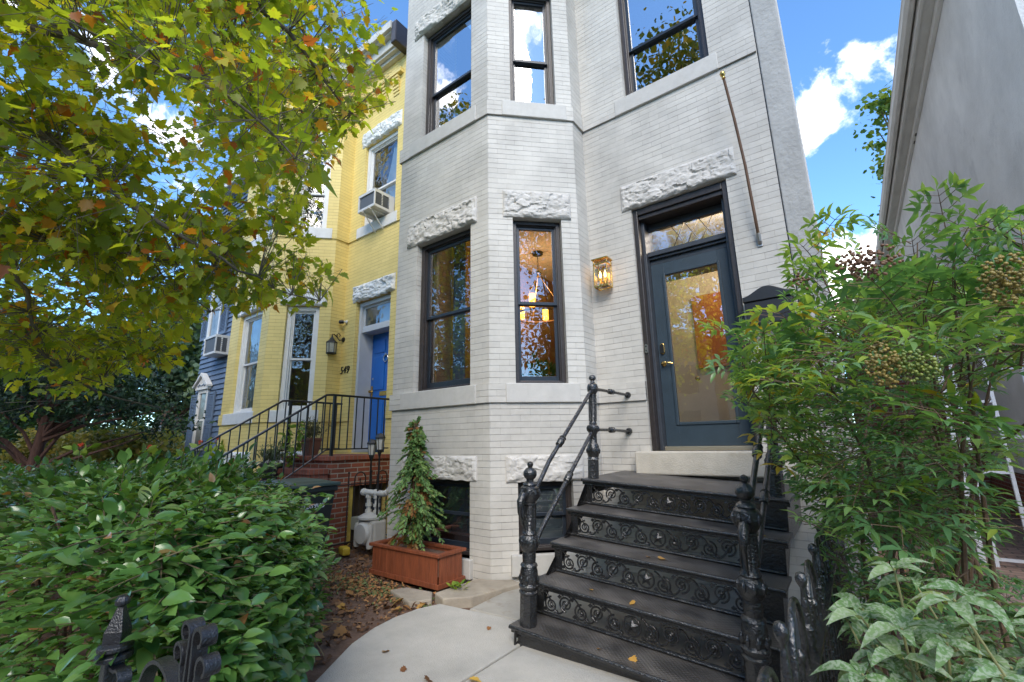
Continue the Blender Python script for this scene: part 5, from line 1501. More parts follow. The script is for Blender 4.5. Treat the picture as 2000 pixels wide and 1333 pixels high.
# street fence with scrolled gate, right in front of the camera
sf = empty('scroll_gate', (-1.1, 0.42, GZ), 'black wrought-iron gate end with curled scrolls and a spired post by the hedge', 'gate')
OX = 1.1; OZ = -GZ
m = MB()
px = -1.60 + OX
m.box(px - 0.020, px + 0.020, -0.020, 0.020, 0, OZ - 0.50)
m.build('post', M_GATE, sf, bevel=0.003)
m = MB(); m.lathe([(0.026, -0.525), (0.040, -0.520), (0.040, -0.508), (0.028, -0.503), (0.038, -0.498), (0.038, -0.488), (0.026, -0.482)], (px, 0, OZ), 16)
m.lathe([(0.030, -0.485), (0.030, -0.455), (0.0285, -0.452), (0.011, -0.402), (0.008, -0.398)], (px, 0, OZ), 4)
m.lathe([(0.006, -0.402), (0.016, -0.394), (0.017, -0.385), (0.010, -0.375), (0.002, -0.372)], (px, 0, OZ), 12); m.build('spire', M_GATE, sf, bevel=0.002)
def strap(pts, w=0.014, t=0.0035, taper=None):
    """flat bar bent in the x-z plane, its width along y"""
    m = MB()
    n = len(pts)
    vs, fs = [], []
    for i, (x, z) in enumerate(pts):
        a = Vector(pts[max(0, i - 1)]); b = Vector(pts[min(n - 1, i + 1)])
        d = (b - a).normalized(); nn = Vector((-d.y, d.x)) * t
        for sx, sy in ((-1, -1), (1, -1), (1, 1), (-1, 1)):
            vs.append((x + nn.x * sx, w * sy, z + nn.y * sx))
    for i in range(n - 1):
        for k in range(4): fs.append((i * 4 + k, i * 4 + (k + 1) % 4, (i + 1) * 4 + (k + 1) % 4, (i + 1) * 4 + k))
    fs += [(0, 1, 2, 3), tuple((n - 1) * 4 + k for k in (3, 2, 1, 0))]
    m.add([(v[0], v[1], v[2]) for v in vs], fs)
    return m
def curl(cx, cz, r0, a0, a1, r1, n=26):
    return [(cx + (r0 + (r1 - r0) * i / n) * math.cos(a0 + (a1 - a0) * i / n), cz + (r0 + (r1 - r0) * i / n) * math.sin(a0 + (a1 - a0) * i / n)) for i in range(n + 1)]
cx0 = -1.10 + OX
for sgn in (-1, 1):
    # tall straps of the lily rising from the arches, curling outward
    s1 = [(cx0 + sgn * 0.010, OZ - 0.50), (cx0 + sgn * 0.012, OZ - 0.45), (cx0 + sgn * 0.010, OZ - 0.40)] + curl(cx0 + sgn * 0.034, OZ - 0.362, 0.026, PI if sgn > 0 else 0, (PI - 4.6) if sgn > 0 else 4.6, 0.008)
    strap(s1).build('scroll', M_GATE, sf, smooth=40)
    s2 = [(cx0 + sgn * 0.018, OZ - 0.50), (cx0 + sgn * 0.022, OZ - 0.46), (cx0 + sgn * 0.034, OZ - 0.435)] + curl(cx0 + sgn * 0.062, OZ - 0.405, 0.028, (PI + .6) if sgn > 0 else -.6, (PI - 4.2) if sgn > 0 else 4.2, 0.009)
    strap(s2).build('scroll', M_GATE, sf, smooth=40)
    # arches either side
    ax = cx0 + sgn * 0.155
    strap([(ax - 0.10, OZ - 0.75), (ax - 0.10, OZ - 0.53)] + [(ax - 0.10 * math.cos(t), OZ - 0.53 + 0.085 * math.sin(t)) for t in np.linspace(0.2, PI - 0.2, 14)] + [(ax + 0.10, OZ - 0.53), (ax + 0.10, OZ - 0.75)], t=0.004).build('arch', M_GATE, sf, smooth=40)
strap([(-1.62 + OX, OZ - 0.535)] + curl(-1.515 + OX, OZ - 0.55, 0.028, 2.4, -3.2, 0.007)).build('scroll', M_GATE, sf, smooth=40)
m = MB(); m.box(-0.48, 0.45, -0.012, 0.012, OZ - 0.77, OZ - 0.745); m.build('rail', M_GATE, sf)
m = MB(); m.box(-0.48, 0.45, -0.012, 0.012, 0.10, 0.125); m.build('rail', M_GATE, sf)
for k in range(8):
    m = MB(); m.box(-0.40 + 0.11 * k, -0.388 + 0.11 * k, -0.006, 0.006, 0.125, OZ - 0.77); m.build('picket', M_GATE, sf)

# pale trellis gate in the passage
tg = empty('trellis_gate', (0.84, 6.8, GZ), 'silver-white wrought-iron trellis gate with leaf scrolls closing the passage', 'gate')
M_SILV = mat('silver_white_paint', (0.60, 0.62, 0.65), 0.4, metal=0.25, var=0.1, vscale=10)
for x, w in ((0.0, 0.05), (0.10, 0.03), (0.36, 0.03), (0.62, 0.03), (0.98, 0.035)):
    m = MB(); m.box(x - w / 2, x + w / 2, -0.02, 0.02, 0, 2.35); m.build('upright', M_SILV, tg, bevel=0.003)
for z, a, b in ((0.06, 0.1, 0.98), (0.90, 0.1, 0.36), (0.56, 0.36, 0.62), (1.25, 0.36, 0.62), (1.62, 0.1, 0.36), (1.95, 0.36, 0.62), (2.33, 0.0, 0.98), (0.42, 0.62, 0.98)):
    m = MB(); m.box(a + .015, b - .015, -0.012, 0.012, z, z + 0.028); m.build('crossbar', M_SILV, tg)
m = MB()
for z in np.arange(0.55, 2.3, 0.27):
    for s in (-1, 1):
        m.tube([(0.80, 0, z), (0.80 + s * 0.05, 0, z + 0.07), (0.80 + s * 0.11, 0, z + 0.08), (0.80 + s * 0.13, 0, z + 0.02), (0.80 + s * 0.09, 0, z)], [0.012, 0.011, 0.009, 0.008, 0.006], 6)
        m.add([(0.80 + s * 0.02, -0.01, z + 0.06), (0.80 + s * 0.06, -0.035, z + 0.13), (0.80 + s * 0.13, -0.01, z + 0.17), (0.80 + s * 0.07, 0.0, z + 0.08)], [(0, 1, 2, 3)])
m.tube([(0.80, 0, 0.45), (0.80, 0, 2.33)], 0.01, 6)
m.build('leaf_scroll', M_SILV, tg, smooth=50)

# ------------------------------------------------------------------ rubbish bin
bn = empty('wheelie_bin', (-4.62, 2.62, GZ), 'dark green-grey wheeled rubbish bin with a lid, half hidden by the hedge', 'bin')
M_BIN = mat('bin_plastic', (0.018, 0.024, 0.024), 0.45, var=0.2, bump=0.15, bscale=120)
M_LID = mat('bin_lid_plastic', (0.055, 0.085, 0.070), 0.5, var=0.2, vscale=6)
m = MB()
b0, b1 = [(-.42, -.20), (.02, -.20), (.02, .20), (-.42, .20)], [(-.52, -.26), (.10, -.26), (.10, .26), (-.52, .26)]
vs = [(x, y, 0.06) for x, y in b0] + [(x, y, 0.88) for x, y in b1]
m.add(vs, [(3, 2, 1, 0), (4, 5, 6, 7)] + [(i, (i + 1) % 4, 4 + (i + 1) % 4, 4 + i) for i in range(4)])
m.box(-0.53, 0.115, -0.275, 0.275, 0.83, 0.885)
m.build('body', M_BIN, bn, bevel=0.012)
m = MB()
m.box(-0.56, 0.14, -0.29, 0.29, 0.89, 0.925); 
m.add([(-0.50, -0.24, 0.926), (0.09, -0.24, 0.926), (0.09, 0.24, 0.926), (-0.50, 0.24, 0.926), (-0.44, -0.19, 0.955), (0.03, -0.19, 0.945), (0.03, 0.19, 0.945), (-0.44, 0.19, 0.955)], [(0, 1, 5, 4), (1, 2, 6, 5), (2, 3, 7, 6), (3, 0, 4, 7), (4, 5, 6, 7)])
m.build('lid', M_LID, bn, bevel=0.01)
for y in (-0.21, 0.21):
    m = MB(); m.lathe([(0.09, -0.03), (0.10, -0.025), (0.10, 0.025), (0.09, 0.03)], (-0.42, y, 0.10), 20, (0, 1, 0)); m.build('wheel', M_BLACK, bn, smooth=40)
m = MB(); m.tube([(-0.58, -0.2, 0.90), (-0.62, -0.2, 0.93), (-0.62, 0.2, 0.93), (-0.58, 0.2, 0.90)], 0.014, 8); m.build('handle', M_BIN, bn, smooth=40)
text('bin_number', '1028906', 0.085, 0.001, mat('white_marking', (0.6, 0.6, 0.6), 0.6), bn, (0.088, -0.15, 0.68), (PI / 2 - 0.10, 0, PI / 2))
# ------------------------------------------------------------------ hedge on the left
M_HEDGE = leafmat('hedge_leaf', [(0, (0.030, 0.085, 0.028)), (0.45, (0.068, 0.160, 0.038)), (0.8, (0.125, 0.25, 0.060)), (0.93, (0.15, 0.25, 0.07)), (0.965, (0.18, 0.23, 0.07)), (0.975, (0.26, 0.12, 0.05)), (1, (0.33, 0.18, 0.09))], 0.22, 0.3, spec=0.7, tcol=1.6, blotch=0.35, bcol=(0.13, 0.20, 0.06), bscale=9, bthr=0.52)
M_TWIG = mat('green_brown_twig', (0.11, 0.085, 0.04), 0.8, var=0.3, vscale=20)
hd = empty('camellia_hedge', (-3.5, 1.2, GZ), 'large glossy dark green broadleaf hedge filling the lower left behind the iron gate', 'hedge')
def hedge_edge(y):
    return -1.36 - 1.22 * (y - 0.5)
def hedge_top(x, y):
    t = -0.17 + 0.06 * noise.noise(Vector((x * 1.3, y * 1.3, 1))) + 0.07 * noise.noise(Vector((x * 3.1, y * 3.1, 5)))
    ed = x - hedge_edge(y)
    t -= 0.66 * max(0, (ed + 1.2) / 1.2) ** 1.35 + 0.06 * max(0, (y - 1.2))        # rounds off at its right end
    t -= 0.10 * max(0, (-x - 5) / 4)
    t -= 0.30 * max(0, (0.75 - y) / 0.35) ** 2
    return t
def hedge_far(x):      # far side, in y
    return 1.62 + 0.55 * min(1, max(0, (-x - 2.2) / 1.8)) + 0.15 * noise.noise(Vector((x * 1.5, 0, 8)))
pos, dr, nm, sz, lv = [], [], [], [], []
tw = MB()
def spray(p0, d, L, n, s, dens=1.0, lvoff=0.0):
    d = d.normalized()
    up = Vector((0, 0, 1))
    pts = []
    base_lv = random.random() * 0.25
    for q in range(5):
        f = q / 4
        pts.append(p0 + d * L * f + Vector((0, 0, -0.12 * L * f * f)))
    if pts[-1].x < hedge_edge(pts[-1].y) + 0.12: tw.tube(pts, [0.003, 0.0027, 0.0023, 0.002, 0.0012], 4, caps=False)
    sd = d.cross(up)
    if sd.length < .1: sd = Vector((1, 0, 0))
    sd.normalize()
    for q in range(n):
        f = 0.15 + 0.85 * q / (n - 1)
        i = min(3, int(f * 4)); p = pts[i].lerp(pts[i + 1], f * 4 - i)
        s_ = 1 if q % 2 else -1
        ld = d * (0.35 + 0.5 * f) + sd * s_ * (0.9 - 0.4 * f) + Vector((random.gauss(0, .22), random.gauss(0, .22), random.gauss(0.02, .25)))
        if q == n - 1: ld = d + Vector((0, 0, -0.1))
        if p.x > hedge_edge(p.y) + 0.08: continue
        pos.append(tuple(p)); dr.append(tuple(ld)); nm.append((random.gauss(0, .35) + d.x * .25, random.gauss(0, .35) + d.y * .25 - .1, 1.0))
        sz.append(s * random.choice((random.uniform(0.45, 0.9), random.uniform(0.8, 1.35)))); 
        v = base_lv + random.random() * 0.68
        if f > .85: v += 0.1
        if random.random() < 0.012: v = random.uniform(0.975, 1)
        else: v = min(v, 0.955)
        lv.append(v + lvoff)
cnt = 0
while cnt < 2900:
    x = -1.35 - 8.0 * random.random() ** 1.6
    far = hedge_far(x)
    y = 0.50 + (far - 0.50) * random.random()
    zt = hedge_top(x, y)
    r_ = random.random()
    if x > hedge_edge(y) - 0.05: continue
    if r_ < 0.62:      # top
        p = Vector((x, y, zt - 0.10 - 0.05 * random.random())); d = Vector((random.gauss(0, .8), random.gauss(0, .8), random.uniform(0.1, 0.9)))
    elif r_ < 0.80:    # street side
        z = GZ + 0.15 + (zt - GZ - 0.2) * random.random(); p = Vector((x, 0.56 + 0.08 * random.random(), z)); d = Vector((random.gauss(0, .8), -0.8, random.uniform(-.3, .6)))
    else:              # far side and inside
        z = GZ + 0.15 + (zt - GZ - 0.2) * random.random(); p = Vector((x, y if random.random() < .5 else far - 0.1, z)); d = Vector((random.gauss(0, .8), random.gauss(0.2, .8), random.uniform(-.3, .6)))
    spray(p, d, random.uniform(0.14, 0.27), random.randint(7, 10), 0.074)
    cnt += 1
# right end face, down to the ground
for i in range(800):
    y = random.uniform(0.50, 1.55)
    z = GZ + 0.10 + random.random() ** 0.8 * 0.95
    edge = hedge_edge(y) - 0.03
    if z > -0.60: edge -= 0.35 * (z + 0.60) / 0.25
    if z < -0.95: edge -= 0.30 * (-.95 - z) / .3
    p = Vector((edge - 0.14 * random.random(), y, z))
    spray(p, Vector((0.6, random.gauss(-.1, .6), random.uniform(-.5, .4))), random.uniform(0.14, 0.24), random.randint(7, 9), 0.072)
# taller sprigs breaking the outline
for i in range(26):
    x = -2.3 - 4.5 * random.random(); y = random.uniform(1.0, 2.0)
    spray(Vector((x, y, hedge_top(x, y) - 0.05)), Vector((random.gauss(0, .5), random.gauss(0, .5), 1)), random.uniform(0.16, 0.26), 7, 0.085, lvoff=0.1)
N = len(pos)
leafmesh('foliage', *OVATE, np.array(pos), np.array(dr), np.array(nm), np.array(sz), np.array(lv), M_HEDGE, None).parent = hd
bpy.data.objects[-1] if False else None
tw.build('twigs', M_TWIG, hd)
for ch in [o for o in COL.objects if o.parent == hd]: ch.location = (3.5, -1.2, -GZ)
m = MB()
for i in range(60):
    y = random.uniform(0.7, 1.4); x = hedge_edge(y) - .3 - 6.2 * random.random() ** 1.5
    t = hedge_top(x, y)
    m.tube([(x, y, GZ - .02), (x + random.gauss(0, .08), y + random.gauss(0, .08), GZ + 0.4), (x + random.gauss(0, .18), y + random.gauss(0, .15), t - 0.1)], [0.014, 0.010, 0.005], 6)
o = m.build('stems', M_BARK, hd); o.location = (3.5, -1.2, -GZ)

# ------------------------------------------------------------------ nandina on the right
M_NAND = leafmat('nandina_leaf', [(0, (0.060, 0.145, 0.065)), (0.35, (0.105, 0.225, 0.095)), (0.62, (0.185, 0.32, 0.115)), (0.84, (0.29, 0.41, 0.11)), (0.93, (0.30, 0.38, 0.06)), (0.96, (0.36, 0.24, 0.03)), (0.975, (0.34, 0.13, 0.05)), (1, (0.30, 0.11, 0.06))], 0.33, 0.42, tcol=1.8, spec=0.6)
M_CANE = mat('nandina_cane', (0.12, 0.075, 0.045), 0.85, var=0.35, vscale=20, bump=0.6, bscale=60)
na = empty('nandina_shrub', (0.25, 2.9, GZ), 'tall airy nandina shrub with lance leaves and berry clusters arching over the hoop fence', 'shrub')
OFFN = Vector((0.25, 2.9, GZ))
pos, dr, nm, sz, lv = [], [], [], [], []
tw = MB(); cane = MB()
def bush_ok(p):
    # outline of the shrub: leans left high over the steps, falls back towards its foot, thin on its right flank
    y = max(p.y, .5)
    a, e = p.x / y, p.z / y
    if a < np.interp(e, [-.45, -.3, -.12, 0, .06, .14, .25, .32, .38], [-.01, -.045, -.10, -.125, -.15, -.185, -.17, -.10, -.03]) + .018 * noise.noise(Vector((p.z * 9, p.y * 3, 0))): return False
    if e > .325 - .12 * max(0, a - .16) + .03 * noise.noise(Vector((p.x * 4, p.y * 4, 2))): return False
    if a > .15 and -.27 < e < .10 and random.random() < .88: return False
    if a > .215 and -.33 < e < .08: return False
    return True
def frond(p0, d, L, s, lvb, clear=False):
    """compound leaf: pairs of side stalks with three leaflets each"""
    d = d.normalized()
    if not clear and not (bush_ok(p0 + d * L * .3) and bush_ok(p0 + d * L)): return
    n = Vector((random.gauss(0, .3), random.gauss(0, .3), 1))
    sd = d.cross(n).normalized(); n = sd.cross(d)
    def stalk(a, b): tw.tube([a, b], 0.0013, 3, caps=False)
    def trio(p, dd, ss):
        for ang in (-0.95, 0.95, 0):
            l = dd * math.cos(ang) + sd2(dd) * math.sin(ang)
            l = l + Vector((random.gauss(0, .12), random.gauss(0, .12), random.gauss(-.12, .15)))
            pos.append(tuple(p)); dr.append(tuple(l)); nm.append((n.x + random.gauss(0, .3), n.y + random.gauss(0, .3) - .1, n.z + .3)); sz.append(ss * random.uniform(.75, 1.15)); lv.append(min(0.955, max(0, lvb + random.gauss(0, .14))) if lvb < .96 else lvb)
    def sd2(dd): return dd.cross(n).normalized()
    P = [p0 + d * L * f + Vector((0, 0, -0.25 * L * f * f)) for f in (0, .35, .6, .8, 1)]
    tw.tube(P, [0.0022, 0.002, 0.0016, 0.0014, 0.001], 4, caps=False)
    for k, p in enumerate(P[1:]):
        if k == 3: trio(p, d, s); continue
        ll = L * (0.42 - 0.09 * k)
        for sg in (-1, 1):
            dd = (d * 0.55 + sd * sg + Vector((0, 0, random.uniform(-.25, .15)))).normalized()
            e = p + dd * ll
            stalk(p, e); trio(e, dd, s * (0.95 - .08 * k))
            if k < 2:
                m_ = p.lerp(e, .5)
                for s3 in (-1, 1):
                    l = dd * .5 + dd.cross(n) * s3
                    pos.append(tuple(m_)); dr.append(tuple(l)); nm.append((n.x + random.gauss(0, .3), n.y + random.gauss(0, .3), n.z + .3)); sz.append(s * .8); lv.append(min(.955, max(0, lvb + random.gauss(0, .12))))
# canes
tips = []
for i in range(13):
    bx, by = 0.16 + random.gauss(0, .17), 2.95 + random.gauss(0, .28)
    bx = max(-0.05, bx)
    tx = random.uniform(-0.12, 0.75); ty = random.uniform(1.9, 3.5); tz = random.uniform(0.15, 0.72)
    if tx < 0: tz = min(tz, 0.52)
    P = [Vector((bx, by, GZ - .03)), Vector((bx + (tx - bx) * .12 + random.gauss(0, .02), by + (ty - by) * .15, GZ + 0.7)), Vector((bx + (tx - bx) * .4, by + (ty - by) * .45, GZ + 1.2)), Vector((tx, ty, tz))]
    cane.tube(P, [0.012, 0.010, 0.007, 0.003], 7)
    tips.append(P)
# fronds through the volume
def inside(x, y, z):
    # crown outline, wider at the top; leans over the steps on its left
    c = Vector((0.25, 2.7, 0.22))
    q = Vector((x - c.x, y - c.y, z - c.z))
    return (q.x / 0.85) ** 2 + (q.y / 1.05) ** 2 + (q.z / 0.58) ** 2
for i in range(720):
    for _ in range(30):
        x, y, z = random.uniform(-.62, 1.15), random.uniform(1.55, 3.8), random.uniform(-.35, .85)
        v = inside(x, y, z)
        if 0.25 < v < 1.0 and noise.noise(Vector((x * 2.5, y * 2.5, z * 2.5))) > -0.35: break
    if z > 0.55 and x < -0.15: continue
    out = Vector((x - 0.25, y - 2.8, z * .6 + 0.15)); out = out.normalized() * 0.9 + Vector((random.gauss(0, .4), random.gauss(0, .4) - .15, random.gauss(0.0, .25)))
    lvb = random.uniform(0.1, 0.75) + (0.28 if x < -0.12 else 0) * random.random()
    frond(Vector((x, y, z)) - out * .12, out, random.uniform(.22, .36), random.uniform(.062, .088), min(.93, lvb))
# lower, leafier part on the left and right of the canes
for i in range(170):
    x = random.uniform(-.30, .25); y = random.uniform(2.0, 3.6); z = random.uniform(-1.0, -.1)
    if x < -.12 and z < -.75: continue
    frond(Vector((x, y, z)), Vector((random.gauss(-.2, .6), random.gauss(-.4, .5), random.uniform(-.5, .4))), random.uniform(.18, .28), random.uniform(.055, .075), random.uniform(.15, .7))
for i in range(230):
    x = random.uniform(.22, 1.05); y = random.uniform(2.1, 4.3); z = GZ + random.random() * (0.75 - 0.45 * max(0, (x - .3)))
    frond(Vector((x, y, z)), Vector((random.gauss(.2, .6), random.gauss(-.5, .5), random.uniform(-.1, .6))), random.uniform(.16, .26), random.uniform(.060, .085), random.uniform(.1, .55) if random.random() > .05 else 0.985)
# shoots standing clear of the top and the left
for x, y, z in ((0.36, 2.1, .70), (0.60, 2.2, .60), (0.05, 2.6, .84), (0.30, 2.4, .78), (0.75, 2.6, .70), (-0.40, 2.45, .48), (-.38, 2.3, .38), (-.30, 2.3, .2), (-0.02, 2.3, .82), (0.47, 1.9, .54)):
    base = Vector((x * .8 + .05, y + .1, z - .35))
    cane.tube([base, Vector((x, y, z - .12)), Vector((x + .02, y, z))], [0.004, 0.003, 0.002], 5)
    for k in range(3): frond(Vector((x, y, z - .10 * k)), Vector((random.gauss(0, .6), random.gauss(-.2, .5), .75)), .20, .070, random.uniform(.3, .85), True)
N = len(pos)
lf = leafmesh('foliage', *LANCE, np.array(pos), np.array(dr), np.array(nm), np.array(sz), np.array(lv), M_NAND, na)
lf.location = -OFFN
o = tw.build('leaf_stalks', M_CANE, na); o.location = -OFFN
o = cane.build('canes', M_CANE, na); o.location = -OFFN
ico = bmesh.new(); bmesh.ops.create_icosphere(ico, subdivisions=2, radius=1); IV = np.array([tuple(v.co) for v in ico.verts]); IF = [tuple(v.index for v in f.verts) for f in ico.faces]; ico.free()
def berries(c, r, n, cols, nmn='berry_cluster', dirv=(0, 0, -1)):
    P = rng.normal(size=(n, 3)); P = unit(P) * (rng.random((n, 1)) ** .5) * np.array(r) + np.array(c) - np.array(OFFN)
    mm = leafmat(nmn + str(cols[0][0]), [(0, cols[0]), (1, cols[1])], 0.4, 0)
    return leafmesh(nmn, IV, IF, P, rdir(n), rdir(n), 0.0036 + 0.0012 * rng.random(n), rng.random(n), mm, na)
BR, OL, GR = ((0.10, 0.045, 0.025), (0.22, 0.12, 0.06)), ((0.16, 0.13, 0.03), (0.30, 0.22, 0.05)), ((0.10, 0.15, 0.025), (0.22, 0.26, 0.05))
berries((0.092, 1.5, 0.46), (.075, .05, .05), 190, BR); berries((0.082, 1.45, 0.17), (.042, .04, .06), 150, OL); berries((0.14, 1.45, 0.165), (.05, .04, .042), 130, GR)
berries((0.335, 1.48, 0.345), (.055, .05, .065), 240, OL); berries((-0.075, 1.7, 0.50), (.035, .03, .03), 26, BR); berries((-0.36, 2.3, 0.45), (.04, .04, .05), 30, OL); berries((0.02, 2.3, 0.5), (.06, .04, .05), 60, OL); berries((0.1, 1.95, 0.30), (.05, .04, .04), 50, OL)

# ------------------------------------------------------------------ mildewed peony in front
M_PEON = leafmat('peony_leaf', [(0, (0.08, 0.17, 0.05)), (0.5, (0.15, 0.26, 0.10)), (0.85, (0.26, 0.36, 0.18)), (0.93, (0.24, 0.30, 0.08)), (1, (0.30, 0.15, 0.06))], 0.7, 0.25, spec=0.3, blotch=0.6, bcol=(0.42, 0.48, 0.38), bscale=120, bthr=0.46, tcol=1.1)
M_PSTEM = mat('peony_stem', (0.22, 0.22, 0.09), 0.6, var=0.3, vscale=20)
pe = empty('peony_plant', (0.2, 1.7, GZ), 'pale green peony with broad mildewed leaves in the lower right corner', 'plant')
OFFP = Vector((0.2, 1.7, GZ))
pos, dr, nm, sz, lv = [], [], [], [], []
tw = MB()
def whorl(c, k, s, d, tilt=.55):
    lvb = random.uniform(.1, .8)
    for i in range(k):
        a_ = 2 * PI * i / k + random.gauss(0, .2)
        l = Vector((math.cos(a_), math.sin(a_), random.uniform(-.25, tilt))) + d * .3
        pos.append(tuple(c)); dr.append(tuple(l)); nm.append((random.gauss(0, .25) - .3 * math.cos(a_), random.gauss(0, .25) - .3 * math.sin(a_) - .15, 1)); sz.append(s * random.uniform(.75, 1.15)); lv.append(min(.92, max(0, lvb + random.gauss(0, .12))) if random.random() > .006 else 1)
for i in range(230):
    bx, by = 0.27 + random.gauss(0, .12), 1.66 + random.gauss(0, .14)
    ex, ey = random.uniform(-0.10, 0.60), random.uniform(1.12, 1.95)
    if ex < .1 and ey < 1.3: continue
    hmax = .86 - .35 * max(0, 1.5 - ey) / .4 - .25 * max(0, ex - .3) / .3 + .05 * random.gauss(0, 1)
    ez = GZ + hmax * random.uniform(.45, 1.0)
    P = [Vector((bx, by, GZ - .03)), Vector((bx * .6 + ex * .4, by * .6 + ey * .4, GZ + (ez - GZ) * .6)), Vector((ex, ey, ez))]
    tw.tube(P, [0.0045, 0.0035, 0.0025], 6)
    a_ = math.atan2(ey - 1.6, ex - .25)
    whorl(P[2], random.randint(3, 5), random.uniform(.068, .105), Vector((math.cos(a_), math.sin(a_), 0)))
    e = P[1].lerp(P[2], .55); q = e + Vector((random.gauss(0, .06), random.gauss(0, .06), .02)); tw.tube([e, q], 0.0022, 4); whorl(q, 3, random.uniform(.07, .10), Vector((0, 0, 0)), .2)
# two taller stems
for ex, ey, ez in ((0.03, 1.72, -0.36), (-.06, 1.80, -.50), (0.02, 1.55, -.46), (0.16, 1.6, -.38), (0.3, 1.6, -.40)):
    tw.tube([(0.12, 1.66, GZ), (ex * .7 + .03, ey, GZ + .4), (ex, ey, ez)], [.005, .004, .003], 6); whorl(Vector((ex, ey, ez)), 5, .10, Vector((0, 0, .3)))
lf = leafmesh('foliage', *BROAD, np.array(pos), np.array(dr), np.array(nm), np.array(sz), np.array(lv), M_PEON, pe, bend=0.1 + 0.3 * rng.random(len(pos))); lf.location = -OFFP
o = tw.build('stems', M_PSTEM, pe); o.location = -OFFP
# young rosette by the planter and weeds in the mulch
wd = empty('small_weed', (-3.02, 3.20, GZ - .01), 'small bright green rosette growing in the soil at the foot of the planter', 'weed')
n = 26; a_ = rng.random(n) * 6.28; P = np.zeros((n, 3)) + rng.normal(size=(n, 3)) * .02 + np.array([0, 0, .05]); D = np.stack([np.cos(a_), np.sin(a_), .5 + .3 * rng.random(n)], 1)
P += D * np.array([.03, .03, .02]); leafmesh('foliage', *OVATE, P, D, rdir(n) * .3 + np.array([0, 0, 1]), .045 + .02 * rng.random(n), rng.random(n), MATS['basil_leaf'], wd)

# ------------------------------------------------------------------ leaf litter, chips
M_LIT = leafmat('litter_leaf', [(0, (0.07, 0.037, 0.022)), (0.5, (0.20, 0.10, 0.05)), (0.8, (0.34, 0.19, 0.09)), (0.93, (0.36, 0.20, 0.09)), (0.97, (0.10, 0.13, 0.03)), (1, (0.14, 0.18, 0.04))], 0.8, 0.0, spec=0.2)
def scatter(n, x0, x1, y0, y1, keep):
    out = []
    while len(out) < n:
        x, y = random.uniform(x0, x1), random.uniform(y0, y1)
        if keep(x, y): out.append((x, y))
    return out
def onsoil(x, y):
    if x > -2.9: return x < -0.30 and y < -99 or (x < -3.0)
    if y > 3.55: return x < -4.6
    if -4.28 < x < -3.22 and 3.14 < y: return False
    dx = x + 2.4; 
    return not (x > -3.1 and y > 1.9) and not (x > -2.65 and y > 0.9)
def litter(name, pts, s0, s1, material, zoff=0.0, tmpl=LOBED, lo=0, hi=1.0, tilt=.45):
    n = len(pts)
    P = np.array([(x, y, GZ - 0.035 + 0.03 * noise.noise(Vector((x * 1.7, y * 1.7, 0))) + 0.015 * noise.noise(Vector((x * 6, y * 6, 3))) + zoff + random.random() * .01) for x, y in pts])
    a_ = rng.random(n) * 6.28
    D = np.stack([np.cos(a_), np.sin(a_), rng.normal(size=n) * .18], 1)
    return tag(leafmesh(name, *tmpl, P, D, rng.normal(size=(n, 3)) * tilt + np.array([0, 0, 1]), s0 + (s1 - s0) * rng.random(n), lo + (hi - lo) * rng.random(n), material, None, bend=rng.random(n) * .8), kind='stuff')
litter('mulch_chips', scatter(9000, -8, -2.3, 0.6, 4.0, onsoil), .012, .035, M_LIT, tmpl=CARD, hi=.78)
litter('leaf_litter', scatter(620, -7, -2.6, 1.3, 4.0, onsoil), .03, .075, M_LIT, .008, hi=.96)
pc = [(-4.0 + random.gauss(0, .38), 2.92 + random.gauss(0, .11)) for _ in range(900)]
litter('cypress_clippings', pc, .03, .06, leafmat('clipping', [(0, (0.30, 0.13, 0.045)), (.55, (0.40, 0.20, 0.07)), (.6, (0.10, 0.12, 0.04)), (1, (0.14, 0.18, 0.06))], .8, 0), .012, tmpl=FAN)
litter('leaf_litter', scatter(900, -.15, 1.8, .9, 6.5, lambda x, y: True), .02, .05, M_LIT, .0, tmpl=CARD)

# single fallen leaves
M_FALL = leafmat('fallen_leaf', [(0, (0.13, 0.055, 0.025)), (.35, (0.26, 0.12, 0.045)), (.7, (0.42, 0.24, 0.09)), (.9, (0.55, 0.30, 0.05)), (1, (0.60, 0.44, 0.10))], .75, .15, spec=.3)
def fallen(x, y, z, s, lvv, label, group='fallen leaves', parent=None, curl_=1.2):
    a_ = random.uniform(0, 6.28)
    o = leafmesh('fallen_leaf', *LOBED, np.array([[-.5 * s * math.cos(a_), -.5 * s * math.sin(a_), 0.004]]), np.array([[math.cos(a_), math.sin(a_), .25]]), np.array([[random.gauss(0, .25), random.gauss(0, .25), 1]]), s, np.array([lvv]), M_FALL, None, bend=np.array([curl_ * random.uniform(.3, 1)]))
    o.location = (x, y, z + .006)
    return tag(o, label, 'leaf', group)
Z0 = GZ + .002
fallen(-2.05, 1.93, Z0, .085, .25, 'larger brown leaf of the pair lying in the middle of the concrete path')
fallen(-2.12, 2.02, Z0, .065, .1, 'darker brown crumpled leaf touching another on the concrete path')
fallen(-1.90, 2.15, Z0, .075, .95, 'flat orange-yellow leaf on the concrete path near the steps')
fallen(-2.33, 2.00, Z0, .04, .1, 'tiny dark leaf on the concrete path left of the brown pair')
fallen(-2.62, 2.10, Z0, .05, .5, 'small tan leaf near the curved edge of the concrete path')
fallen(-2.30, 2.75, Z0, .035, .3, 'small brown leaf on the concrete close to the lower left newel')
fallen(-1.88, 1.78, Z0, .05, .75, 'thin tan leaf lying over the joint of the concrete path')
Rs = st.rotation_euler.to_matrix()
def onstep(x, y, k): return Vector(st.location) + Rs @ Vector((x, y, -k * RISE))
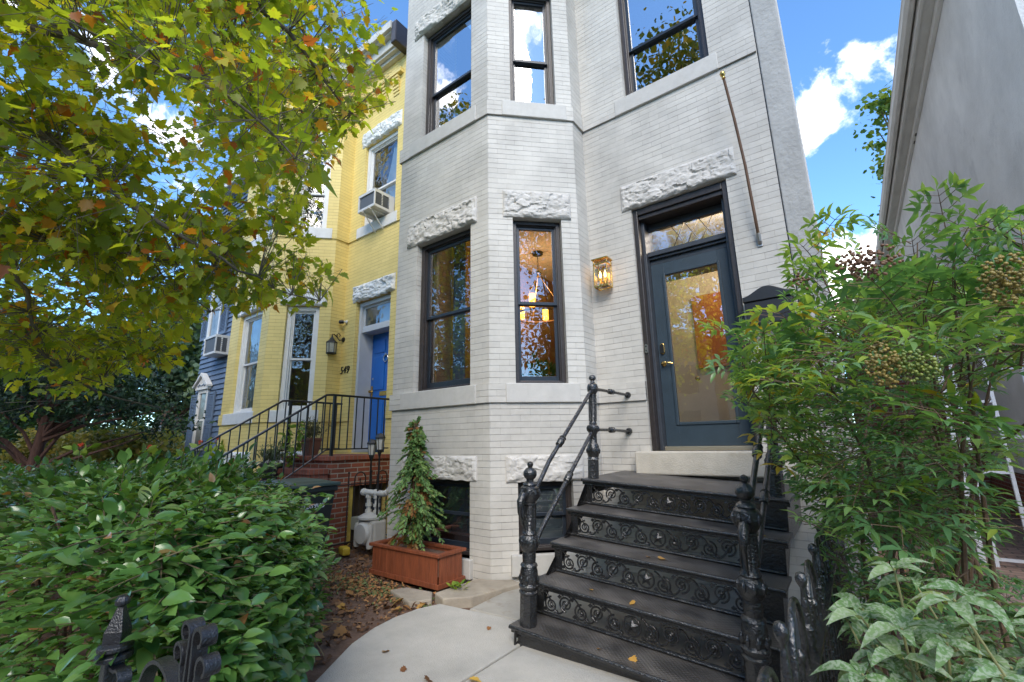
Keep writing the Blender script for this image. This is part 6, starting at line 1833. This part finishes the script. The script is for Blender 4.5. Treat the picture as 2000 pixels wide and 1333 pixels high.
for x, dy, k, s, v, lb in ((.83, -.12, 2, .055, .75, 'larger orange leaf on the middle iron tread'), (.74, -.10, 2, .03, .6, 'tiny tan leaf next to the orange one on the middle iron tread'), (.73, -.06, 3, .045, .85, 'yellow-tan leaf on the second iron tread from the bottom'), (.43, -.10, 3, .03, .9, 'small pale leaf near the left of the second iron tread from the bottom'),
                           (.82, -.09, 4, .05, .85, 'golden leaf on the lowest iron tread'), (.62, -.08, 4, .028, .5, 'tiny brown leaf on the lowest iron tread, left of the golden one'), (1.42, -.06, 1, .04, 1.0, 'thin yellow leaf at the right end of the second iron tread from the top')):
    p = onstep(x, yk(k) - dy, k)
    fallen(p.x, p.y, p.z, s, v, lb, group='leaves on the iron steps')
SL = 'dry brown leaf lying on the dark mulch between hedge and planter'
for i, (x, y) in enumerate(scatter(34, -4.9, -2.75, 1.7, 3.0, onsoil)):
    fallen(x, y, GZ - .02, random.uniform(.05, .10), random.uniform(.2, .85), SL, group='dry leaves on the mulch')
fallen(-2.85, 1.22, GZ, .07, .55, 'large curled brown leaf caught on top of the hedge', group='leaves caught on the hedge').location = (-2.35, 1.1, -.36)
# ------------------------------------------------------------------ plane tree over the hedge
M_SYC = leafmat('plane_leaf', [(0, (0.075, 0.135, 0.028)), (0.30, (0.16, 0.225, 0.030)), (0.58, (0.27, 0.31, 0.032)), (0.80, (0.42, 0.38, 0.045)), (0.90, (0.34, 0.19, 0.030)), (0.96, (0.33, 0.11, 0.025)), (1, (0.22, 0.07, 0.03))], 0.45, 0.58, spec=0.4, blotch=0.55, bcol=(0.26, 0.13, 0.03), bscale=22, bthr=0.58, tcol=2.5)
M_PBARK = mat('plane_bark', (0.13, 0.11, 0.085), 0.9, var=0.35, vscale=6, bump=0.7, bscale=25)
pt = empty('plane_tree', (-4.6, -1.1, GZ), 'large plane tree whose yellowing lobed leaves hang over the left half', 'tree')
OFFT = Vector((-4.6, -1.1, GZ))
m = MB(); m.tube([(0, 0, -.05), (0.03, 0.02, .8), (0.0, 0.05, 2.0), (-.05, .05, 3.4), (0, 0, 5.2), (.1, .1, 7.0)], [0.24, .19, .17, .14, .10, .04], 12); m.build('trunk', M_PBARK, pt, smooth=60)
# limbs: real three-dimensional polylines from the trunk into the crown (world coordinates)
T = Vector((-4.6, -1.05, 0))
limbs = [
    [(-4.6, -1.1, .85), (-4.3, -.35, 1.05), (-3.9, .15, 1.28), (-3.5, .38, 1.16), (-3.3, .62, 1.12), (-3.1, 1.0, 1.10)],
    [(-4.6, -1.1, 1.3), (-4.2, -.4, 1.75), (-3.6, .08, 1.88), (-3.2, .22, 1.62), (-2.9, .42, 1.32), (-2.8, .85, 1.1), (-2.9, 1.30, 1.02), (-2.85, 1.85, .98)],
    [(-4.6, -1.1, 1.9), (-4.0, -.5, 2.5), (-3.2, -.05, 2.15), (-2.6, .35, 1.9), (-2.2, .8, 1.62), (-2.15, 1.15, 1.38)],
    [(-4.6, -1.1, 2.4), (-4.0, -.5, 3.1), (-3.3, .1, 3.0), (-2.8, .7, 2.8), (-2.6, 1.2, 2.6), (-2.7, 1.7, 2.35), (-2.9, 2.1, 2.2)],
    [(-4.6, -1.1, 3.0), (-4.3, .2, 3.6), (-4.2, 1.2, 3.7), (-4.3, 2.1, 3.5), (-4.5, 2.7, 3.1)],
    [(-4.6, -1.1, 1.1), (-5.0, 0.2, 1.5), (-5.2, 1.0, 1.65), (-5.4, 1.8, 1.45), (-5.6, 2.4, 1.2)],
    [(-4.6, -1.1, .7), (-5.2, -.2, .9), (-5.6, .5, .85), (-6.0, 1.1, .55), (-6.2, 1.7, .45)],
    [(-3.9, .15, 1.28), (-4.0, .30, .95), (-4.1, .38, .78), (-4.3, .5, .62), (-4.4, .9, .45)],
    [(-4.6, -1.1, 3.6), (-3.6, -.9, 4.4), (-2.4, -.5, 4.3), (-1.6, .1, 4.0), (-1.3, .5, 3.7)],
    [(-4.6, -1.1, 4.2), (-5.2, .3, 5.0), (-5.4, 1.2, 5.2), (-5.6, 2.0, 5.0)],
    [(-4.6, -1.1, 4.6), (-3.9, .1, 5.4), (-3.5, .9, 5.5), (-3.3, 1.6, 5.2)],
    [(-4.6, -1.1, 2.0), (-5.8, -1.4, 2.6), (-7.0, -1.0, 2.8), (-8.0, -.2, 2.6), (-8.6, .6, 2.3)],
    [(-4.6, -1.1, 3.2), (-4.2, -2.4, 4.0), (-3.5, -3.4, 4.4)],
    [(-4.6, -1.1, 3.8), (-6.0, -2.3, 4.8), (-7.2, -3.0, 5.2)],
    [(-4.2, 1.2, 3.7), (-4.6, 1.9, 3.3), (-4.9, 2.4, 2.9), (-5.1, 2.9, 2.5)],
    [(-4.3, .2, 3.6), (-4.9, 1.3, 4.0), (-5.3, 2.2, 4.0), (-5.6, 2.9, 3.8)],
    [(-3.9, .1, 5.4), (-4.2, 1.2, 5.0), (-4.4, 2.1, 4.6), (-4.6, 2.7, 4.3)],
    [(-4.6, -1.1, 2.2), (-3.8, -1.9, 3.0), (-2.6, -2.2, 3.3), (-1.4, -2.0, 3.4)],
]
def crown_ok(p):
    x, y, z = p
    # lower edge of the crown rises from left to right, and it stops short of the grey house
    if z < 0.42 + 0.13 * math.sin(x * 2.1) + 0.25 * max(0, x + 4.5): return False
    L = math.sqrt(x * x + y * y)
    if L < 2.1: return False
    az = math.degrees(math.atan2(x, y)); el = math.degrees(math.atan2(z, L))
    if y > -0.3:
        # outline of the crown as it hangs: right-hand limit of bearing for each elevation
        lim = np.interp(el, [2, 6, 10, 14, 17, 20, 23, 27, 31, 35, 38, 42, 45, 49, 60], [-84, -79, -74, -72, -60, -58.5, -63.5, -62, -63, -60, -56, -52, -54.5, -54, -46])
        if az > lim + 1.2 * noise.noise(Vector((el * .35, 0, 0))) * 2: return False
    return True
def bearing_ok(p):
    return p.y < 0.1 or crown_ok(p) or p.x < -4.0 and p.z < 1.2 or math.hypot(p.x, p.y) < 2.1
nodes = []
lm = MB()
for k, L_ in enumerate(limbs):
    P = [Vector(p) for p in L_]
    Q = []
    for i in range(len(P) - 1):
        for j in range(4):
            t = j / 4
            p0, p1, p2, p3 = P[max(0, i - 1)], P[i], P[i + 1], P[min(len(P) - 1, i + 2)]
            q = 0.5 * ((2 * p1) + (p2 - p0) * t + (2 * p0 - 5 * p1 + 4 * p2 - p3) * t * t + (3 * p1 - p0 - 3 * p2 + p3) * t ** 3)
            Q.append(q + Vector([random.gauss(0, .012) for _ in range(3)]))
    Q.append(P[-1])
    for ii, q in enumerate(Q):
        if not bearing_ok(q): Q = Q[:max(4, ii)]; break
    r0 = .045 if k in (3, 4, 8, 9, 10, 12, 13, 14) else (.030 if k != 7 else .014)
    mb_ = MB(); mb_.tube([q - OFFT for q in Q], [max(.004, r0 * (1 - i / len(Q)) ** .8) for i in range(len(Q))], 7); mb_.build('limb', M_PBARK, pt, smooth=60)
    nodes += [(q, r0 * (1 - i / len(Q))) for i, q in enumerate(Q) if i > 3]
NP = np.array([tuple(n_[0]) for n_ in nodes])
# crown volume: an ellipsoidal shell mix hung on the limbs, thinned by noise, open below and towards the house
fr_ = camo.matrix_world
cl = []
tries = 0
while len(cl) < 3700 and tries < 160000:
    tries += 1
    i = random.randrange(len(nodes))
    c = nodes[i][0] + Vector((random.gauss(0, .60), random.gauss(0, .60), random.gauss(0, .42)))
    if not crown_ok(c): continue
    if noise.noise(c * 1.3) < -0.22: continue
    if c.y < -1 and random.random() < .45: continue
    cl.append(c)
pos, dr, nm, sz, lv = [], [], [], [], []
tw = MB()
for c in cl:
    j = int(np.argmin(((NP - np.array(c)) ** 2).sum(1)))
    a = nodes[j][0]
    mid = a.lerp(c, .5) + Vector((random.gauss(0, .09), random.gauss(0, .09), random.gauss(.08, .05)))
    if (a - c).length > 1.3: continue
    if not crown_ok(a): a = c + Vector((-.25, -.12, .05))
    tw.tube([a - OFFT, mid - OFFT, c - OFFT], [.0030, .0020, .0010], 4, caps=False)
    d = (c - a); d = d.normalized() if d.length > .02 else Vector((0, 0, 1))
    base = random.random()
    low = max(0, 1.3 - c.z) * .12
    for q in range(random.randint(5, 8)):
        f = random.uniform(.35, 1.0)
        p = (mid.lerp(c, f * 2 - 1) if f > .5 else a.lerp(mid, f * 2)) + Vector([random.gauss(0, .035) for _ in range(3)])
        if not crown_ok(p): continue
        l = d * .5 + Vector((random.gauss(0, .8), random.gauss(0, .8), random.gauss(-.45, .4)))
        pet = l.normalized() * random.uniform(.03, .06)
        tw.tube([p - OFFT, p + pet - OFFT], .0011, 3, caps=False)
        pos.append(tuple(p + pet)); dr.append(tuple(l)); nm.append((random.gauss(0, .55), random.gauss(0, .55), 1.0)); sz.append(random.uniform(.040, .072) if random.random() < .9 else random.uniform(.075, .10))
        v = .16 + .40 * random.random() + .30 * (base - .4) + low
        if random.random() < .10: v = random.uniform(.78, 1.0)
        lv.append(min(1, max(0, v)))
P_ = np.array(pos) - np.array(OFFT)
leafmesh('foliage', *LOBED, P_, np.array(dr), np.array(nm), np.array(sz), np.array(lv), M_SYC, pt, bend=rng.normal(size=len(P_)) * .6 + .3)
tw.build('twigs', M_PBARK, pt)
print('plane leaves', len(P_))

# ------------------------------------------------------------------ other trees
def tree(name, loc, H, crowns, cols, leaf, n, label, cat='tree', group=None, tr=.16, trunkh=None, mt=None, tmpl=CARD, flat=.0, rough=.55, trans=.35, lean=(0, 0)):
    """crowns: list of (dx, dy, dz, rx, ry, rz) ellipsoids with leaves gathered in clumps"""
    t = empty(name, loc, label, cat, group)
    th = trunkh or H * .45
    m = MB(); m.tube([(0, 0, -.1), (lean[0] * .3, lean[1] * .3, th * .4), (lean[0], lean[1], th), (lean[0] * 1.2, lean[1] * 1.2, H * .85)], [tr, tr * .75, tr * .55, tr * .12], 9); m.build('trunk', mt or M_BARK, t, smooth=60)
    br = MB()
    P, D, Nn, V = [], [], [], []
    tot = sum(c[3] * c[4] * c[5] for c in crowns)
    for c in crowns:
        k = int(n * c[3] * c[4] * c[5] / tot)
        nc = max(3, k // 45)
        cc = unit(rng.normal(size=(nc, 3))) * (0.35 + 0.65 * rng.random((nc, 1)) ** .6) * np.array(c[3:6]) * .88 + np.array(c[:3])
        for q in cc[:5]:
            f0 = random.uniform(.35, .8)
            zz = min(th * .98, q[2] * f0)
            s0_ = (lean[0] * zz / th, lean[1] * zz / th, zz)
            br.tube([s0_, (q[0] * .3 + s0_[0] * .7, q[1] * .3 + s0_[1] * .7, zz + (q[2] - zz) * .45), (q[0] * .7 + s0_[0] * .3 + random.gauss(0, .1), q[1] * .7 + s0_[1] * .3, zz + (q[2] - zz) * .75), tuple(q)], [tr * .34, tr * .24, tr * .12, tr * .04], 6, caps=False)
        idx = rng.integers(0, nc, k)
        rr = min(c[3:6]) * .26
        pp = cc[idx] + rng.normal(size=(k, 3)) * np.array([rr, rr, rr * .6])
        P.append(pp); D.append(rdir(k) + np.array([0, 0, -.3])); Nn.append(rdir(k) * .8 + np.array([0, 0, 1])); V.append(np.clip(.5 + .28 * rng.normal(size=nc)[idx] * .7 + .18 * rng.normal(size=k), 0, 1))
    br.build('branches', mt or M_BARK, t)
    P = np.concatenate(P); k = len(P)
    leafmesh('crown', *tmpl, P, np.concatenate(D), np.concatenate(Nn), leaf * (.6 + .7 * rng.random(k)), np.concatenate(V), leafmat(label[:18] + '_leaf', [(i / (len(cols) - 1), c) for i, c in enumerate(cols)], rough, trans, spec=.3), t)
    return t
# dark conifer-like tree at the far left
tree('yew_tree', (-13.0, 1.6, GZ), 5.2, [(0, 0, 3.2, 2.0, 2.0, 1.1), (1.2, .6, 2.45, 1.4, 1.2, .7), (-.5, -1, 2.4, 1.5, 1.4, .8), (1.9, 1.3, 2.0, 1.0, .9, .6), (.3, .2, 2.3, 1.2, 1.0, .5)], [(0.006, 0.018, 0.010), (0.014, 0.040, 0.018), (0.03, 0.065, 0.025)], .13, 8000, 'dark green yew with a red-brown forked trunk at the far left', tr=.13, trunkh=2.5, mt=mat('red_brown_bark', (0.085, 0.042, 0.030), .95, var=.4, vscale=9, stretch=(3, 3, .6), bump=1), tmpl=FAN, trans=.1, lean=(.25, .1))
tree('shade_tree', (-30, 8.5, GZ), 10.5, [(0, 0, 7.3, 3.4, 3.4, 2.6), (1.6, 1.8, 4.6, 2.6, 2.6, 1.6), (-2, 0, 5, 3, 3, 2)], [(0.04, 0.075, 0.04), (0.09, 0.14, 0.075), (0.17, 0.22, 0.13)], .30, 8000, 'tall grey-green tree far down the street behind the blue house')
tree('shade_tree', (-36, 3.0, GZ), 9.0, [(0, 0, 5.6, 4.5, 4.5, 3.0), (3, 1, 2.6, 3, 3, 2.0), (-2, -3, 3, 4, 4, 2.4)], [(0.02, 0.05, 0.015), (0.06, 0.10, 0.025), (0.13, 0.17, 0.04)], .32, 8000, 'broad mid-green tree filling the gap behind the yew')
tree('round_bush', (-16.5, 4.6, GZ), 2.6, [(0, 0, 1.5, 1.6, 1.5, 1.0), (1.6, -.2, 1.0, 1.0, 1.0, .7), (-2.6, -1, 1.2, 1.6, 1.4, .9), (-3.5, -2.6, 1.5, 1.8, 1.3, 1.2)], [(0.012, 0.035, 0.012), (0.03, 0.07, 0.02), (0.08, 0.11, 0.03)], .10, 7000, 'dark rounded shrubbery beside the blue house', 'shrub', tr=.05)
tree('yellowing_bush', (-13.5, 3.3, GZ), 2.1, [(0, 0, 1.35, 1.1, 1.0, .6), (-2.2, -1.0, 1.3, 1.3, 1.0, .6)], [(0.07, 0.09, 0.02), (0.18, 0.18, 0.04), (0.30, 0.22, 0.06)], .09, 4200, 'low yellow-green bush behind the hedge beneath the plane tree', 'shrub', tr=.04)
# tree behind the stucco house, seen in the passage
tree('round_bush', (-21, 3.4, GZ), 4.4, [(0, 0, 2.6, 2.2, 2.2, 1.9), (-3.5, -2, 2.3, 3, 2, 1.7)], [(0.015, 0.035, 0.012), (0.04, 0.075, 0.02), (0.10, 0.12, 0.03)], .13, 8000, 'tall dark bush closing the view between the yew and the blue house', 'shrub', tr=.05)
tree('round_bush', (9, -3, GZ), 4, [(0, 0, 2.2, 3.5, 1.6, 1.8), (4, -1, 2, 2.5, 1.5, 1.6)], [(0.02, 0.04, 0.012), (0.06, 0.09, 0.02), (0.14, 0.14, 0.03)], .13, 7000, 'leafy screen of shrubs along the pavement to the right of the viewer', 'shrub', tr=.05)
tree('maple_tree', (3.7, 21.5, GZ), 17, [(-.55, 0, 14.2, 1.6, 1.6, 1.15), (-.75, 0, 11.9, 1.7, 1.6, .85), (-.35, 0, 9.9, 1.3, 1.5, .8), (-.9, 0, 8.1, 1.45, 1.4, .5), (-.55, 0, 6.9, 1.0, 1.2, .45), (2.5, 1, 11, 3, 3, 4)], [(0.04, 0.085, 0.02), (0.09, 0.16, 0.03), (0.24, 0.26, 0.05)], .19, 9000, 'light green tree reaching out behind the stucco house eave', tr=.3)
# trees across the street, mirrored in the windows
for k, (x, y, h) in enumerate(((-24, -9, 9), (-14.5, -7, 22), (-8.5, -9.5, 8.5), (-3.5, -7, 21), (6, -9, 9), (11, -4, 21), (19, -7, 9))):
    tree('street_tree', (x, y, GZ), h, [(0, 0, h * .66, 2.6, 2.2, h * .22), (.8, .5, h * .42, 2.0, 1.7, h * .10), (-1.2, 0, h * .52, 2.0, 1.6, h * .13), (0, 0, h * .29, 2.9, 1.8, h * .13)], [(0.04, 0.06, 0.012), (0.13, 0.14, 0.02), (0.32, 0.20, 0.03)], .15, 10500, ('leftmost', 'second from left', 'third from left', 'middle', 'third from right', 'second from right', 'rightmost')[k] + ' of the street trees across the road mirrored in the windows', group='street trees across the road', tr=.2)
# brick houses across the street
for k, (x, c) in enumerate(((-22, (0.28, 0.10, 0.06)), (-9, (0.32, 0.26, 0.20)), (4, (0.26, 0.09, 0.06)), (17, (0.35, 0.32, 0.28)), (30, (0.25, 0.10, 0.07)), (43, (0.30, 0.25, 0.2)))):
    h_ = empty('opposite_rowhouse', (x, -18, GZ), ('leftmost', 'second', 'third', 'fourth', 'fifth', 'rightmost')[k] + ' brick rowhouse on the far side of the road behind the viewer', 'house', 'rowhouses across the road')
    m = MB(); m.box(-6.4, 6.4, -6, 0, -.2, 6.6); m.box(-6.5, 6.5, -6, .3, 6.6, 7.1); m.build('wall', mat('far_wall_%d' % k, c, .8, var=.15), h_)
    for i in range(4):
        for z in (1.2, 4.0):
            m = MB(); m.box(-5.4 + i * 3.1, -4.2 + i * 3.1, 0.001, .06, z, z + 1.7); m.build('window', mat('far_glass', (.05, .06, .07), .15), h_)
# reddish house far down the street
h_ = empty('far_brick_house', (-33, 11, GZ), 'distant red-brown brick house behind the trees left of the blue house', 'house')
m = MB(); m.box(-6, 4, -.5, 6, 0, 3.8); m.build('wall', M_RED, h_)
m = MB(); m.prism([(-6.4, -1), (4.4, -1), (4.4, 6.4), (-6.4, 6.4)], 3.8, 4.1); m.build('roof', MATS['roof_felt'], h_)
# red flowers and pale post beyond the hedge
M_FLOW = leafmat('red_petal', [(0, (0.55, 0.03, 0.02)), (1, (0.80, 0.16, 0.05))], .5, .2, tcol=1)
for k, (x, y, z) in enumerate(((-9.6, 2.55, 0.02), (-8.6, 2.75, -.06), (-9.9, 3.4, .10), (-9.3, 3.45, .16), (-10.8, 1.9, .08))):
    f_ = empty('red_flower', (x, y, GZ), ('lowest', 'rightmost low', 'upper', 'topmost', 'leftmost')[k] + ' of the small red blooms standing above the far end of the hedge', 'flower', 'red flowers beyond the hedge')
    m = MB(); m.tube([(0, 0, 0), (.02, 0, (z - GZ))], .006, 5); m.build('stem', MATS['pot_stem'], f_)
    n = 34; P = rng.normal(size=(n, 3)) * .011 + np.array([.02, 0, z - GZ]); leafmesh('petals', *OVATE, P, rdir(n) + np.array([0, 0, .5]), rdir(n), 0.03 + .02 * rng.random(n), rng.random(n), M_FLOW, f_)
    n = 40; P = rng.random((n, 3)) * np.array([.24, .24, (z - GZ) * .8]) - np.array([.12, .12, 0]) + np.array([0, 0, .25]); leafmesh('leaves', *OVATE, P, rdir(n) + np.array([0, 0, .6]), rdir(n), .14 + .05 * rng.random(n), rng.random(n), MATS['basil_leaf'], f_)
tag(MB().box(-13.6, -13.45, 3.6, 3.75, GZ, .55).build('grey_post', M_EAVE, bevel=.01), 'short weathered grey post rising beyond the hedge left of the blue house', 'post')
pf = empty('picket_fence', (-17, .6, GZ), 'white picket fence glimpsed at the far left edge past the yew', 'fence')
for i in range(14):
    m = MB(); m.plate([(i * .16, 0.05), (i * .16 + .10, 0.05), (i * .16 + .10, .95), (i * .16 + .05, 1.05), (i * .16, .95)], -.01, .01); m.build('picket', M_WCASE, pf)
m = MB(); m.box(0, 2.2, .012, .04, .3, .36); m.box(0, 2.2, .012, .04, .75, .81); m.build('rail', M_WCASE, pf)
